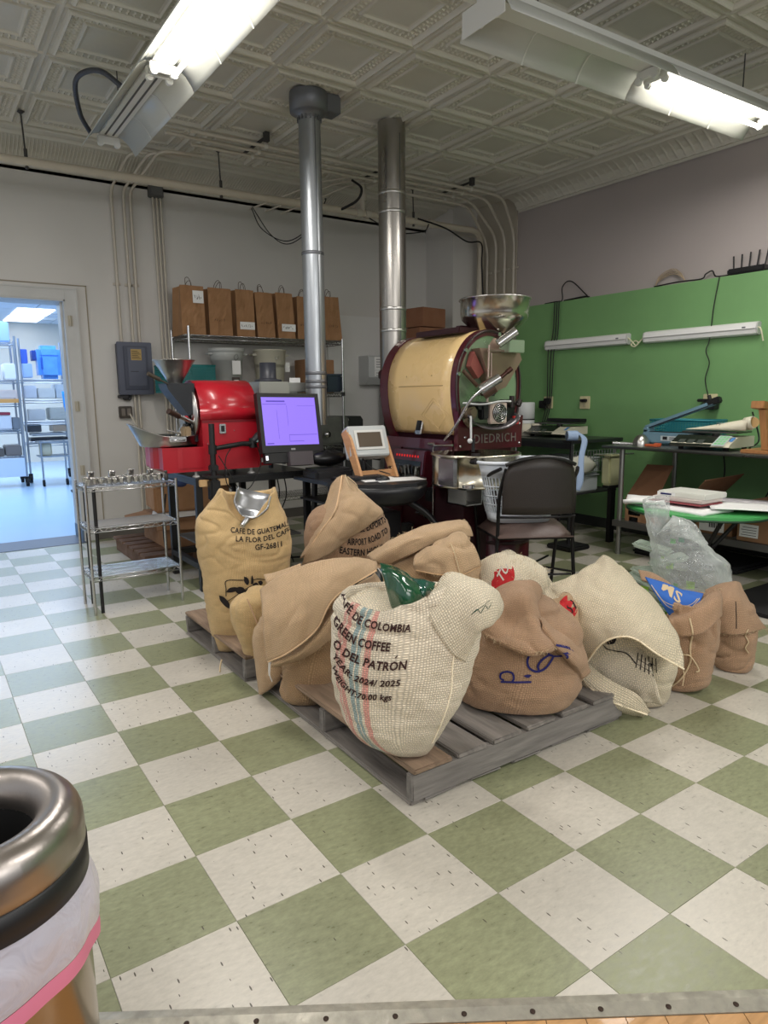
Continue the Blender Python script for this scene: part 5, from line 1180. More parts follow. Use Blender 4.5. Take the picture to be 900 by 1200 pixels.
q = MB(); q.grid(rows, uv=False); bot = [[Vector((p.x, p.y, .44)) for p in r] for r in rows]; q.grid(bot, uv=False)
for (ra, rb) in ((rows[0], bot[0]), (rows[-1], bot[-1]), ([r[0] for r in rows], [r[0] for r in bot]), ([r[-1] for r in rows], [r[-1] for r in bot])): q.grid([ra, rb], uv=False)
obj('seat', q, mat('brown_seat_vinyl', (92, 74, 68), .45, bump=.3, bscale=90), t)
q = MB(); q.tube([P3(-.235, -.01, .435), P3(.235, -.01, .435), P3(.28, .42, .435), P3(-.28, .42, .435)], .009, 6, closed=True); obj('seat_frame', q, m_frame, t)
q = MB(); q.tube([P3(-.235, 0, .20), P3(.235, .0, .20)], .0075, 6); q.tube([P3(-.24, -.02, .17), P3(.22, .42, .22)], .0075, 6); q.tube([P3(.24, -.02, .22), P3(-.22, .42, .22)], .0075, 6); obj('stretcher', q, m_frame, t)
# laundry basket on the seat
m_bask = mat('white_basket_plastic', (208, 214, 222), .45)
bc_ = P3(-.05, .215, .515); RB = Matrix.Translation(bc_) @ Matrix.Rotation(-hd, 4, 'Z') @ Matrix.Diagonal((1, 1, 1.22, 1))
t = thing('laundry_basket', 'white plastic laundry basket standing on the chair seat behind its backrest', 'basket', tuple(bc_))
def rr(w, d, z, n=40, e=3.2):
    out = []
    for k in range(n):
        a = 2*PI*k/n; c, s = math.cos(a), math.sin(a); out.append(RB @ Vector((w*abs(c)**(2/e)*(1 if c > 0 else -1), d*abs(s)**(2/e)*(1 if s > 0 else -1), z)))
    return out
N_ = 96
for z0, z1, nm in ((0, .05, 'base_wall'), (.235, .31, 'upper_wall')):
    w0, w1 = .19+.09*z0/.3, .19+.09*z1/.3
    q = MB(); q.grid([rr(w0, w0*.7, z0, N_), rr(w1, w1*.7, z1, N_)], closed=True, uv=False); obj(nm, q, m_bask, t, solid=.003)
for k in range(0, N_, 2):
    pass
q = MB()
for zz in (.095, .14, .19):
    w = .19+.09*zz/.3; q.tube(rr(w, w*.7, zz, N_), .0045, 4, closed=True)
for k in range(0, N_, 2):
    pts = [rr(.19+.09*zz/.3, (.19+.09*zz/.3)*.7, zz, N_)[k] for zz in (.04, .24)]
    q.tube(pts, .0042, 4)
o = obj('lattice', q, m_bask, t); o['kind'] = 'stuff'
q = MB(); q.tube(rr(.292, .205, .312, N_), .011, 8, closed=True); obj('rim', q, mat('basket_rim_white', (222, 228, 236), .4), t)
q = MB(); q.grid([rr(.19, .133, .004, N_), rr(.001, .001, .004, N_)], closed=True, uv=False); obj('bottom', q, m_bask, t)
q = MB(); q.tube([RB @ Vector(p) for p in ((-.295, .08, .315), (-.318, .05, .31), (-.322, 0, .31), (-.318, -.05, .31), (-.295, -.09, .315))], .017, 8); obj('handle', q, blackp, t, label='dark handle grip')
# things in front of the right wall: lamps, outlets, cables, router
def tube_lamp(y0, y1, z, lb):
    t = thing('batten_light', lb, 'light fixture', (4.66, (y0+y1)/2, z), 0, 'white tube lights on the green wall')
    pr = [(4.699, z-.045), (4.699, z+.045), (4.675, z+.052), (4.645, z+.04), (4.635, z), (4.645, z-.04), (4.675, z-.052)]
    q = MB(); q.prism([(y, zz) for (y, zz) in pr], y0, y1, 0, 'y'); q.v = [(v[0], v[1], v[2]) for v in q.v]; obj('body', q, mat('white_lamp_body', (226, 226, 224), .35), t)
    q = MB(); q.tube([(4.633, y0+.01, z-.004), (4.633, y1-.01, z-.004)], .0025, 5); obj('lamp_seam', q, mat('lamp_seam', (150, 150, 148), .5), t)
    for y in (y0, y1): 
        q = MB(); q.prism(pr, y-.006, y+.006, 0, 'y'); obj('end_cap', q, mat('end_cap_grey', (196, 196, 194), .4), t)
    q = MB(); q.bbox((4.637, y0+.10, z+.01), (.006, .03, .012), 0, .002); obj('switch', q, galv2, t)
tube_lamp(2.31, 3.30, 1.805, 'white tube light on the green wall, the left one')
tube_lamp(1.12, 2.13, 1.802, 'white tube light on the green wall, the right one')
m_wc = mat('white_cable', (214, 210, 180), .5)
cable([(4.66, 2.31, 1.815), (4.65, 2.27, 1.79), (4.66, 2.22, 1.74), (4.65, 2.19, 1.765), (4.66, 2.23, 1.78), (4.66, 2.27, 1.75), (4.65, 2.22, 1.73), (4.66, 2.17, 1.78), (4.66, 2.13, 1.81)], .006, 'white cable knotted between the two tube lights on the green wall', mt=m_wc)
cable([(4.66, 1.12, 1.81), (4.65, 1.09, 1.79), (4.66, 1.07, 1.7)], .006, 'white cable leaving the right end of the right tube light', mt=m_wc)
for k, (y, zz, lb) in enumerate(((3.28, 1.225, 'cream outlet plate with black plugs, leftmost on the green wall'), (2.80, 1.225, 'cream outlet plate with two plugs, second from left on the green wall'), (1.49, 1.235, 'cream outlet plate with a black adapter above the blue bag sealer'), (.93, 1.22, 'cream outlet plate behind the wooden stand at the far right'))):
    t = thing('wall_outlet', lb, 'outlet', (4.69, y, zz-.06))
    q = MB(); q.bbox((4.694, y, zz), (.012, .125 if k < 3 else .12, .125), 0, .004); obj('plate', q, mat('cream_plate', (208, 200, 160), .5), t)
    q = MB()
    for dz in (.028, -.028): q.bbox((4.686, y, zz+dz), (.006, .034, .034), 0, .004)
    obj('sockets', q, mat('ivory_socket', (188, 180, 146), .5), t)
    q = MB()
    if k == 0: q.bbox((4.66, y+.045, zz-.02), (.06, .07, .08), 0, .006); q.bbox((4.66, y-.01, zz+.015), (.06, .05, .06), 0, .006)
    elif k == 1: q.bbox((4.67, y+.015, zz+.02), (.04, .04, .03), 0, .006); q.bbox((4.67, y-.02, zz+.02), (.04, .03, .03), 0, .006)
    elif k == 2: q.bbox((4.65, y-.04, zz-.035), (.08, .09, .06), 0, .006); q.bbox((4.65, y-.01, zz+.01), (.07, .17, .025), 0, .006)
    else: q.bbox((4.66, y, zz), (.05, .05, .05), 0, .006)
    obj('plug', q, blackp, t)
for k, (dy, lb3) in enumerate(((0, 'middle'), (.03, 'left'), (-.025, 'right'))):
    cable([(4.66, 3.17+dy, 2.24), (4.67, 3.19+dy*1.2, 1.9), (4.65, 3.22+dy*1.4, 1.75), (4.66, 3.24+dy, 1.25), (4.62, 3.28+dy, .95)], .006, 'black cable hanging down the green wall to the leftmost outlet, %s one of three' % lb3, group='three black cables left on the green wall')
cable([(4.73, 3.4, 2.242), (4.72, 3.25, 2.245), (4.71, 3.15, 2.25), (4.72, 3.16, 2.38), (4.72, 3.05, 2.42), (4.74, 2.86, 2.26)], .006, 'black cable arching over the top ledge of the green wall')
cable([(4.74, 3.15, 2.245), (4.74, 2.9, 2.255), (4.75, 2.84, 2.245)], .008, 'short black cable lying on the green ledge')
for k in range(4):
    cable([(4.73, 2.10, 2.245), (4.73, 2.06, 2.29+.012*k), (4.74, 1.95, 2.33+.014*k), (4.73, 1.86, 2.30+.01*k), (4.72, 1.80, 2.25)], .004, ('innermost', 'second', 'third', 'outermost')[k]+' loop of beige cable standing on the green ledge', mt=mat('beige_wire', (170, 152, 128), .6), group='beige cable coil on the green ledge')
cable([(4.72, 2.1, 2.243), (4.71, 1.85, 2.25), (4.71, 1.65, 2.245), (4.72, 1.62, 2.28), (4.73, 1.57, 2.30), (4.72, 1.54, 2.26), (4.70, 1.50, 2.243), (4.72, 1.4, 2.245)], .006, 'black cable running along the green ledge towards the router')
cable([(4.69, 1.48, 2.235), (4.67, 1.50, 2.0), (4.66, 1.51, 1.75), (4.65, 1.53, 1.65), (4.66, 1.50, 1.55), (4.65, 1.52, 1.42), (4.66, 1.49, 1.28)], .0045, 'thin black cable hanging over the right tube light down to the bag sealer outlet')
t = thing('router', 'black router with five antennas on the ledge above the green wall', 'router', (4.73, 1.27, 2.237))
q = MB(); q.bbox((4.735, 1.27, 2.262), (.10, .30, .045), 0, .01); obj('body', q, mat('router_black', (16, 16, 18), .4), t)
for k in range(5):
    y = 1.39-.062*k; q = MB(); q.cyl((4.735, y, 2.28), (4.735, y-.012*(k-1)*.6, 2.385+.006*k), .0055, 8, r2=.0065); obj('antenna', q, blackp, t)
# ---- left counter on the right side, scale, rolls
t = thing('steel_counter', 'dark counter table against the green wall behind the chair', 'table', (4.3, 3.0, 0))
q = MB(); q.bbox((4.33, 3.02, .885), (.70, 1.40, .03), 0, .004); obj('table_top', q, mat('dark_counter', (50, 56, 52), .35, .3), t)
for x, y in ((4.02, 2.36), (4.62, 2.36), (4.02, 3.66), (4.62, 3.66)):
    q = MB(); q.cyl((x, y, 0), (x, y, .87), .016, 10); obj('leg', q, chrome, t)
q = MB(); q.box((4.0, 2.34, .40), (4.64, 3.68, .415)); obj('lower_shelf', q, mat('shelf_dark', (44, 44, 44), .5), t)
q = MB()
for k in range(16): q.tube([(4.0+k*.04, 2.335, .60), (4.0+k*.04, 2.335, .80)], .004, 5)
for zz in (.60, .70, .80): q.tube([(4.0, 2.335, zz), (4.62, 2.335, zz)], .005, 5)
obj('side_grid', q, chrome, t)
q = MB(); q.box((4.0, 2.36, .82), (4.02, 3.66, .87)); obj('apron', q, black, t)
for z0, lb in ((.416, 'white plastic tub under the counter behind the chair, lower'), (.575, 'white plastic tub under the counter behind the chair, upper')):
    t2 = thing('storage_tub', lb, 'tub', (4.2, 2.6, z0)); q = MB(); q.bbox((4.22, 2.62, z0+.075), (.36, .5, .15), 0, .012); obj('body', q, mat('frosted_tub', (190, 196, 198), .35), t2)
    q = MB(); q.bbox((4.22, 2.62, z0+.15), (.38, .52, .012), 0, .004); obj('lid', q, mat('frosted_lid', (206, 210, 212), .4), t2)
rows = smooth_grid([[(3.92, 2.36, .72), (4.1, 2.34, .76), (4.25, 2.36, .73)], [(3.9, 2.33, .66), (4.1, 2.31, .68), (4.3, 2.33, .66)], [(3.95, 2.35, .60), (4.1, 2.31, .60), (4.25, 2.35, .60)]], 4, 4)
q = MB(); q.grid(rows, uv=False); single('white_cloth', q, mat('offwhite_cloth', (206, 204, 190), .8), 'off-white cloth tucked over the tubs under the counter', 'cloth', solid=.02)
t = thing('label_roll', 'pale blue paper roll unrolling over the counter edge behind the chair', 'paper roll', (3.55, 2.35, .5))
m_bl = mat('pale_blue_paper', (156, 178, 210), .7)
q = MB(); q.cyl((3.66, 2.12, .965), (3.735, 2.075, .965), .042, 24); q.v = [Vector(v) for v in q.v]; obj('roll', q, m_bl, t)
rows = smooth_grid([[(3.69, 2.08, 1.0), (3.73, 2.06, 1.0)], [(3.75, 2.04, .94), (3.80, 2.02, .93)], [(3.70, 2.02, .80), (3.745, 2.0, .79)], [(3.66, 2.0, .60), (3.71, 1.97, .60)], [(3.65, 2.0, .52), (3.68, 1.98, .51)]], 3, 6)
q = MB(); q.grid(rows, uv=False); obj('hanging_strip', q, m_bl, t, solid=.002)
q = MB(); q.bbox((3.70, 2.10, .915), (.11, .10, .02), 0, .004); q.cyl((3.70, 2.10, .03), (3.70, 2.10, .91), .016, 10); q.bbox((3.70, 2.10, .02), (.26, .26, .04), 0, .01); obj('roll_stand', q, blackp, t)
def scale_(x, y, z, rz, lb, w=.36, lcd=True):
    t = thing('retail_scale', lb, 'scale', (x, y, z), rz)
    q = MB(); q.prism([(-.16, .02), (-.22, .03), (-.20, .05), (-.08, .095), (.20, .095), (.20, .02)], -w/2, w/2, 0, 'y'); obj('housing', q, mat('cream_scale_body', (206, 200, 180), .4), t, world=False)
    for fx in (-.14, .16):
        for fy_ in (-w*.38, w*.38):
            q = MB(); q.cyl((fx, fy_, 0), (fx, fy_, .022), .018, 10); obj('foot', q, rubber, t, world=False)
    R_ = Matrix.Rotation(math.atan2(.045, .12)*-1, 4, 'Y')
    q = MB(); q.add([(-.232, w/2-.0, .034), (-.232, -w/2+.13, .034), (-.085, -w/2+.13, .103), (-.085, w/2-.0, .103), (-.20, w/2-.02, .03), (-.20, -w/2+.13, .03), (-.08, -w/2+.13, .094), (-.08, w/2-.02, .094)], [(0, 1, 2, 3), (7, 6, 5, 4), (0, 4, 5, 1), (1, 5, 6, 2), (2, 6, 7, 3), (3, 7, 4, 0)]); o = obj('display_panel', q, mat('glossy_black_panel', (18, 18, 20), .2), t, world=False)
    q = MB()
    for j in range(3):
        yy = w/2-.05-.07*j
        q.add([(-.200, yy, .051), (-.200, yy-.05, .051), (-.150, yy-.05, .0745), (-.150, yy, .0745)], [(0, 1, 2, 3)])
    obj('lcd', q, mat('lcd_grey', (64, 68, 66), .25), o, world=False)
    if lcd:
        q = MB(); y0 = -w/2+.125
        q.add([(-.226, y0, .040), (-.226, y0-.09, .040), (-.088, y0-.09, .105), (-.088, y0, .105)], [(0, 1, 2, 3)]); kp = obj('keypad', q, mat('keypad_grey', (176, 186, 186), .5), t, world=False)
        q = MB()
        for i in range(4):
            for j in range(3): q.add([(-.21+.03*i, y0-.012-.025*j, .0492+.0142*i), (-.21+.03*i, y0-.03-.025*j, .0492+.0142*i), (-.19+.03*i, y0-.03-.025*j, .0588+.0142*i), (-.19+.03*i, y0-.012-.025*j, .0588+.0142*i)], [(0, 1, 2, 3)])
        obj('keys', q, [mat('key_green', (120, 196, 130), .5)], kp, world=False)
    q = MB(); q.bbox((.0, -w/2+.02, .06), (.10, .05, .05), 0, .004); q.add([], []); 
    q = MB(); q.box((-.215, -w/2+.004, .045), (-.213, -w/2+.03, .06)); 
    q = MB(); q.add([(-.16, -w/2+.03, .0685), (-.16, -w/2+.005, .0685), (-.10, -w/2+.005, .095), (-.10, -w/2+.03, .095)], [(0, 1, 2, 3)]); obj('blue_label', q, mat('blue_label', (70, 130, 190), .5), t, world=False)
    q = MB(); q.bbox((.06, 0, .125), (.26, w*.94, .012), 0, .004); q.cyl((.06, 0, .09), (.06, 0, .12), .03, 12); obj('weighing_plate', q, mat('plate_dark_steel', (96, 96, 92), .3, .7), t, world=False)
    return t
scale_(4.42, 2.92, .901, .12, 'cream retail scale with a black display on the counter behind the chair', .46, False)
q = MB(); q.bbox((4.50, 2.86, 1.055), (.10, .42, .035), 0, .004); single('black_tray', q, blackp, 'flat black tray lying on the scale behind the chair', 'tray')
q = MB(); q.lathe([(.03, 0), (.055, 0), (.055, .12), (.03, .12)], (4.36, 3.12, .901), 24); q.lathe([(.03, 0), (.055, 0), (.055, .12), (.03, .12)], (4.24, 3.16, .901), 24); single('paper_roll', q, mat('cream_paper_roll', (206, 200, 182), .8), 'cream paper rolls standing left of the scale behind the chair', 'paper roll')
t = thing('paper_towel_roll', 'tall white cylinder dispenser standing at the left end of the counter', 'dispenser', (4.42, 3.34, .901))
q = MB(); q.lathe([(0, 0), (.095, 0), (.095, .15), (.09, .152), (.09, .158), (.095, .16), (.095, .32), (.09, .33), (0, .33)], (4.42, 3.34, .901), 30); obj('body', q, mat('white_canister', (212, 214, 214), .4), t)
q = MB(); q.lathe([(.0955, .148), (.0965, .15), (.0965, .16), (.0955, .162)], (4.42, 3.34, .901), 30); obj('band', q, blackp, t)
for k, (x, y, z, a, b, c, col, lb) in enumerate(((4.20, 3.50, .901, .10, .14, .03, (198, 196, 188), 'stack of white cartons and papers on the counter left of the scale'), (4.15, 3.52, .933, .05, .06, .05, (202, 206, 214), 'small white box on the papers beside the burgundy roaster'), (4.28, 3.60, .933, .06, .10, .11, (38, 44, 60), 'dark blue box beside the burgundy roaster'), (4.10, 3.38, .901, .04, .05, .02, (176, 44, 44), 'tiny red packet on the counter beside the burgundy roaster'))):
    q = MB(); q.bbox((x, y, z+c/2), (a*1.6, b*1.6, c), 0, .003); single('small_box', q, mat('small_box_%d' % k, col, .6), lb, 'box')

# ---- right desk
t = thing('steel_desk', 'long steel-topped work desk along the right side of the green wall', 'table', (4.25, .6, 0))
DY1 = 1.86
q = MB(); q.box((3.80, -1.4, .872), (4.69, DY1, .892)); q.tube([(3.80, -1.4, .882), (3.80, DY1, .882), (4.69, DY1, .882)], .012, 8); obj('table_top', q, mat('desk_steel', (122, 122, 120), .3, .8, var=.1, bump=.1, bscale=50), t)
for x, y in ((3.87, 1.72), (4.60, 1.72), (3.87, -.2), (4.60, -.2)):
    q = MB(); q.cyl((x, y, .012), (x, y, .872), .02, 14); q.cyl((x, y, 0), (x, y, .02), .024, 12); obj('leg', q, mat('satin_leg', (160, 160, 156), .35, .8), t)
q = MB(); q.box((3.84, -1.35, .27), (4.64, 1.76, .285)); q.box((3.83, -1.35, .235), (3.845, 1.76, .285)); obj('lower_shelf', q, mat('shelf_steel', (108, 108, 106), .4, .6), t)
q = MB(); q.box((4.66, -1.4, .5), (4.68, 1.8, .86)); 
# blue impulse bag sealer
t = thing('bag_sealer', 'pale blue hand bag sealer with its arm raised on the steel desk', 'bag sealer', (4.15, 1.5, .892))
m_seal = mat('pale_blue_enamel', (110, 142, 158), .35)
RL = Matrix.Translation((4.22, 1.47, .893)) @ Matrix.Rotation(.0, 4, 'Z')
q = MB(); q.bbox((0, 0, .055), (.14, .56, .09), 0, .012); q.v = [RL @ Vector(v) for v in q.v]; bd = obj('base', q, m_seal, t)
q = MB(); q.box((-.072, -.16, .035), (-.070, .10, .075), 0, RL); pl_ = obj('maker_plate', q, mat('plate_pale', (196, 204, 206), .4), bd)
q = MB(); q.box((-.0735, .04, .045), (-.072, .08, .07), 0, RL)
for k in range(2): q.box((-.0735, -.14, .045+.014*k), (-.072, .02, .050+.014*k), 0, RL)
obj('plate_print', q, ink, pl_)
q = MB(); q.box((-.03, -.27, .10), (.03, .27, .105), 0, RL); obj('sealing_strip', q, blackp, t)
RA = RL @ Matrix.Translation((0, .26, .12)) @ Matrix.Rotation(math.radians(19.5), 4, 'X').inverted()
q = MB(); q.bbox((0, -.29, .02), (.05, .62, .035), 0, .006); q.v = [RA @ Vector(v) for v in q.v]; obj('arm', q, m_seal, t)
q = MB(); q.box((-.027, -.56, .004), (-.0255, -.02, .012), 0, RA); obj('arm_line', q, black, t)
q = MB(); q.bbox((0, -.60, .03), (.055, .10, .05), 0, .008); q.cyl((0, -.57, .05), (0, -.57, .09), .014, 10); q.v = [RA @ Vector(v) for v in q.v]; obj('arm_grip', q, blackp, t)
q = MB(); q.cyl((-.05, .26, .12), (.05, .26, .12), .02, 12); q.v = [RL @ Vector(v) for v in q.v]; q.bbox((4.22, 1.73, .99), (.10, .05, .06), 0, .01); obj('hinge', q, m_seal, t)
crate('plastic_crate', 'teal lattice basket standing behind the blue bag sealer', 4.36, 4.60, 1.28, 1.82, .893, 1.085, mat('turquoise_plastic', (50, 138, 150), .4), 9, 22, 8, bar=.009)
t = thing('feed_scoop', 'overturned steel scoop at the left end of the steel desk', 'scoop', (4.05, 1.74, .893))
rows = []
for i in range(8):
    ph = PI/2*i/7; rows.append([(4.08+math.cos(ph)*math.cos(2*PI*j/24)*.07, 1.70+math.cos(ph)*math.sin(2*PI*j/24)*.065, .893+math.sin(ph)*.085) for j in range(24)])
q = MB(); q.grid(rows, closed=True, uv=False); obj('scoop_bowl', q, steel, t)
q = MB(); q.tube([(4.02, 1.74, .90), (3.96, 1.78, .905), (3.88, 1.83, .91)], [.012, .014, .012], 8); obj('handle', q, chrome, t)
q = MB(); q.bbox((3.92, 1.48, .905), (.05, .12, .018), 0, .004); q.bbox((3.95, 1.46, .915), (.04, .05, .014), 0, .004); single('orange_clip', q, mat('orange_plastic', (196, 96, 56), .5), 'small orange clips lying on the steel desk by the sealer', 'clip')
# front scale with white scoop lying on it
scale_(4.08, 1.09, .893, .10, 'white retail scale with keypad on the steel desk, a white scoop lying on it', .44, True)
t = thing('paper_scoop', 'large white card scoop with a rolled brown end lying on the retail scale', 'scoop', (4.1, 1.15, 1.03))
rows = []
RS_ = Matrix.Translation((4.10, 1.06, 1.032)) @ Matrix.Rotation(.10, 4, 'Z') @ Matrix.Scale(.74, 4)
m_card = mat('ivory_card', (218, 212, 190), .6)
for i in range(13):
    f = i/12; y = .32-.62*f; w = .02+.10*math.sin(min(1, f*1.35)*PI/2)*(1 if f < .75 else 1-(f-.75)*1.6); h = .015+.125*f*(1 if f < .72 else 1-(f-.72)*.4); row = []
    for j in range(17):
        a = PI*(-.15+1.3*j/16); row.append(RS_ @ Vector((-w*math.cos(a), y, max(.002, .02*f+(h)*.62*math.sin(a)*(.5+.5*f)+.02*f))))
    rows.append(row)
q = MB(); q.grid(rows, uv=False); obj('scoop_body', q, m_card, t, solid=.004)
q = MB(); q.cyl(RS_ @ Vector((0, -.26, .07)), RS_ @ Vector((-.01, -.34, .085)), .042, 22, caps=False); obj('rolled_end', q, m_card, t, solid=.005)
q = MB(); q.cyl(RS_ @ Vector((-.0, -.332, .083)), RS_ @ Vector((-.011, -.342, .0855)), .036, 22); obj('core', q, mat('kraft_core', (186, 150, 100), .8), t)
q = MB(); q.tube([RS_ @ Vector(p) for p in ((-.095, -.02, .055), (-.092, -.03, .075), (-.090, -.05, .072))], .002, 4); q.tube([RS_ @ Vector(p) for p in ((-.095, -.05, .052), (-.088, -.06, .078))], .002, 4); obj('pencil_mark', q, mat('pencil_grey', (120, 116, 108), .8), t)
# wooden stand far right
t = thing('wooden_stand', 'wooden stand with slanting post and top block at the right desk end', 'stand', (4.0, .64, .893))
m_oak = mat('varnished_oak', (170, 118, 70), .4, var=.15, vscale=10, stretch=(1, 6, 1))
q = MB(); q.bbox((4.0, .61, .905), (.26, .30, .024), 0, .004); obj('base_board', q, m_oak, t)
q = MB(); q.prism([(-.022, .03), (.022, .03), (.012, .30), (-.034, .30)], -.02, .02, 0, 'x', Matrix.Translation((3.93, .61, .89))); q.v = [(v[0], v[1]+(v[2]-.9)*.18, v[2]) for v in q.v]; obj('post', q, m_oak, t)
R_ = Matrix.Translation((3.95, .665, 1.215)) @ Matrix.Rotation(.12, 4, 'Y')
q = MB(); q.bbox((0, 0, 0), (.16, .09, .05), 0, .004); q.v = [R_ @ Vector(v) for v in q.v]; obj('top_block', q, m_oak, t)
cable([(4.45, 1.0, 1.16), (4.5, .96, .95), (4.3, .92, .90), (4.2, .86, .90)], .006, 'black cable lying on the steel desk between the scale and the wooden stand')
cable([(4.64, 1.32, .86), (4.62, 1.28, .65), (4.64, 1.34, .45), (4.60, 1.30, .30)], .006, 'black cable hanging under the steel desk, left one')
cable([(4.64, .82, .86), (4.60, .88, .6), (4.63, .95, .45), (4.60, .9, .30)], .006, 'black cable hanging under the steel desk, right one')
# clear green-yellow bag hanging at desk end
rows = smooth_grid([[(4.52, 2.05, .82), (4.64, 2.05, .83)], [(4.50, 2.02, .65), (4.66, 2.02, .66)], [(4.50, 2.04, .52), (4.66, 2.04, .50)]], 4, 5)
t = thing('yellow_tub', 'pale yellow plastic tub on a dark stool between the two counters', 'tub', (4.2, 2.06, 0))
q = MB(); q.bbox((4.2, 2.06, .645), (.20, .10, .26), 0, .02); obj('tub_body', q, mat('pale_yellow_plastic', (186, 186, 146), .4), t)
q = MB(); q.box((4.09, 2.0, .775), (4.31, 2.12, .787)); obj('lid', q, mat('pale_yellow_plastic', (186, 186, 146), .4), t)
q = MB(); q.box((4.12, 2.02, .49), (4.28, 2.10, .515)); q.box((4.17, 2.04, 0), (4.23, 2.08, .49)); obj('stool', q, rubber, t)
q = MB(); q.tube([(4.0, 2.1, .79), (4.35, 1.96, .79)], .008, 6); single('rod', q, chrome, 'thin metal rod across the gap between the two counters', 'rod')
# cartons under the desk
def carton(x, y, z, a, b, c, lb, rz=0, label=None, m=None, open_=False):
    t = thing('cardboard_box', lb, 'box', (x, y, z), rz)
    q = MB(); q.bbox((0, 0, c/2), (a, b, c), 0, .004)
    if open_:
        q = MB(); th = .005
        for (p, s_) in (((0, -b/2, c/2), (a, th, c)), ((0, b/2, c/2), (a, th, c)), ((-a/2, 0, c/2), (th, b, c)), ((a/2, 0, c/2), (th, b, c)), ((0, 0, th), (a, b, th))): q.bbox(p, s_, 0, 0)
    obj('body', q, m or card, t, world=False)
    q = MB(); q.box((-a/2-.001, -.03, c*.0), (-a/2, .03, c*.999)); 
    if label:
        for (y0, y1, z0, z1) in label:
            q = MB(); q.box((-a/2-.0025, y0, z0), (-a/2-.0008, y1, z1)); s_ = obj('shipping_label', q, paper, t, world=False, label='white shipping label')
            q = MB()
            for k in range(4): q.box((-a/2-.0032, y0+.012, z0+(z1-z0)*(.15+.2*k)), (-a/2-.0026, y1-.012-.01*(k % 2), z0+(z1-z0)*(.15+.2*k)+.0035))
            obj('label_print', q, ink, s_, world=False)
    return t
c1 = carton(4.10, 1.42, .286, .42, .52, .19, 'long open carton with white labels at the left of the lower desk shelf', 0, [(.12, .23, .05, .13), (.14, .22, -.0, .035)], None, True)
q = MB(); q.add([(-.21, .26, .19), (-.21, -.02, .19), (.02, .0, .45), (.05, .26, .44)], [(0, 1, 2, 3)]); q.v = q.v; obj('flap', q, carddark, c1, world=False, solid=.005)
q = MB(); q.add([(-.21, -.26, .19), (.21, -.26, .19), (.15, -.50, .42), (-.30, -.46, .40)], [(0, 1, 2, 3)]); obj('flap', q, carddark, c1, world=False, solid=.005)
c2 = carton(4.10, .93, .286, .40, .28, .18, 'brown carton with a barcode label on the lower desk shelf', 0, None)
q = MB(); q.box((-.2025, -.08, .02), (-.2008, .11, .15)); s_ = obj('shipping_label', q, paper, c2, world=False, label='white barcode label')
q = MB(); rb = random.Random(5); y = -.06
while y < .03: w_ = rb.choice((.003, .005, .008)); q.box((-.2035, y, .05), (-.2026, y+w_, .14)); y += w_+.005
q.bbox((-.203, .085, .09), (.001, .03, .03), 0, 0); obj('barcode', q, ink, s_, world=False)
c3 = carton(4.06, .58, .286, .42, .30, .27, 'tall brown carton with two white labels under the right end of the desk', 0, [(-.0, .13, .03, .12)])
q = MB(); q.add([(-.2125, -.03, .17), (-.2125, .02, .19), (-.2125, -.01, .255), (-.2125, -.06, .235)], [(0, 1, 2, 3)]); obj('shipping_label', q, paper, c3, world=False, solid=.001, label='small tilted white label')
q = MB(); q.box((-.2115, -.151, .16), (-.2105, -.09, .27)); obj('tape', q, mat('tan_tape', (176, 140, 100), .4), c3, world=False)
carton(4.04, .20, .286, .44, .40, .23, 'light brown carton cut off by the right edge of the picture', 0, None, mat('light_card', (178, 144, 104), .85))
# low round green table with papers
t = thing('folding_table', 'low round-edged green table covered with papers in front of the steel desk', 'table', (3.42, .8, 0))
P = [(3.42+.40*math.cos(2*PI*k/40), .78+.46*math.sin(2*PI*k/40)) for k in range(40)]
q = MB(); q.prism(P, .535, .553, 0, 'z'); obj('table_top', q, mat('green_laminate', (74, 168, 92), .4), t)
q = MB(); q.tube([(p[0], p[1], .53) for p in P], .008, 6, closed=True); obj('edge_tube', q, mat('dark_green_tube', (30, 60, 40), .5), t)
for s in (-1, 1):
    q = MB(); q.tube([(3.42+s*.12, .52, .53), (3.42-s*.05, .85, .02)], .014, 8); obj('leg', q, blackp, t)
    q = MB(); q.tube([(3.42+s*.12, 1.02, .53), (3.42-s*.05, .72, .02)], .014, 8); obj('leg', q, blackp, t)
def sheet(cx, cy, z, a, b, rz, m, lb, thick=.003, curl=0, nm='paper_sheets'):
    R = Matrix.Translation((cx, cy, z)) @ Matrix.Rotation(rz, 4, 'Z'); rows = []
    for i in range(7):
        u = -1+2*i/6; rows.append([R @ Vector((u*a/2, (-1+2*j/6)*b/2, curl*(u*u)*.5+curl*((-1+2*j/6)**2)*.5*noise.noise(Vector((cx, j, i)))+.003*noise.noise(Vector((i, j*.7, cx*9))))) for j in range(7)])
    q = MB(); q.grid(rows, uv=False); return single(nm, q, m, lb, 'paper', solid=thick)
sheet(3.20, 1.02, .575, .22, .26, .5, paper, 'crumpled white papers at the left end of the green table', .02, .05)
sheet(3.30, .84, .565, .30, .60, -.1, paper, 'long white sheets hanging over the front of the green table', .015, -.01)
sheet(3.62, .62, .572, .42, .66, .3, mat('newspaper_grey', (196, 192, 196), .8, var=.25, vscale=14), 'loose printed papers spread over the right of the green table', .010, .01)
sheet(3.50, .45, .585, .30, .5, .6, paper, 'white papers sticking out towards the right end of the green table', .006, .01)
t = thing('book', 'white binder with a printed blue spine lying on the papers on the green table', 'binder', (3.36, .84, .60))
q = MB(); q.bbox((3.38, .83, .612), (.24, .36, .022), 0, .003); obj('lower_block', q, mat('pages_offwhite', (206, 196, 190), .8), t)
q = MB(); q.bbox((3.42, .82, .640), (.26, .34, .036), 0, .005); obj('cover', q, mat('binder_white', (222, 222, 214), .5), t)
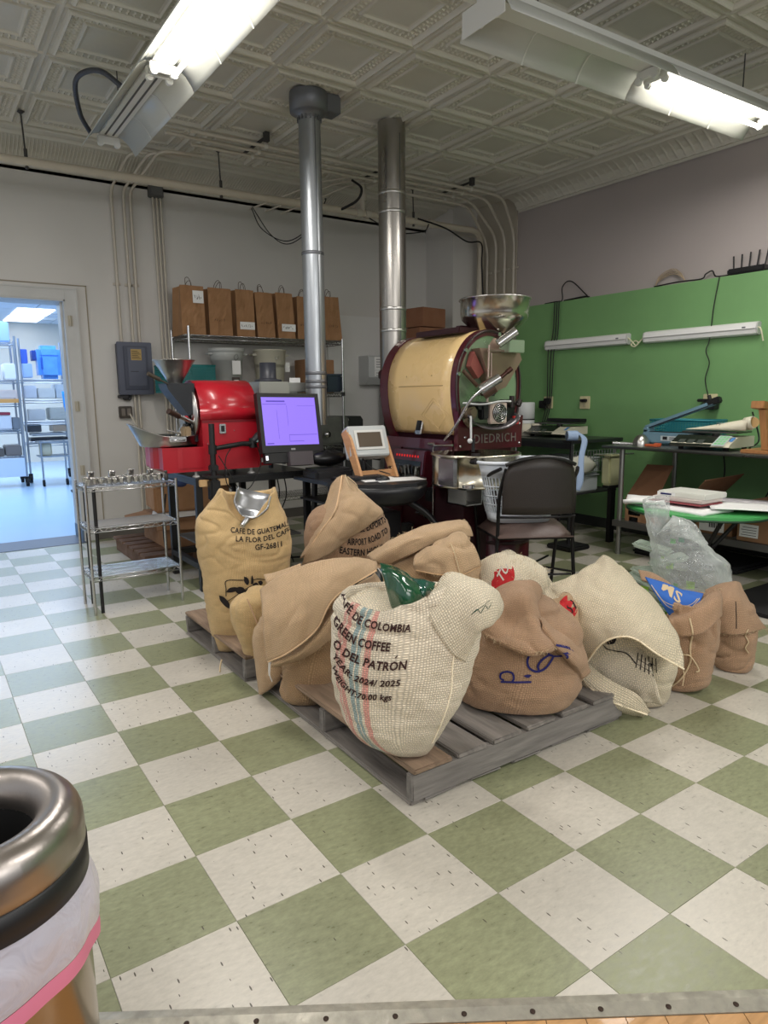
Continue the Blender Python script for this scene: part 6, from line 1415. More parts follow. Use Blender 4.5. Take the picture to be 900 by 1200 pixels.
q = MB(); q.box((3.286, .86, .628), (3.289, .99, .652)); o = obj('spine_label', q, paper, t)
q = MB(); q.box((3.284, .885, .634), (3.286, .965, .645)); obj('spine_print', q, blueink, o)
q = MB(); q.bbox((3.36, .83, .594), (.25, .38, .008), 0, .002); single('red_folder', q, mat('dull_red_folder', (150, 70, 76), .6), 'thin dull red folder under the white binder', 'folder')
# black mats / shapes under the desk
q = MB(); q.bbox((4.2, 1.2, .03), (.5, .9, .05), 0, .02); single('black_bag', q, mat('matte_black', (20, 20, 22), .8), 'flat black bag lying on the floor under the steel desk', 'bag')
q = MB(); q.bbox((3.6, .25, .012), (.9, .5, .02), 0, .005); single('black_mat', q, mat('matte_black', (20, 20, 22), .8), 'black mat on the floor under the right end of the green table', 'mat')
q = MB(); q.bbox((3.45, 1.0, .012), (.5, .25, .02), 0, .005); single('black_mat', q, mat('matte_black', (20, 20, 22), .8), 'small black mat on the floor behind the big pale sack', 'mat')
q = MB(); q.lathe([(0, 0), (.06, 0), (.085, .004), (.08, .008), (0, .006)], (3.02, .90, .12), 24, 0, Matrix.Rotation(-.9, 4, 'X')); single('plastic_disc', q, mat('translucent_lid', (186, 194, 200), .3), 'round translucent plastic lid between the pale sack and the clear bag', 'lid')
# measured shapes of the sacks: rings (height, centre, half width), cloth sheets and prints, all in metres
SROWS = {
 'S1': ((0.5, 1.45, 0.13), -0.3952, [(0.02, -0.117, 0.022), (0.024, -0.103, 0.081), (0.065, -0.057, 0.133), (0.123, -0.034, 0.17), (0.216, -0.021, 0.196), (0.33, -0.013, 0.214), (0.466, -0.013, 0.227), (0.555, -0.016, 0.233), (0.645, -0.021, 0.231), (0.698, -0.017, 0.217), (0.746, -0.007, 0.182), (0.784, 0.005, 0.155), (0.819, 0.012, 0.136)]),
 'S2': ((0.43, 1.08, 0.13), -0.4199, [(0.085, -0.085, 0.024), (0.106, -0.082, 0.037), (0.139, -0.076, 0.05), (0.202, -0.072, 0.071), (0.285, -0.076, 0.094), (0.348, -0.072, 0.1), (0.388, -0.06, 0.082), (0.411, -0.04, 0.055)]),
 'S3b': ((0.42, 0.84, 0.13), -0.4502, [(0.015, -0.13, 0.011), (0.057, -0.101, 0.044), (0.116, -0.084, 0.067), (0.195, -0.08, 0.076), (0.263, -0.092, 0.068), (0.31, -0.1, 0.051), (0.338, -0.101, 0.028)]),
 'S3': ((0.54, 0.66, 0.13), -0.5162, [(0.009, -0.116, 0.055), (0.03, -0.119, 0.096), (0.069, -0.115, 0.118), (0.165, -0.097, 0.124), (0.241, -0.079, 0.122), (0.317, -0.049, 0.131), (0.391, -0.024, 0.136), (0.444, -0.005, 0.136), (0.473, 0.014, 0.117)]),
 'S4': ((1.05, 1.45, 0.13), -0.5305, [(0.13, 0.075, 0.183), (0.233, 0.075, 0.193), (0.334, 0.048, 0.226), (0.432, 0.043, 0.237), (0.53, 0.037, 0.238), (0.603, 0.036, 0.23), (0.661, 0.034, 0.204), (0.698, 0.035, 0.165)]),
 'S5': ((1.05, 0.85, 0.13), -0.6237, [(0.13, 0.177, 0.3), (0.199, 0.177, 0.316), (0.33, 0.146, 0.324), (0.416, 0.122, 0.291), (0.502, 0.106, 0.257), (0.566, 0.113, 0.226), (0.612, 0.136, 0.185), (0.645, 0.172, 0.14)]),
 'S6': ((0.425, -0.075, 0.135), -0.6390, [(0.135, 0.012, 0.029), (0.139, -0.003, 0.053), (0.143, -0.018, 0.076), (0.19, -0.045, 0.13), (0.281, -0.053, 0.187), (0.371, -0.046, 0.223), (0.46, -0.036, 0.237), (0.548, -0.025, 0.242), (0.605, -0.019, 0.241), (0.645, -0.016, 0.229), (0.669, -0.016, 0.212)]),
 'S7': ((1.42, 0.6, 0.13), -0.7592, [(0.13, 0.128, 0.196), (0.243, 0.128, 0.206), (0.33, 0.112, 0.199), (0.415, 0.093, 0.174), (0.478, 0.079, 0.118), (0.534, 0.066, 0.057)]),
 'S8': ((1.0, 0.02, 0.135), -0.7956, [(0.135, 0.012, 0.078), (0.139, -0.009, 0.141), (0.143, -0.02, 0.182), (0.147, -0.011, 0.215), (0.211, 0.002, 0.236), (0.299, 0.02, 0.233), (0.369, 0.025, 0.22), (0.438, 0.027, 0.197), (0.485, 0.02, 0.161), (0.52, 0.021, 0.128)]),
 'S8c': ((1.14, 0.13, 0.13), -0.8026, [(0.296, 0.148, 0.054), (0.332, 0.144, 0.077), (0.387, 0.139, 0.095), (0.437, 0.14, 0.091), (0.471, 0.156, 0.067), (0.485, 0.166, 0.037)]),
 'S9': ((1.5, 0.06, 0.0), -0.9030, [(0.0, 0.218, 0.064), (0.004, 0.185, 0.114), (0.024, 0.158, 0.16), (0.069, 0.141, 0.188), (0.163, 0.11, 0.234), (0.256, 0.076, 0.247), (0.35, 0.045, 0.241), (0.423, 0.014, 0.218), (0.479, -0.005, 0.183)]),
 'S10': ((1.84, -0.04, 0.0), -0.9930, [(0.0, 0.066, 0.032), (0.004, 0.073, 0.059), (0.008, 0.086, 0.078), (0.039, 0.11, 0.096), (0.142, 0.121, 0.102), (0.242, 0.128, 0.107), (0.341, 0.131, 0.107), (0.396, 0.131, 0.097)]),
 'BAG': ((2.5, 0.42, 0.0), -0.9868, [(0.09, 0.189, 0.122), (0.148, 0.184, 0.164), (0.244, 0.173, 0.19), (0.34, 0.159, 0.202), (0.41, 0.143, 0.204), (0.456, 0.112, 0.175), (0.516, 0.085, 0.157), (0.562, 0.062, 0.144), (0.599, 0.043, 0.136)]),
 'S11': ((2.26, -0.08, 0.0), -1.0670, [(0.0, 0.081, 0.033), (0.004, 0.074, 0.06), (0.008, 0.065, 0.08), (0.05, 0.056, 0.099), (0.156, 0.048, 0.105), (0.262, 0.041, 0.104), (0.311, 0.039, 0.098)]),
}
SPATCH = {
 'S3_flap': ('S3', [[(0.275, 0.787, 0.511), (0.347, 0.735, 0.577), (0.453, 0.663, 0.627), (0.588, 0.598, 0.642), (0.706, 0.566, 0.62)], [(0.236, 0.695, 0.458), (0.312, 0.629, 0.514), (0.406, 0.564, 0.566), (0.531, 0.527, 0.614), (0.687, 0.53, 0.619)], [(0.215, 0.649, 0.378), (0.276, 0.58, 0.42), (0.371, 0.526, 0.486), (0.49, 0.505, 0.576), (0.671, 0.505, 0.611)], [(0.228, 0.641, 0.259), (0.279, 0.555, 0.314), (0.374, 0.501, 0.401), (0.458, 0.488, 0.525), (0.656, 0.49, 0.602)]]),
 'S3_lip': ('S3', [[(0.264, 0.702, 0.25), (0.348, 0.642, 0.297), (0.438, 0.603, 0.381), (0.52, 0.58, 0.478), (0.703, 0.568, 0.564)], [(0.235, 0.626, 0.248), (0.328, 0.55, 0.305), (0.416, 0.5, 0.407), (0.51, 0.482, 0.511), (0.677, 0.49, 0.548)], [(0.264, 0.656, 0.22), (0.36, 0.567, 0.271), (0.451, 0.503, 0.356), (0.54, 0.488, 0.436), (0.677, 0.467, 0.481)]]),
 'S3_dark': ('S3', [[(0.55, 0.631, 0.508), (0.634, 0.607, 0.567), (0.733, 0.573, 0.581)], [(0.56, 0.614, 0.459), (0.63, 0.575, 0.508), (0.734, 0.55, 0.518)]]),
 'S3_back': ('S3', [[(0.319, 0.854, 0.56), (0.386, 0.816, 0.576), (0.459, 0.775, 0.6)], [(0.309, 0.814, 0.544), (0.371, 0.779, 0.557), (0.438, 0.741, 0.584)], [(0.309, 0.791, 0.512), (0.371, 0.756, 0.532), (0.428, 0.724, 0.56)]]),
 'S4_flap': ('S4', [[(1.038, 1.399, 0.885), (1.05, 1.392, 0.89), (1.061, 1.386, 0.88), (1.078, 1.387, 0.865)], [(0.988, 1.347, 0.806), (1.017, 1.307, 0.827), (1.074, 1.32, 0.816), (1.137, 1.353, 0.788)], [(0.913, 1.275, 0.713), (0.976, 1.215, 0.755), (1.085, 1.221, 0.753), (1.206, 1.266, 0.693)], [(0.839, 1.284, 0.625), (0.916, 1.204, 0.664), (1.01, 1.172, 0.69), (1.142, 1.211, 0.666)], [(0.78, 1.33, 0.516), (0.842, 1.247, 0.559), (0.922, 1.2, 0.597), (1.015, 1.216, 0.601)], [(0.774, 1.38, 0.429), (0.804, 1.304, 0.463), (0.862, 1.259, 0.5), (0.925, 1.268, 0.521)]]),
 'S4_leaf': ('S4', [[(1.002, 1.443, 0.832), (1.022, 1.42, 0.866), (1.045, 1.395, 0.885)], [(0.963, 1.443, 0.733), (0.979, 1.388, 0.752), (0.995, 1.332, 0.803)], [(0.874, 1.414, 0.601), (0.89, 1.347, 0.651), (0.916, 1.262, 0.714)], [(0.78, 1.411, 0.455), (0.777, 1.355, 0.489), (0.818, 1.284, 0.605)]]),
 'S5_roll': ('S5', [[(0.864, 0.885, 0.56), (0.936, 0.809, 0.638), (1.062, 0.743, 0.695), (1.178, 0.696, 0.713), (1.294, 0.675, 0.716)], [(0.841, 0.791, 0.557), (0.902, 0.71, 0.631), (1.005, 0.636, 0.682), (1.131, 0.607, 0.7), (1.27, 0.618, 0.694)], [(0.896, 0.788, 0.521), (0.942, 0.681, 0.579), (1.036, 0.613, 0.635), (1.134, 0.58, 0.664), (1.264, 0.598, 0.649)]]),
 'S5_under': ('S5', [[(0.889, 0.793, 0.504), (0.965, 0.714, 0.558), (1.046, 0.656, 0.602), (1.122, 0.626, 0.617)], [(0.838, 0.732, 0.437), (0.897, 0.652, 0.485), (0.959, 0.595, 0.527), (1.055, 0.575, 0.536)], [(0.85, 0.723, 0.347), (0.9, 0.625, 0.391), (0.978, 0.569, 0.422), (1.135, 0.518, 0.435)]]),
 'S5_square': ('S5', [[(0.956, 0.622, 0.593), (1.012, 0.582, 0.639), (1.083, 0.567, 0.672), (1.172, 0.565, 0.697)], [(0.911, 0.581, 0.572), (0.978, 0.508, 0.615), (1.054, 0.477, 0.641), (1.191, 0.503, 0.634)], [(0.923, 0.584, 0.542), (0.972, 0.488, 0.536), (1.056, 0.427, 0.535), (1.19, 0.454, 0.548)]]),
 'S6_neck': ('S6', [[(0.389, -0.173, 0.671), (0.428, -0.189, 0.723), (0.468, -0.194, 0.761), (0.538, -0.196, 0.742), (0.602, -0.194, 0.706)], [(0.37, -0.227, 0.651), (0.414, -0.26, 0.704), (0.466, -0.28, 0.742), (0.543, -0.275, 0.734), (0.617, -0.255, 0.692)], [(0.385, -0.251, 0.601), (0.43, -0.297, 0.647), (0.466, -0.33, 0.691), (0.53, -0.328, 0.7), (0.616, -0.279, 0.656)], [(0.426, -0.269, 0.535), (0.457, -0.304, 0.58), (0.478, -0.332, 0.624), (0.529, -0.326, 0.628), (0.608, -0.273, 0.617)], [(0.474, -0.274, 0.498), (0.482, -0.292, 0.549), (0.505, -0.296, 0.594), (0.546, -0.289, 0.606), (0.599, -0.254, 0.608)]]),
 'S6_panel': ('S6', [[(0.213, 0.045, 0.632), (0.268, 0.041, 0.666), (0.33, 0.033, 0.683), (0.387, 0.028, 0.665)], [(0.19, 0.013, 0.628), (0.254, -0.023, 0.65), (0.322, -0.048, 0.649), (0.384, -0.045, 0.646)], [(0.186, -0.009, 0.612), (0.236, -0.071, 0.625), (0.292, -0.125, 0.617), (0.327, -0.152, 0.634)]]),
 'S6_green': ('S6', [[(0.361, 0.022, 0.769), (0.387, -0.022, 0.768), (0.44, -0.024, 0.741)], [(0.328, -0.041, 0.745), (0.34, -0.112, 0.761), (0.409, -0.113, 0.725)], [(0.328, -0.078, 0.686), (0.332, -0.155, 0.718), (0.399, -0.143, 0.7)], [(0.349, -0.093, 0.619), (0.344, -0.164, 0.658), (0.403, -0.146, 0.667)]]),
 'S6_green2': ('S6', [[(0.431, -0.055, 0.726), (0.451, -0.094, 0.72), (0.497, -0.091, 0.7)], [(0.394, -0.115, 0.7), (0.41, -0.151, 0.706), (0.456, -0.135, 0.683)], [(0.384, -0.119, 0.648), (0.393, -0.151, 0.659), (0.433, -0.143, 0.667)]]),
 'S8_fold': ('S8', [[(0.913, 0.109, 0.546), (0.94, 0.053, 0.592), (0.979, 0.012, 0.611), (1.041, -0.021, 0.605), (1.086, -0.025, 0.562)], [(0.845, 0.021, 0.523), (0.877, -0.04, 0.562), (0.915, -0.079, 0.578), (0.956, -0.092, 0.557), (1.008, -0.073, 0.517)], [(0.801, -0.02, 0.49), (0.868, -0.06, 0.484), (0.899, -0.106, 0.491), (0.91, -0.145, 0.487), (0.944, -0.151, 0.462)], [(0.783, -0.002, 0.446), (0.804, -0.109, 0.432), (0.842, -0.19, 0.42), (0.889, -0.224, 0.429), (0.95, -0.215, 0.432)], [(0.818, 0.02, 0.42), (0.851, -0.071, 0.4), (0.885, -0.149, 0.394), (0.926, -0.191, 0.401), (0.977, -0.185, 0.401)]]),
 'S8_rim': ('S8', [[(0.992, -0.058, 0.519), (1.039, -0.106, 0.463), (1.091, -0.144, 0.423), (1.152, -0.164, 0.356), (1.185, -0.169, 0.281)], [(0.945, -0.138, 0.5), (0.957, -0.193, 0.462), (1.004, -0.227, 0.427), (1.067, -0.235, 0.364), (1.14, -0.209, 0.282)], [(0.94, -0.176, 0.464), (0.935, -0.228, 0.433), (0.97, -0.25, 0.394), (1.025, -0.248, 0.342), (1.104, -0.215, 0.272)], [(0.995, -0.16, 0.406), (0.99, -0.198, 0.383), (1.007, -0.216, 0.352), (1.056, -0.208, 0.302), (1.107, -0.19, 0.263)]]),
 'S9_sheet': ('S9', [[(1.366, 0.23, 0.447), (1.442, 0.133, 0.537), (1.515, 0.073, 0.602), (1.552, 0.058, 0.619), (1.627, 0.029, 0.568)], [(1.3, 0.136, 0.428), (1.354, 0.02, 0.487), (1.433, -0.065, 0.533), (1.551, -0.102, 0.511), (1.66, -0.111, 0.454)], [(1.283, 0.061, 0.35), (1.31, -0.054, 0.42), (1.376, -0.154, 0.469), (1.472, -0.211, 0.448), (1.626, -0.213, 0.383)], [(1.306, 0.032, 0.261), (1.306, -0.098, 0.365), (1.347, -0.198, 0.413), (1.425, -0.281, 0.386), (1.593, -0.284, 0.323)], [(1.326, -0.026, 0.193), (1.31, -0.135, 0.34), (1.339, -0.236, 0.385), (1.41, -0.31, 0.323), (1.537, -0.342, 0.244)]]),
 'S9_lip': ('S9', [[(1.345, -0.018, 0.223), (1.34, -0.093, 0.194), (1.37, -0.162, 0.16), (1.421, -0.227, 0.123), (1.486, -0.245, 0.039)], [(1.297, -0.005, 0.223), (1.297, -0.07, 0.149), (1.323, -0.136, 0.104), (1.38, -0.192, 0.073), (1.468, -0.238, 0.031)], [(1.326, 0.055, 0.193), (1.339, -0.011, 0.087), (1.366, -0.093, 0.043), (1.422, -0.164, 0.025), (1.492, -0.204, -0.001)]]),
 'S9_inner': ('S9', [[(1.4, -0.039, 0.307), (1.449, -0.118, 0.327), (1.498, -0.195, 0.27)], [(1.394, -0.048, 0.229), (1.44, -0.139, 0.229), (1.493, -0.237, 0.213)], [(1.4, -0.056, 0.148), (1.453, -0.155, 0.117), (1.511, -0.261, 0.119)], [(1.442, -0.125, 0.087), (1.485, -0.196, 0.065), (1.537, -0.262, 0.061)]]),
 'S10_blue': ('S10', [[(1.847, 0.06, 0.473), (1.876, -0.004, 0.462), (1.917, -0.085, 0.438), (1.963, -0.156, 0.423)], [(1.814, -0.001, 0.44), (1.825, -0.071, 0.419), (1.868, -0.138, 0.408), (1.927, -0.173, 0.422)], [(1.802, -0.055, 0.392), (1.816, -0.113, 0.38), (1.854, -0.154, 0.376), (1.903, -0.173, 0.403)], [(1.814, -0.092, 0.34), (1.828, -0.131, 0.356), (1.857, -0.157, 0.369), (1.884, -0.163, 0.38)]]),
 'S10_rim': ('S10', [[(1.806, -0.097, 0.339), (1.861, -0.127, 0.36), (1.926, -0.172, 0.414), (1.976, -0.194, 0.449), (2.015, -0.198, 0.451)], [(1.756, -0.131, 0.335), (1.789, -0.181, 0.354), (1.844, -0.229, 0.397), (1.927, -0.247, 0.432), (1.971, -0.241, 0.43)], [(1.755, -0.148, 0.271), (1.769, -0.206, 0.285), (1.804, -0.26, 0.308), (1.886, -0.276, 0.356), (1.937, -0.262, 0.358)]]),
 'S11_flap': ('S11', [[(2.224, -0.015, 0.365), (2.253, -0.068, 0.406), (2.281, -0.118, 0.425), (2.32, -0.126, 0.413)], [(2.15, -0.067, 0.307), (2.149, -0.148, 0.356), (2.216, -0.187, 0.366), (2.32, -0.189, 0.319)], [(2.128, -0.09, 0.246), (2.138, -0.169, 0.274), (2.211, -0.22, 0.281), (2.324, -0.237, 0.256)], [(2.137, -0.105, 0.207), (2.15, -0.191, 0.208), (2.22, -0.236, 0.215), (2.355, -0.252, 0.216)]]),
 'S7_top': ('S7', [[(1.361, 0.656, 0.495), (1.421, 0.571, 0.554), (1.515, 0.51, 0.535), (1.621, 0.451, 0.463)], [(1.287, 0.56, 0.462), (1.348, 0.476, 0.516), (1.423, 0.418, 0.525), (1.554, 0.39, 0.444)], [(1.266, 0.512, 0.374), (1.313, 0.426, 0.427), (1.381, 0.375, 0.427), (1.54, 0.348, 0.365)]]),
 'S10_back': ('S10', [[(1.879, 0.12, 0.492), (1.922, 0.072, 0.479), (1.972, 0.014, 0.434)], [(1.856, 0.082, 0.454), (1.888, 0.033, 0.436), (1.945, -0.018, 0.406)]]),
}
SINK = {
 'S1': ('S1', [('t', 'CAFE DE GUATEMALA', [(-0.078, 0.656), (0.003, 0.644), (0.106, 0.647), (0.224, 0.67)], 0.024, 0), ('t', 'LA FLOR DEL CAFE', [(-0.054, 0.615), (0.042, 0.607), (0.126, 0.614), (0.218, 0.635)], 0.024, 0), ('t', 'GF-26811', [(0.037, 0.569), (0.17, 0.57)], 0.0274, 0), ('s', [(-0.114, 0.339), (-0.112, 0.378), (-0.106, 0.421), (-0.015, 0.419)], 0.0044), ('s', [(0.018, 0.417), (0.047, 0.42), (0.08, 0.413)], 0.0044), ('p', [(-0.148, 0.343), (-0.126, 0.335), (-0.103, 0.307), (-0.098, 0.274), (-0.124, 0.289), (-0.144, 0.315)]), ('p', [(-0.112, 0.363), (-0.095, 0.383), (-0.066, 0.386), (-0.046, 0.373), (-0.071, 0.362), (-0.096, 0.359)]), ('p', [(-0.023, 0.439), (-0.006, 0.43), (0.001, 0.409), (-0.008, 0.393), (-0.022, 0.411)]), ('p', [(0.009, 0.396), (0.012, 0.43), (0.017, 0.441), (0.022, 0.421), (0.021, 0.399)]), ('p', [(-0.067, 0.375), (-0.05, 0.387), (-0.029, 0.381), (-0.022, 0.363), (-0.043, 0.349), (-0.063, 0.357)]), ('p', [(-0.026, 0.363), (-0.005, 0.375), (0.012, 0.365), (0.007, 0.348), (-0.018, 0.345)]), ('p', [(0.017, 0.395), (0.034, 0.403), (0.046, 0.389), (0.033, 0.377), (0.021, 0.382)]), ('p', [(0.043, 0.407), (0.059, 0.41), (0.067, 0.396), (0.054, 0.384)]), ('s', [(-0.111, 0.312), (-0.073, 0.336), (-0.026, 0.368), (0.025, 0.395)], 0.0029), ('s', [(-0.096, 0.281), (-0.09, 0.236), (-0.086, 0.218)], 0.0034)]),
 'S4': ('S4', [('t', 'COFFEE EXPORTS', [(0.039, 0.593), (0.142, 0.6), (0.255, 0.629)], 0.0305, 0), ('t', 'AIRPORT ROAD TO', [(0.038, 0.534), (0.141, 0.531), (0.263, 0.57)], 0.0352, 0), ('t', 'EASTERN HIGHL', [(-0.004, 0.491), (0.118, 0.472), (0.24, 0.487)], 0.0352, 0), ('s', [(0.179, 0.717), (0.179, 0.654)], 0.0052), ('s', [(0.193, 0.717), (0.192, 0.658)], 0.0042), ('s', [(0.211, 0.708), (0.215, 0.662)], 0.0047), ('s', [(0.169, 0.636), (0.232, 0.653)], 0.0047)]),
 'S6': ('S6', [('i', 'CAFÉ DE COLOMBIA', [(-0.249, 0.677), (-0.222, 0.659), (-0.194, 0.638), (-0.164, 0.619), (-0.093, 0.608), (-0.009, 0.607)], 0.0238, 0.25), ('i', 'GREEN COFFEE', [(-0.254, 0.603), (-0.226, 0.582), (-0.193, 0.562), (-0.139, 0.55), (-0.068, 0.547)], 0.0275, 0.25), ('i', 'O DEL PATRON', [(-0.253, 0.536), (-0.222, 0.516), (-0.171, 0.499), (-0.099, 0.488), (-0.017, 0.494)], 0.0275, 0.25), ('s', [(-0.055, 0.528), (-0.048, 0.536)], 0.0033), ('i', 'YEAR: 2024/ 2025', [(-0.254, 0.498), (-0.228, 0.471), (-0.193, 0.446), (-0.131, 0.432), (-0.038, 0.437)], 0.0225, 0.25), ('i', 'WEIGHT:70.00 kgs', [(-0.26, 0.455), (-0.237, 0.419), (-0.204, 0.392), (-0.158, 0.379), (-0.067, 0.385)], 0.0225, 0.25)]),
 'S6b': ('S6', [('i', '1259', [(-0.119, 0.686), (-0.071, 0.647)], 0.0216, 0), ('s', [(-0.111, 0.711), (-0.06, 0.664)], 0.0014), ('s', [(-0.127, 0.681), (-0.087, 0.636)], 0.0014)]),
 'S6c': ('S6', [('s', [(0.171, 0.666), (0.188, 0.682), (0.198, 0.671), (0.213, 0.69), (0.223, 0.679), (0.243, 0.708), (0.25, 0.692)], 0.0019), ('s', [(0.179, 0.674), (0.208, 0.692), (0.233, 0.703)], 0.0014)]),
 'S8': ('S8', [('s', [(-0.059, 0.273), (-0.005, 0.277), (0.051, 0.281)], 0.007), ('s', [(-0.047, 0.279), (-0.06, 0.287), (-0.057, 0.304), (-0.036, 0.312), (-0.018, 0.307), (-0.012, 0.291), (-0.017, 0.278)], 0.007), ('p', [(0.021, 0.3), (0.038, 0.306), (0.05, 0.305), (0.039, 0.295)]), ('s', [(0.057, 0.385), (0.04, 0.371), (0.035, 0.349), (0.044, 0.327), (0.068, 0.318), (0.094, 0.328), (0.114, 0.351), (0.125, 0.374), (0.11, 0.379), (0.087, 0.362), (0.073, 0.339), (0.076, 0.323)], 0.0078), ('s', [(0.101, 0.391), (0.122, 0.377), (0.148, 0.376), (0.165, 0.38), (0.173, 0.393), (0.156, 0.404)], 0.007), ('s', [(0.131, 0.44), (0.155, 0.432), (0.178, 0.418), (0.199, 0.398), (0.179, 0.403), (0.155, 0.407), (0.127, 0.406)], 0.0064)]),
 'S9': ('S9', [('s', [(0.037, 0.29), (0.057, 0.274), (0.09, 0.27), (0.133, 0.264), (0.167, 0.231)], 0.0042), ('s', [(0.175, 0.272), (0.168, 0.213)], 0.0035), ('s', [(0.189, 0.267), (0.185, 0.208)], 0.0035), ('s', [(0.203, 0.262), (0.201, 0.202)], 0.0035), ('s', [(0.216, 0.257), (0.217, 0.197)], 0.0035), ('s', [(0.23, 0.252), (0.234, 0.191)], 0.0035), ('s', [(0.244, 0.247), (0.25, 0.186)], 0.0035), ('s', [(0.173, 0.25), (0.248, 0.218)], 0.0018), ('s', [(0.17, 0.231), (0.253, 0.197)], 0.0018), ('p', [(0.039, 0.323), (0.064, 0.336), (0.088, 0.331), (0.082, 0.302), (0.05, 0.295)])]),
 'S10': ('S10', [('t', 'MS', [(-0.008, 0.444), (0.071, 0.398)], 0.0328, 0), ('s', [(-0.032, 0.438), (0.027, 0.381), (0.103, 0.378), (0.148, 0.421)], 0.0025), ('s', [(-0.051, 0.455), (0.012, 0.399), (0.102, 0.393), (0.154, 0.433)], 0.0025)]),
 'R7': ('S7', [('p', [(-0.006, 0.514), (0.017, 0.523), (0.063, 0.528), (0.086, 0.517), (0.091, 0.477), (0.072, 0.448), (0.034, 0.43), (-0.004, 0.421), (-0.013, 0.449), (-0.001, 0.474)])]),
 'R7t': ('S7', [('t', 'TU', [(0.034, 0.451), (0.067, 0.516)], 0.039, 0)]),
 'R8': ('S8c', [('p', [(0.141, 0.489), (0.162, 0.511), (0.194, 0.512), (0.217, 0.49), (0.218, 0.459), (0.194, 0.433), (0.169, 0.404), (0.152, 0.42), (0.136, 0.426), (0.142, 0.454)])]),
 'R8t': ('S8c', [('s', [(0.169, 0.49), (0.17, 0.477), (0.183, 0.471), (0.19, 0.457), (0.18, 0.45)], 0.0046), ('s', [(0.182, 0.498), (0.199, 0.478), (0.205, 0.465)], 0.004), ('s', [(0.092, 0.49), (0.118, 0.498)], 0.002), ('s', [(0.109, 0.484), (0.121, 0.491), (0.118, 0.501)], 0.0023)]),
}
# ================================================================== PALLETS
m_wood = mat('weathered_grey_wood', (128, 122, 116), .85, var=.3, vscale=7, bump=.6, bscale=22, stretch=(5, .6, 5))
m_woodx = mat('weathered_grey_wood_long', (126, 121, 116), .85, var=.3, vscale=7, bump=.6, bscale=22, stretch=(.6, 5, 5))
m_woodb = mat('brown_board', (142, 120, 100), .85, var=.3, vscale=7, bump=.6, bscale=22, stretch=(5, .6, 5))
def pallet(x0, x1, y0, y1, boards, lb, m=None, seed=1):
    t = thing('wooden_pallet', lb, 'pallet', ((x0+x1)/2, (y0+y1)/2, 0)); rr = random.Random(seed)
    def rough(a, b, mm, nm, lab=None):
        q = MB(); q.bbox([(a[i]+b[i])/2 for i in range(3)], [b[i]-a[i] for i in range(3)], 0, .004)
        q.v = [(v[0]+rr.uniform(-.002, .002), v[1]+rr.uniform(-.003, .003), v[2]+rr.uniform(-.001, .001)) for v in q.v]
        return obj(nm, q, mm, t, label=lab)
    for k, (a, b) in enumerate(boards): rough((a, y0-.0, .109), (b, y1, .127), m_woodb if k == 0 else m_wood, 'deck_board', 'browner board at the left edge' if k == 0 and seed == 1 else None)
    for y in (y0, (y0+y1)/2-.02, y1-.04): rough((x0+.0, y, .018), (x1, y+.038, .108), m_woodx, 'stringer')
    for a, b in ((x0-.0, x0+.1), (x0+.45, x0+.56), (x1-.1, x1)): rough((a, y0+.01, .0), (b, y1-.01, .017), m_wood, 'bottom_board')
    # splintered lower edge pieces along the front
    for k in range(5): rough((x0+.05+k*.2, y0+.004, .006), (x0+.19+k*.2, y0+.03, .018), m_woodx, 'splinter')
    return t
pallet(.345, 1.40, -.175, 1.02, [(.352, .511), (.534, .665), (.694, .831), (.860, 1.006), (1.043, 1.189), (1.222, 1.36)], 'grey weathered wooden pallet under the coffee sacks, the front one', seed=1)
pallet(.30, 1.36, 1.06, 1.90, [(.30, .43), (.46, .60), (.64, .78), (.82, .96), (1.0, 1.14), (1.19, 1.34)], 'grey weathered wooden pallet under the Guatemala coffee sack, the rear one', seed=2)
q = MB(); q.bbox((1.50, -.02, .06), (.07, .10, .12), 0, .004); single('wood_block', q, m_wood, 'grey wood block on the floor at the right end of the front pallet', 'wood block')

# ================================================================== COFFEE SACKS
b_tan = burlap('tan_burlap', (203, 172, 136), .0058, .40, .7)
b_gold = burlap('golden_burlap', (208, 177, 128), .0052, .34, .5)
b_brown = burlap('brown_burlap', (182, 148, 118), .0058, .42, .75)
b_dk = burlap('coarse_tan_burlap', (176, 144, 108), .0070, .50, .8)
b_pale = burlap('pale_burlap', (226, 212, 184), .0078, .56, .8, dirt=.08)
b_cream = burlap('cream_burlap', (232, 219, 194), .0078, .5, .8, dirt=.1)
def stripes(u0): return [(u0-.062, .013, (226, 140, 130)), (u0-.014, .010, (120, 160, 168)), (u0+.008, .007, (124, 162, 166)), (u0+.040, .011, (226, 140, 130)), (u0-.090, .008, (230, 160, 150))]
m_print = mat('black_print', (30, 24, 24), .9); m_redp = mat('red_print', (186, 34, 38), .85, var=.15, vscale=60); m_bluep = mat('blue_marker', (30, 30, 100), .8)
m_brownp = mat('dark_brown_print', (54, 26, 24), .9)
BVHS = {}
def wrinkle(P, seed, amp, stretch=(1, 1, 1)):
    v = Vector((P.x*stretch[0], P.y*stretch[1], P.z*stretch[2]))+Vector((seed*3.1, seed*1.7, seed*.9))
    w_ = Vector((noise.noise(v*3+Vector((5, 0, 0))), noise.noise(v*3+Vector((0, 7, 0))), noise.noise(v*3)))*.12
    n1 = noise.noise(v*4.2); rd = max(0, 1-abs(noise.noise((v+w_)*7.5))*3.2)**2; mk = min(1, max(0, .5+1.6*noise.noise(v*2.6+Vector((2, 2, 2))))); n3 = noise.noise(v*24)
    return amp*(1.2*n1-1.05*rd*mk+.35*mk+.30*n3)
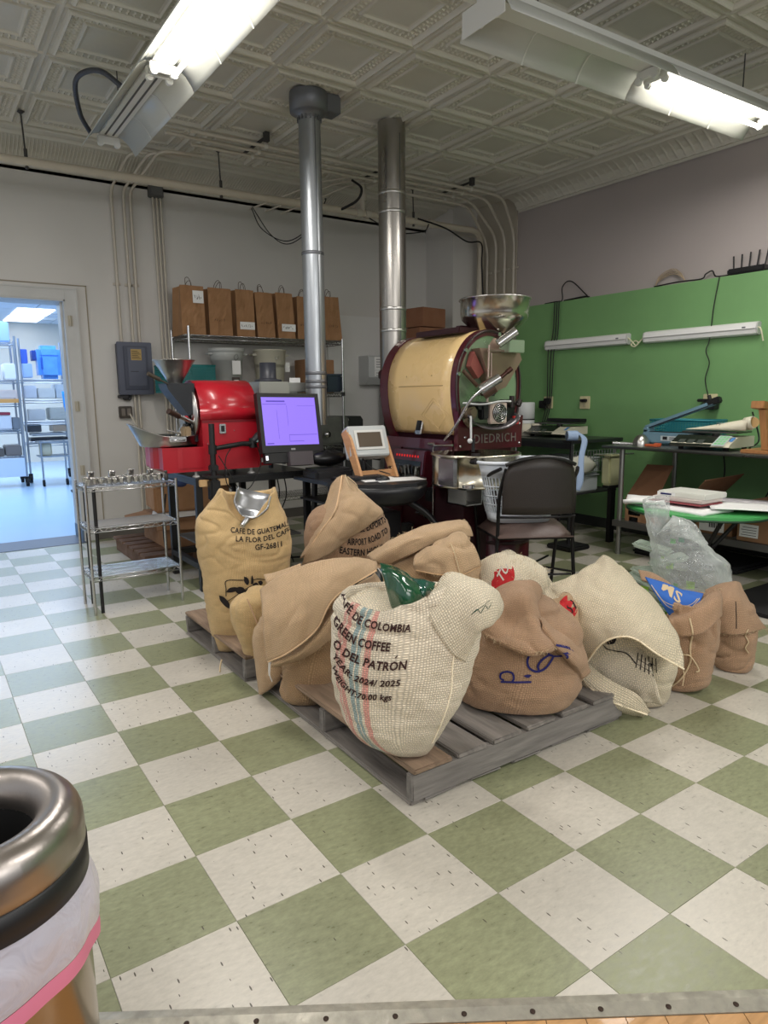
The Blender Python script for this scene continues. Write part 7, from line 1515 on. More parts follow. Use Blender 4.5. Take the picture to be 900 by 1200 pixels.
def sack_loft(key, mat_, t, depth=.62, amp=.012, e=2.5, rim=None, nm='sack_body', N=150, M_=11, pleat=.0, inner=True, label=None, solid=0, back=0, seed=None, flatb=False):
    """closed body from the measured rings; sagging, pleated and wrinkled"""
    base, yaw, R = SROWS[key]; base = Vector((base[0], base[1], 0)); seed = seed if seed is not None else sum(map(ord, key))
    r = Vector((math.cos(yaw), math.sin(yaw), 0)); a = Vector((-math.sin(yaw), math.cos(yaw), 0))
    pts = cm([(z, u, h) for z, u, h in R], M_); H0, H1 = pts[0].x, pts[-1].x; rows = []
    def ring(z, u, h, f, shrink=1, dzr=True, dz=0, amp_=None):
        row = []
        d = h*depth+.02
        for k in range(N):
            th = 2*PI*k/N; c, s = math.cos(th), math.sin(th)
            ee = 2/e; x = abs(c)**ee*(1 if c > 0 else -1)*h*shrink; y = abs(s)**ee*(1 if s > 0 else -1)*d*shrink
            zz = z
            if rim and dzr:
                for (ang, wd, dh, dr) in rim:
                    da = math.degrees(th)-ang; da = (da+180) % 360-180; g = math.exp(-(da/wd)**2); wgt = max(0, (f-.45)/.55)**1.6
                    zz += dh*g*wgt; x *= 1+dr*g*wgt; y *= 1+dr*g*wgt
            pl = pleat*max(0, (f-.4)/.6)**1.5*math.sin(k/N*2*PI*13+seed)+pleat*.6*max(0, (f-.3)/.7)*math.sin(k/N*2*PI*7+1.7*seed)
            P = base+r*(u+x*(1+pl/max(h, .03)))+a*(y*(1+pl/max(h, .03))+back*f)+Vector((0, 0, zz+dz))
            nrm = (r*(x/max(h, .01))+a*(y/max(d, .01))); nrm = nrm.normalized() if nrm.length > 1e-6 else a
            am = (amp_ if amp_ is not None else amp)*(min(1, .35+f*3))
            P = P+nrm*wrinkle(P, seed, am, (1, 1, 1.6))
            P.z = max(P.z, .004)
            row.append(P)
        return row
    rows.append([p.copy() for p in ring(pts[0].x, pts[0].y, pts[0].z, 0, .15)])
    for q_ in pts:
        f = (q_.x-H0)/(H1-H0); rows.append(ring(q_.x, q_.y, q_.z, f))
    top = pts[-1]
    if inner:
        rows.append(ring(top.x, top.y, top.z, 1, .965, True, .006)); rows.append(ring(top.x, top.y, top.z, 1, .92, True, -.01))
        rows.append(ring(top.x, top.y, top.z, .9, .82, True, -.07)); rows.append(ring(top.x, top.y, top.z, .3, .45, False, -.16)); rows.append(ring(top.x, top.y, top.z, .3, .02, False, -.15))
    else:
        rows.append(ring(top.x, top.y, top.z, 1, .75, True, .018)); rows.append(ring(top.x, top.y, top.z, 1, .4, True, .028)); rows.append(ring(top.x, top.y, top.z, 1, .02, True, .03))
    q = MB(); q.grid(rows, closed=True); o = obj(nm, q, mat_, t, label=label)
    BVHS.setdefault(key, []).append(BVHTree.FromPolygons([Vector(v) for v in q.v], q.f))
    return o
def sheet_part(key, nm, mat_, t, amp=.008, n=9, solid=.006, seed=3, edge=.0, label=None, target=None):
    """a fold of cloth from measured control points"""
    k, G = SPATCH[key]; rows = smooth_grid([[Vector(p) for p in r_] for r_ in G], n, n); out = []
    for i, r_ in enumerate(rows):
        rr_ = []
        for j, P in enumerate(r_):
            i0, i1 = max(i-1, 0), min(i+1, len(rows)-1); j0, j1 = max(j-1, 0), min(j+1, len(r_)-1)
            nn = (rows[i1][j]-rows[i0][j]).cross(r_[j1]-r_[j0]); nn = nn.normalized() if nn.length > 1e-9 else Vector((0, 0, 1))
            P2 = P+nn*wrinkle(P, seed, amp, (1, 1, 1))
            P2.z = max(P2.z, .006); rr_.append(P2)
        out.append(rr_)
    q = MB(); q.grid(out); o = obj(nm, q, mat_, t, solid=solid, label=label, fix=False)
    BVHS.setdefault(target or k, []).append(BVHTree.FromPolygons([Vector(v) for v in q.v], q.f))
    return o
def seam(pts, t, r=.0028, m=None, nm='stitched_seam', n=8, fuzz=.0):
    q = MB(); q.tube(cm(pts, n), r, 5); return obj(nm, q, m or b_brown, t)
m_thread = mat('pale_thread', (208, 186, 150), .9)
def ink_(key, t, mat_, nm='printed_lettering', label=None, off=.0022, trees=None):
    k, items = SINK[key]; base, yaw, _ = SROWS[k]; base = Vector((base[0], base[1], 0))
    r = Vector((math.cos(yaw), math.sin(yaw), 0)); a = Vector((-math.sin(yaw), math.cos(yaw), 0)); trees = trees or BVHS[k]
    def hit(u, z):
        o = base+r*u-a*.9+Vector((0, 0, z)); best = None
        for tr in trees:
            h = tr.ray_cast(o, a, 1.6)
            if h[0] is not None and (best is None or h[3] < best[1]): best = (h[0], h[3])
        return None if best is None else best[0]-a*(off+.003)
    q = MB()
    for it in items:
        if it[0] in 'ti':
            _, s, line, h, shear = it
            me = text_mesh(s, 1, extrude=0, offset=.027 if it[0] == 'i' else .02, shear=shear, space=1.05, res=2)
            bm = bmesh.new(); bm.from_mesh(me); bmesh.ops.triangulate(bm, faces=bm.faces)
            xs = [v.co.x for v in bm.verts]; x0, x1 = min(xs), max(xs); W_ = x1-x0
            L = [Vector((p[0], p[1])) for p in cm([(p[0], p[1], 0) for p in line], 6)]; acc = [0]
            for i in range(1, len(L)): acc.append(acc[-1]+(L[i]-L[i-1]).length)
            for _i in range(3):
                lg = [e_ for e_ in bm.edges if e_.calc_length() > .13]
                if lg: bmesh.ops.subdivide_edges(bm, edges=lg, cuts=1); bmesh.ops.triangulate(bm, faces=bm.faces)
            bm.verts.index_update(); vs = []; ok = True
            for v in bm.verts:
                d = (v.co.x-x0)/W_*acc[-1]; i = 1
                while i < len(acc)-1 and acc[i] < d: i += 1
                f = (d-acc[i-1])/max(1e-9, acc[i]-acc[i-1]); P = L[i-1].lerp(L[i], f); tg = (L[i]-L[i-1]).normalized(); up = Vector((-tg.y, tg.x))
                up = (up+Vector((0, 1))*(.6 if h > 0 else 0)).normalized()
                P2 = P+up*(v.co.y/.72*abs(h)); vs.append(hit(P2.x, P2.y))
            fs = [[v.index for v in f_.verts] for f_ in bm.faces]; bm.free()
        elif it[0] == 's':
            _, line, wd = it; L = [Vector((p[0], p[1])) for p in cm([(p[0], p[1], 0) for p in line], 6)]; vs = []; fs = []
            for i, P in enumerate(L):
                tg = (L[min(i+1, len(L)-1)]-L[max(i-1, 0)]).normalized(); up = Vector((-tg.y, tg.x))*wd/2
                vs += [hit(*(P+up)), hit(*(P-up))]
                if i: fs.append((2*i-2, 2*i-1, 2*i+1, 2*i))
        else:
            L = [Vector((p[0], p[1])) for p in cm([(p[0], p[1], 0) for p in it[1]]+[(it[1][0][0], it[1][0][1], 0)], 4)][:-1]
            c = sum(L, Vector((0, 0)))/len(L); n = len(L); vs = []; fs = []
            for s_ in (1, .66, .33): vs += [hit(*(c+(P-c)*s_)) for P in L]
            vs.append(hit(*c))
            for l in range(2):
                for i in range(n): fs.append((l*n+i, l*n+(i+1) % n, (l+1)*n+(i+1) % n, (l+1)*n+i))
            for i in range(n): fs.append((2*n+i, 2*n+(i+1) % n, 3*n))
        good = [f for f in fs if all(vs[i] is not None for i in f) and max((vs[f[i]]-vs[f[i-1]]).length for i in range(len(f))) < .05]
        q.add([v if v is not None else Vector((0, 0, -9)) for v in vs], good)
    # drop unused vertices
    used = sorted({i for f in q.f for i in f}); mp = {o_: n_ for n_, o_ in enumerate(used)}
    q.v = [q.v[i] for i in used]; q.f = [[mp[i] for i in f] for f in q.f]
    return obj(nm, q, mat_, t, label=label, fix=False)
SK_ = {}
def sack(key, lb, group='burlap coffee sacks'):
    b = SROWS[key][0]; SK_[key] = thing('coffee_sack', lb, 'sack', (b[0], b[1], min(r_[0] for r_ in SROWS[key][2])), 0, group); return SK_[key]

# 1 tall open sack with the scoop
t = sack('S1', 'tall golden burlap sack reading CAFE DE GUATEMALA, metal scoop in its open top')
sack_loft('S1', b_gold, t, .62, .009, 2.4, [(262, 42, -.125, -.06), (180, 34, .035, .0), (0, 38, .03, .0), (90, 60, -.0, 0)], pleat=.004)
ink_('S1', t, m_print, label='black stencilled lettering with a coffee branch')
seam([(.27, 1.28, .05), (.25, 1.25, .03), (.24, 1.23, .012)], t, .004, m_thread, 'loose_thread')
B = Vector((.50, 1.45, 0)); yw = SROWS['S1'][1]; r_, a_ = Vector((math.cos(yw), math.sin(yw), 0)), Vector((-math.sin(yw), math.cos(yw), 0))
t = thing('bean_scoop', 'shiny aluminium scoop stuck in the top of the Guatemala sack', 'scoop', tuple(B+Vector((0, 0, .7))))
RS_ = Matrix(((r_.x, a_.x, 0, 0), (r_.y, a_.y, 0, 0), (0, 0, 1, 0), (0, 0, 0, 1))); RS_ = Matrix.Translation(B+r_*.03-a_*.05+Vector((0, 0, .775))) @ RS_ @ Matrix.Rotation(math.radians(-32), 4, 'X') @ Matrix.Rotation(math.radians(16), 4, 'Y')
rows = []
for i in range(15):
    f = i/14; zc = -.075+.155*f; rad = .088*(min(1, (f*2.2+.12))**.5); row = []
    for j in range(21):
        a2 = PI*(-.12+1.24*j/20); row.append(RS_ @ Vector((rad*math.cos(a2), .055*math.sin(a2)*min(1, f*2.5+.1)-.02+(.02 if f > .9 else 0), zc+.02*math.sin(a2)*(f > .8))))
    rows.append(row)
m_alu = mat('cast_aluminium', (176, 178, 182), .32, .9, bump=.15, bscale=80)
q = MB(); q.grid(rows, uv=False); obj('scoop_bowl', q, m_alu, t, solid=.004)
q = MB(); q.grid([rows[0], [RS_ @ Vector((0, -.015, -.078))]*21], uv=False); obj('scoop_back', q, m_alu, t, solid=.003)
q = MB(); q.tube([RS_ @ Vector((0, .0, -.07)), RS_ @ Vector((-.006, -.02, -.10)), RS_ @ Vector((-.015, -.035, -.135))], [.010, .015, .013], 10); obj('handle', q, m_alu, t)

# 2 small sack at the pallet's left edge
t = sack('S2', 'small tan burlap sack lying at the left pallet edge beside the Guatemala sack')
sack_loft('S2', b_gold, t, .8, .010, 2.3, inner=False); seam([(.30, 1.0, .42), (.33, .96, .30), (.36, .95, .2)], t, .003)
# 3 open sack with the large draped mouth
t = sack('S3', 'open tan burlap sack with wide mouth draped forward, left of the Colombia sack')
sack_loft('S3', b_dk, t, .75, .015, 2.6, inner=False, label='coarse darker sack body')
sack_loft('S3b', b_tan, t, .8, .008, 2.2, inner=False, nm='side_fold')
sheet_part('S3_flap', 'folded_mouth', b_tan, t, .009, 10, seed=5); sheet_part('S3_lip', 'mouth_hem', b_tan, t, .005, 9, seed=8)
sheet_part('S3_dark', 'inner_liner', mat('black_green_liner', (16, 24, 20), .3), t, .01, 8, seed=2, label='dark plastic liner'); sheet_part('S3_back', 'back_fold', b_tan, t, .008, 8, seed=9)
f_ = SPATCH['S3_flap'][1]
seam([Vector(p)+Vector((-.002, -.004, 0)) for p in f_[3]], t, .004, b_tan, 'hem_edge')
for k in range(3): seam([Vector(f_[3][0])+Vector((.004*k, -.01, .0)), Vector(f_[3][0])+Vector((.002*k-.004, -.014, -.03-.01*k)), Vector(f_[3][0])+Vector((.006*k-.004, -.016, -.055-.014*k))], t, .0018, mat('white_string', (226, 222, 214), .8), 'loose_string')
seam([Vector(f_[2][4])+Vector((-.01, -.02, .0)), Vector(f_[2][4])+Vector((-.0, -.03, -.02)), Vector(f_[2][4])+Vector((.015, -.03, -.05))], t, .002, mat('white_string', (226, 222, 214), .8), 'loose_string')
# 4 sack with airport road print
t = sack('S4', 'tan burlap sack reading AIRPORT ROAD at the back, its top drawn up to a point')
sack_loft('S4', b_brown, t, .75, .010, 2.3, inner=False)
body_only = list(BVHS['S4'])
sheet_part('S4_flap', 'folded_mouth', b_tan, t, .010, 10, seed=11); sheet_part('S4_leaf', 'inner_leaf', b_tan, t, .006, 9, seed=12)
ink_('S4', t, m_print, trees=body_only, label='black stencilled lettering')
g = SPATCH['S4_flap'][1]
for k in range(2): seam([Vector(g[0][k+1])+Vector((0, -.012, 0)), Vector(g[1][1+k])+Vector((0, -.02, .02)), Vector(g[1][2])+Vector((.0, -.015, -.02-.02*k))], t, .002, m_thread, 'loose_string')
seam([Vector(p)+Vector((0, -.006, 0)) for p in (g[0][0], g[1][0], g[2][0], g[3][0], g[4][0])], t, .004, b_tan, 'hem_edge')
# 5 heap of folded sacks
t = sack('S5', 'heap of folded tan burlap sacks behind the Colombia sack')
sack_loft('S5', b_tan, t, .55, .020, 2.2, inner=False, amp=.024) if False else sack_loft('S5', b_tan, t, .5, .022, 2.2, inner=False)
sheet_part('S5_roll', 'rolled_fold', b_tan, t, .012, 9, seed=21); sheet_part('S5_under', 'under_fold', b_dk, t, .016, 9, seed=22); sheet_part('S5_square', 'square_fold', b_tan, t, .012, 10, seed=23, label='squared folded corner with a seam')
g = SPATCH['S5_square'][1]; seam([Vector(g[0][2])+Vector((0, -.01, 0)), Vector(g[1][2])+Vector((-.01, -.012, 0)), Vector(g[2][2])+Vector((-.01, -.01, 0))], t, .0025, m_thread)
seam([Vector(p)+Vector((0, -.006, 0)) for p in g[2]], t, .0035, b_dk, 'hem_edge')
# 6 Colombia sack
u0 = None
b_col = burlap('colombia_burlap', (234, 221, 198), .0080, .56, .85, dirt=.1, stripes=stripes(.915))
t = sack('S6', 'large cream sack reading CAFE DE COLOMBIA with red and blue stripes')
body = sack_loft('S6', b_col, t, .62, .014, 2.6, [(300, 30, .05, 0), (345, 35, .05, 0), (250, 20, -.02, 0)], pleat=.003)
tr6 = list(BVHS['S6'])
sheet_part('S6_panel', 'side_panel', b_cream, t, .005, 9, seed=31); trp = [BVHS['S6'][-1]]
sheet_part('S6_neck', 'twisted_neck', b_cream, t, .009, 10, seed=32, label='sack neck flopped to the right'); trn = [BVHS['S6'][-1]]
m_gp = mat('green_poly_liner', (10, 74, 46), .18, spec=.8, bump=1, bscale=16, coat=.3)
sheet_part('S6_green', 'plastic_liner', m_gp, t, .020, 10, .002, seed=33, label='glossy green plastic liner'); sheet_part('S6_green2', 'plastic_liner', mat('teal_poly_liner', (24, 84, 70), .15, spec=.9, bump=1, bscale=30, coat=.5), t, .018, 9, .002, seed=34, label='crinkled teal plastic liner')
ink_('S6', t, m_brownp, trees=tr6, label='dark brown italic lettering'); ink_('S6b', t, m_brownp, trees=trp, nm='printed_number'); ink_('S6c', t, mat('green_script', (30, 70, 54), .8), trees=trn, nm='green_scribble', label='green hand-written scribble')
def line_on(key, trees, px_uz, t, r, m, nm='stitched_seam', off=.004):
    base, yaw, _ = SROWS[key]; base = Vector((base[0], base[1], 0)); rr_ = Vector((math.cos(yaw), math.sin(yaw), 0)); aa = Vector((-math.sin(yaw), math.cos(yaw), 0)); P = []
    for u, z in cm([(p[0], p[1], 0) for p in px_uz], 8) and [(p.x, p.y) for p in cm([(p[0], p[1], 0) for p in px_uz], 8)]:
        best = None
        for tr in trees:
            h = tr.ray_cast(base+rr_*u-aa*.9+Vector((0, 0, z)), aa, 1.6)
            if h[0] is not None and (best is None or h[3] < best[1]): best = (h[0], h[3])
        if best: P.append(best[0]-aa*off)
    if len(P) > 3:
        q = MB(); q.tube(P, r, 5); obj(nm, q, m, t)
line_on('S6', tr6, [(.135, .60), (.12, .50), (.115, .40), (.085, .28), (.06, .2)], t, .0022, b_cream, off=.001)
# 7 furry sack with a red print
t = sack('S7', 'pale furry burlap sack with a red round print, behind the P 6 sack')
sack_loft('S7', b_cream, t, .7, .014, 2.2, inner=False); sheet_part('S7_top', 'top_fold', b_cream, t, .010, 9, seed=41)
tr7 = list(BVHS['S7']); rp = ink_('R7', t, m_redp, nm='red_print', trees=tr7, label='red round print'); ink_('R7t', t, m_cream, nm='print_letters', off=.005, trees=tr7, label='cream letters on the red print')
rf = random.Random(9); q = MB()
tops = [Vector(p) for r_ in smooth_grid([[Vector(p) for p in r2_] for r2_ in SPATCH['S7_top'][1]], 8, 6) for p in r_]
for k in range(220):
    p = rf.choice(tops); d = Vector((rf.uniform(-1, 1), rf.uniform(-1, .4), rf.uniform(.1, 1))).normalized()*rf.uniform(.010, .028)
    q.tube([p, p+d*.6+Vector((0, 0, .002)), p+d], .0006, 3)
o = obj('loose_fibres', q, m_thread, t); o['kind'] = 'stuff'
# 8 sack with blue hand-written P. 6
t = sack('S8', 'brown burlap sack with blue hand-written P. 6, right of the Colombia sack')
sack_loft('S8', b_brown, t, .72, .016, 2.5, inner=False); sheet_part('S8_fold', 'folded_top', b_brown, t, .011, 10, seed=51); sheet_part('S8_rim', 'rolled_rim', b_brown, t, .007, 9, seed=52)
ink_('S8', t, m_bluep, nm='blue_marking', off=.003, label='blue marker writing')
# 8c crumpled mouth with the second red print
t = sack('S8c', 'crumpled small tan sack with a red printed tip, left of the big pale sack')
sack_loft('S8c', b_tan, t, .8, .024, 2.1, inner=False); tr8 = list(BVHS['S8c']); ink_('R8', t, m_redp, nm='red_print', trees=tr8, label='red round print'); ink_('R8t', t, m_print, nm='print_strokes', off=.005, trees=tr8)
# 9 big pale open sack
t = sack('S9', 'big pale loosely woven burlap sack sagging open over the right pallet edge')
sack_loft('S9', b_pale, t, .6, .015, 2.4, inner=False); sheet_part('S9_inner', 'inner_cloth', b_cream, t, .012, 9, seed=61, label='whiter inner cloth'); tri = list(BVHS['S9'])
ink_('S9', t, m_print, nm='printed_stripes', trees=tri, off=.004, label='black printed lines')
sheet_part('S9_sheet', 'draped_mouth', b_pale, t, .010, 12, seed=62); sheet_part('S9_lip', 'lower_lip', b_pale, t, .006, 9, seed=63)
g = SPATCH['S9_sheet'][1]; seam([Vector(p)+Vector((0, -.004, -.002)) for p in g[4]], t, .004, b_pale, 'hem_edge')
seam([Vector(g[4][4]), Vector(g[4][4])+Vector((.004, -.004, -.03)), Vector(g[4][4])+Vector((-.004, -.006, -.07))], t, .0018, m_thread, 'loose_string')
g = SPATCH['S9_lip'][1]; seam([Vector(p)+Vector((0, -.006, 0)) for p in g[1]], t, .0045, b_pale, 'hem_edge')
# 10 sack with the blue print
t = sack('S10', 'tan burlap sack with a blue printed inner flap, on the floor')
sack_loft('S10', b_brown, t, .8, .014, 2.4, [(90, 70, .02, 0)], pleat=.004); sheet_part('S10_blue', 'blue_flap', mat('blue_printed_cloth', (50, 104, 190), .85, bump=.5, bscale=300), t, .005, 9, seed=71, label='blue printed flap'); trb = [BVHS['S10'][-1]]
ink_('S10', t, m_thread, nm='pale_lettering', trees=trb, off=.007, label='pale lettering on blue')
sheet_part('S10_rim', 'rolled_rim', b_brown, t, .006, 9, seed=72); sheet_part('S10_back', 'back_rim', b_brown, t, .005, 8, seed=73)
trs = list(BVHS['S10'])
line_on('S10', trs, [(.11, .36), (.125, .30), (.12, .22), (.125, .16), (.10, .09), (.06, .03)], t, .004, m_thread)
line_on('S10', trs, [(.07, .17), (.10, .19), (.13, .18), (.16, .13), (.15, .12)], t, .003, m_thread, 'loose_string', .012)
# 11 rightmost sack
t = sack('S11', 'brown burlap sack with folded top and loose pale cord, rightmost of the sacks')
sack_loft('S11', b_brown, t, .8, .013, 2.4, inner=False); sheet_part('S11_flap', 'folded_top', b_brown, t, .007, 10, seed=81)
trs = list(BVHS['S11'])
line_on('S11', trs, [(.055, .36), (.062, .30), (.066, .24)], t, .0022, m_print, 'dark_seam')
line_on('S11', trs, [(.115, .235), (.105, .20), (.12, .17), (.11, .14), (.125, .11)], t, .003, m_thread, 'loose_string', .008)

# frayed hems
def fray(key, row, t, n=70, L=(.006, .018), col=None, seed=1):
    rf = random.Random(seed); g = [Vector(p) for p in SPATCH[key][1][row]]; P = cm(g, 12); q = MB()
    for k in range(n):
        i = rf.randrange(len(P)-1); p = P[i].lerp(P[i+1], rf.random())+Vector((0, -.004, 0)); d = Vector((rf.uniform(-1, 1), rf.uniform(-1, .3), rf.uniform(-1, .9))).normalized()*rf.uniform(*L)
        q.tube([p, p+d*.5+Vector((0, 0, .001)), p+d+Vector((0, 0, -.002))], .0007, 3)
    o = obj('frayed_fibres', q, col or m_thread, t); o['kind'] = 'stuff'
for key, row, k2, n in (('S6_neck', 0, 'S6', 120), ('S6_panel', 0, 'S6', 60), ('S9_sheet', 4, 'S9', 90), ('S9_lip', 1, 'S9', 60), ('S3_flap', 3, 'S3', 90), ('S3_lip', 2, 'S3', 60), ('S5_roll', 0, 'S5', 70), ('S5_square', 2, 'S5', 60), ('S4_flap', 5, 'S4', 50), ('S8_fold', 3, 'S8', 60), ('S11_flap', 3, 'S11', 60), ('S10_rim', 0, 'S10', 40)):
    fray(key, row, SK_[k2], n, seed=n+row)

# clear plastic bag with green printing
def film(name, col, a, rough=.12):
    m = bpy.data.materials.new(name); m.use_nodes = True; nt = m.node_tree; N = nt.nodes; L = nt.links
    b = N['Principled BSDF']; b.inputs['Base Color'].default_value = S(col); b.inputs['Roughness'].default_value = rough; b.inputs['Specular IOR Level'].default_value = .9
    tc = N.new('ShaderNodeTexCoord'); n = N.new('ShaderNodeTexNoise'); n.inputs['Scale'].default_value = 16; n.inputs['Detail'].default_value = 3; n.inputs['Distortion'].default_value = 1.2; L.new(tc.outputs['Object'], n.inputs[0])
    bp = N.new('ShaderNodeBump'); bp.inputs['Strength'].default_value = .8; bp.inputs['Distance'].default_value = .012; L.new(n.outputs[0], bp.inputs['Height']); L.new(bp.outputs[0], b.inputs['Normal'])
    lw = N.new('ShaderNodeLayerWeight'); lw.inputs[0].default_value = .35; L.new(bp.outputs[0], lw.inputs['Normal'])
    mr = N.new('ShaderNodeMapRange'); mr.inputs[3].default_value = a; mr.inputs[4].default_value = min(1, a+.6); L.new(lw.outputs['Facing'], mr.inputs[0]); L.new(mr.outputs[0], b.inputs['Alpha'])
    return m
m_film = film('clear_bag_film', (222, 228, 226), .27)
t = thing('plastic_bag', 'large clear plastic bag of green-printed packets behind the blue-flapped sack', 'bag', (2.5, .42, .0))
sack_loft('BAG', m_film, t, .7, .020, 2.3, [(185, 30, .13, .03), (300, 26, .03, 0), (0, 40, -.10, 0), (240, 14, -.06, 0), (330, 12, .06, 0)], nm='bag_film', inner=False, pleat=.004)
base, yaw, R = SROWS['BAG']; rf = random.Random(12); ry, ay = Vector((math.cos(yaw), math.sin(yaw), 0)), Vector((-math.sin(yaw), math.cos(yaw), 0)); bb = Vector((base[0], base[1], 0))
m_gr = [mat('leaf_green_print', (52, 150, 52), .5), mat('teal_print', (30, 120, 90), .5), mat('lime_print', (130, 170, 60), .5)]
for k in range(26):
    z = rf.uniform(.05, .52); u = rf.uniform(-.10, .15)*(1 if z < .3 else .6)+.02; q = MB(); c = bb+ry*u-ay*rf.uniform(-.02, .09)+Vector((0, 0, z)); s = rf.uniform(.012, .03)
    P = [c+ry*(s*math.cos(j*PI/4)*(1.1 if j % 2 else .7))+Vector((0, 0, s*math.sin(j*PI/4)*(1 if j % 2 else .7)))-ay*.01*math.sin(j*1.3) for j in range(8)]
    q.add(P, [list(range(8))]); obj('printed_leaf', q, m_gr[k % 3], t, solid=.001)
for k in range(7):
    z = .07+.065*k; q = MB(); c = bb+ry*(rf.uniform(-.10, .10))+Vector((0, 0, z)); R_ = Matrix.Translation(c) @ Matrix.Rotation(rf.uniform(-.6, .6)+yaw, 4, 'Z') @ Matrix.Rotation(rf.uniform(-.5, .5), 4, 'Y')
    q.bbox((0, 0, 0), (.20, .12, .03), 0, .012); q.v = [R_ @ Vector(v) for v in q.v]; obj('packet', q, film('packet_film_%d' % k, (190, 204, 190), .35), t)
# black and white woven mat edge seen between the sacks
q = MB(); q2 = MB()
for i in range(26):
    for j in range(12):
        x, y = 2.25+i*.022, .95+j*.022; (q if (i+j) % 2 else q2).box((x, y, .002), (x+.021, y+.021, .008))
t = thing('woven_mat', 'black and white checked mat on the floor in front of the chair legs', 'mat', (2.5, 1.05, 0))
o = obj('white_checks', q, mat('mat_white', (196, 192, 180), .8), t); o['kind'] = 'stuff'; o = obj('black_checks', q2, mat('mat_black', (24, 24, 24), .8), t); o['kind'] = 'stuff'

# ================================================================== TRASH CAN in the lower left corner
TC = Vector((-.853, -.612, 0))
t = thing('trash_can', 'brushed steel trash can with domed ring lid and pink-edged white liner', 'trash can', tuple(TC))
RT = .172; ZL = .652
m_lid = mat('brushed_lid_steel', (172, 165, 160), .36, 1, bump=.12, bscale=90, stretch=(1, 1, .1), var=.1, vscale=6)
q = MB(); prof = [(RT*.57, ZL-.04)]
for k in range(15):
    a = PI-PI*k/14*1.0; prof.append((RT*.785+RT*.215*math.cos(a), ZL-.03+.045*math.sin(a)))
prof += [(RT*1.003, ZL-.045), (RT*1.003, ZL-.062), (RT*.985, ZL-.066)]
q.lathe(prof, TC, 72); obj('lid', q, m_lid, t, label='brushed steel ring lid')
q = MB(); q.lathe([(RT*.57, ZL-.039), (RT*.57, ZL-.12), (RT*.6, ZL-.3)], TC, 48); q.lathe([(0, ZL-.32), (RT*.6, ZL-.3)], TC, 48); obj('lid_throat', q, mat('throat_black', (10, 10, 11), .7), t)
q = MB(); q.lathe([(RT*.985, ZL-.064), (RT*1.012, ZL-.067), (RT*1.012, ZL-.112), (RT*.98, ZL-.115)], TC, 72); obj('lid_band', q, mat('band_black', (24, 24, 26), .45), t, label='black plastic band')
q = MB(); q.lathe([(RT*.97, .0), (RT*.975, .01), (RT*.965, ZL-.16)], TC, 72); q.lathe([(0, .0), (RT*.97, 0)], TC, 72); obj('body', q, mat('body_steel', (168, 156, 140), .2, 1, bump=.05, bscale=60, stretch=(1, 1, .1)), t)
q = MB(); q.lathe([(RT*.972, .0), (RT*.99, .002), (RT*.99, .03), (RT*.972, .032)], TC, 72); obj('base_ring', q, mat('band_black', (24, 24, 26), .45), t)
rows = []
for i in range(12):
    f = i/11; row = []
    for k in range(96):
        a = 2*PI*k/96; rr = RT*(1.0+.075*math.sin(f*PI*.8)+.018*math.sin(a*9+f*3)*f+.012*noise.noise(Vector((math.cos(a)*4, math.sin(a)*4, f*2.5)))*2)
        row.append(TC+Vector((rr*math.cos(a), rr*math.sin(a), ZL-.108-.105*f-.010*math.sin(a*3+1)*f)))
    rows.append(row)
q = MB(); q.grid(rows, closed=True, uv=False); obj('bag_liner', q, film('white_liner_film', (228, 224, 238), .62, .35), t, label='white translucent bag liner folded over the rim')
last = rows[-1]; rows2 = []
for i in range(3): rows2.append([p+Vector((0, 0, -.030*i/2-.001))+(p-TC).normalized()*.003*math.sin(i*1.4) for p in last])
q = MB(); q.grid(rows2, closed=True, uv=False); obj('liner_edge', q, mat('pink_drawstring', (226, 130, 160), .5), t, label='pink drawstring edge')
# ================================================================== THE RACKS IN THE NEXT ROOM
m_rk = mat('far_chrome', (170, 176, 186), .3, .9)
def far_rack(x0, x1, y0, y1, h, zs, lb, white=False, casters=True):
    t = thing('wire_rack', lb, 'rack', ((x0+x1)/2, (y0+y1)/2, 0))
    for x in (x0, x1):
        for y in (y0, y1):
            q = MB(); post(q, x, y, .13, h, .016); obj('post', q, m_rk, t)
            q = MB(); q.cyl((x-.02, y, .065), (x+.02, y, .065), .065, 12); q.box((x-.03, y-.02, .06), (x+.03, y+.02, .15)); obj('caster', q, rubber, t)
    for z in zs:
        q = MB(); wire_shelf(q, x0, x1, y0, y1, z, .05, .035, .004, .007, False); obj('shelf', q, m_rk, t)
    return t
far_rack(-.60, .52, 10.0, 10.6, 2.25, (.45, .85, 1.25, 1.60, 2.15), 'left wheeled wire rack with bins in the next room, cut off by the picture edge')
far_rack(.62, 1.30, 10.4, 11.0, 2.25, (.62, .95, 1.3, 1.62), 'right wheeled wire rack with blue containers in the next room')
rfar = random.Random(21)
def fbox(x, y, z, a, b, c, col, nm, lb, cat, rough=.4, group=None):
    q = MB(); q.bbox((x, y, z+c/2), (a, b, c), 0, min(a, c)*.08); return single(nm, q, mat('far_%d_%d_%d' % col, col, rough), lb, cat, group)
t = thing('water_container', 'large blue container on the top shelf of the right rack in the next room', 'container', (1.02, 10.65, 1.65)); q = MB(); q.bbox((1.05, 10.6, 1.90), (.34, .34, .52), 0, .06); obj('body', q, mat('blue_clear', (90, 150, 226), .2, var=.15), t); q = MB(); q.box((.90, 10.425, 2.0), (1.18, 10.43, 2.01)); q.bbox((.93, 10.43, 1.88), (.03, .03, .2), 0, .01); obj('handle', q, mat('blue_deep', (40, 90, 180), .3), t)
fbox(.72, 10.6, 1.655, .14, .3, .22, (150, 176, 214), 'measuring_jug', 'pale measuring jug beside the blue container in the next room', 'jug')
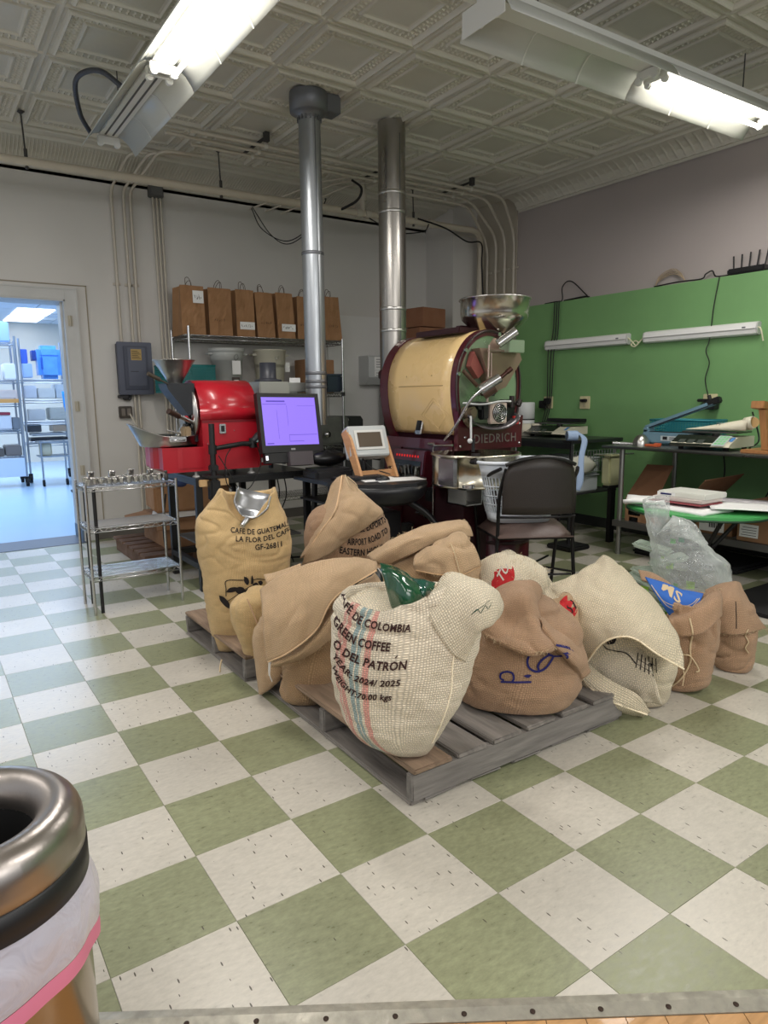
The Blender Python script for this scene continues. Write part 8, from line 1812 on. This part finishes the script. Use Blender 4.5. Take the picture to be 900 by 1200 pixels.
fbox(.70, 10.65, 1.88, .10, .2, .22, (50, 84, 170), 'storage_tub', 'small blue tub behind the pale jug in the next room', 'tub')
fbox(.86, 10.7, 1.93, .08, .2, .16, (34, 60, 130), 'storage_tub', 'dark blue tub beside the big blue container in the next room', 'tub')
for k, (x, z, a, c, col) in enumerate(((.74, 1.335, .18, .20, (200, 204, 214)), (.98, 1.335, .26, .16, (206, 206, 204)), (1.18, 1.335, .16, .22, (190, 198, 206)), (.80, .985, .26, .18, (196, 196, 196)), (1.12, .985, .26, .20, (178, 178, 172)), (.96, .655, .56, .05, (42, 44, 50)), (.96, .74, .5, .04, (150, 154, 160)), (.75, .80, .2, .12, (60, 62, 66)), (1.12, .80, .2, .1, (170, 150, 130)))):
    fbox(x, 10.7, z, a, .4, c, col, 'storage_tub', ('pale lilac tub left on the third shelf', 'wide pale tub in the middle of the third shelf', 'blueish tub right on the third shelf', 'wide grey tub left on the second shelf', 'darker grey tub right on the second shelf', 'long black tray on the lowest shelf', 'grey tray lying over the long black tray', 'dark box left above the black tray', 'brownish box right above the black tray')[k]+' of the right far rack', 'tub', group='items on the %s shelf of the far right rack' % ('third' if k < 3 else 'second' if k < 5 else 'lowest'))
for k, (x, z, a, c, col) in enumerate(((-.1, 2.165, .3, .25, (130, 170, 220)), (.36, 2.165, .22, .30, (160, 190, 230)), (.2, 1.615, .2, .28, (236, 240, 246)), (.43, 1.615, .15, .24, (240, 240, 240)), (0, 1.615, .2, .2, (236, 236, 236)), (.28, 1.27, .5, .06, (222, 160, 90)), (.30, 1.335, .40, .13, (220, 200, 190)), (.24, .87, .3, .22, (216, 216, 222)), (.24, 1.09, .28, .04, (140, 40, 60)), (.45, .87, .1, .18, (120, 124, 130)), (.1, .47, .3, .12, (92, 84, 78)), (.38, .47, .22, .16, (120, 110, 104)))):
    sh = 'top' if k < 2 else 'fourth' if k < 5 else 'third' if k < 7 else 'second' if k < 10 else 'lowest'
    fbox(x, 10.25, z, a, .4, c, col, 'storage_tub', ('light blue tub left on the top shelf', 'pale blue tub right on the top shelf', 'tall white tub in the middle of the fourth shelf', 'narrow white tub right on the fourth shelf', 'low white tub left on the fourth shelf', 'flat orange tray on the third shelf', 'pinkish tub standing over the orange tray', 'white tub in the middle of the second shelf', 'dark red lid on the white tub of the second shelf', 'narrow grey box right on the second shelf', 'dark brown box left on the lowest shelf', 'brown box right on the lowest shelf')[k]+' of the left far rack', 'tub', group='items on the %s shelf of the far left rack' % sh)
q = MB(); q.box((-.6, 9.94, .16), (.50, 9.98, .44)); single('white_board', q, mat('far_panel_white', (206, 216, 236), .5), 'pale panel across the bottom of the left rack in the next room', 'panel')
t = thing('utility_cart', 'low wheeled metal cart below the right rack in the next room', 'cart', (1.1, 9.9, 0))
for x in (.72, 1.05, 1.42):
    q = MB(); post(q, x, 9.8, .1, .70, .014); obj('post', q, m_rk, t); q = MB(); q.cyl((x-.015, 9.8, .05), (x+.015, 9.8, .05), .05, 12); obj('caster', q, rubber, t)
q = MB(); q.box((.70, 9.78, .66), (1.46, 10.2, .68)); q.box((.70, 9.78, .44), (1.46, 10.2, .46)); obj('shelf', q, m_rk, t)
q = MB(); q.bbox((.80, 9.95, .56), (.16, .2, .20), 0, .02); single('paper_roll', q, mat('far_beige', (196, 186, 160), .7), 'beige roll on the low cart in the next room', 'roll')
rows = smooth_grid([[(.93, 8.6, 1.66), (1.02, 8.55, 1.68), (1.12, 8.6, 1.6)], [(.97, 8.6, 1.35), (1.08, 8.52, 1.33), (1.16, 8.6, 1.3)], [(1.06, 8.6, .9), (1.12, 8.52, .88), (1.2, 8.6, .86)], [(1.08, 8.6, .62), (1.15, 8.54, .6), (1.2, 8.6, .62)]], 5, 5)
q = MB(); q.grid(rows, uv=False); t = thing('black_apron', 'black apron hanging beyond the door jamb in the next room', 'apron', (1.08, 8.6, .6)); obj('cloth', q, mat('apron_black', (20, 22, 30), .9), t, solid=.02)
q = MB(); q.box((1.03, 8.585, .62), (1.10, 8.62, 1.68)); q.box((.9, 8.6, .02), (1.25, 8.7, .05)); obj('stand', q, black, t)
rows = smooth_grid([[(.86, 8.5, 1.42), (.98, 8.48, 1.42)], [(.88, 8.5, 1.2), (1.0, 8.46, 1.2)], [(.92, 8.5, .98), (1.04, 8.48, 1.0)]], 5, 5)
q = MB(); q.grid(rows, uv=False); obj('blue_cloth', q, mat('bright_blue_cloth', (40, 140, 226), .7), t, solid=.01, label='bright blue cloth')
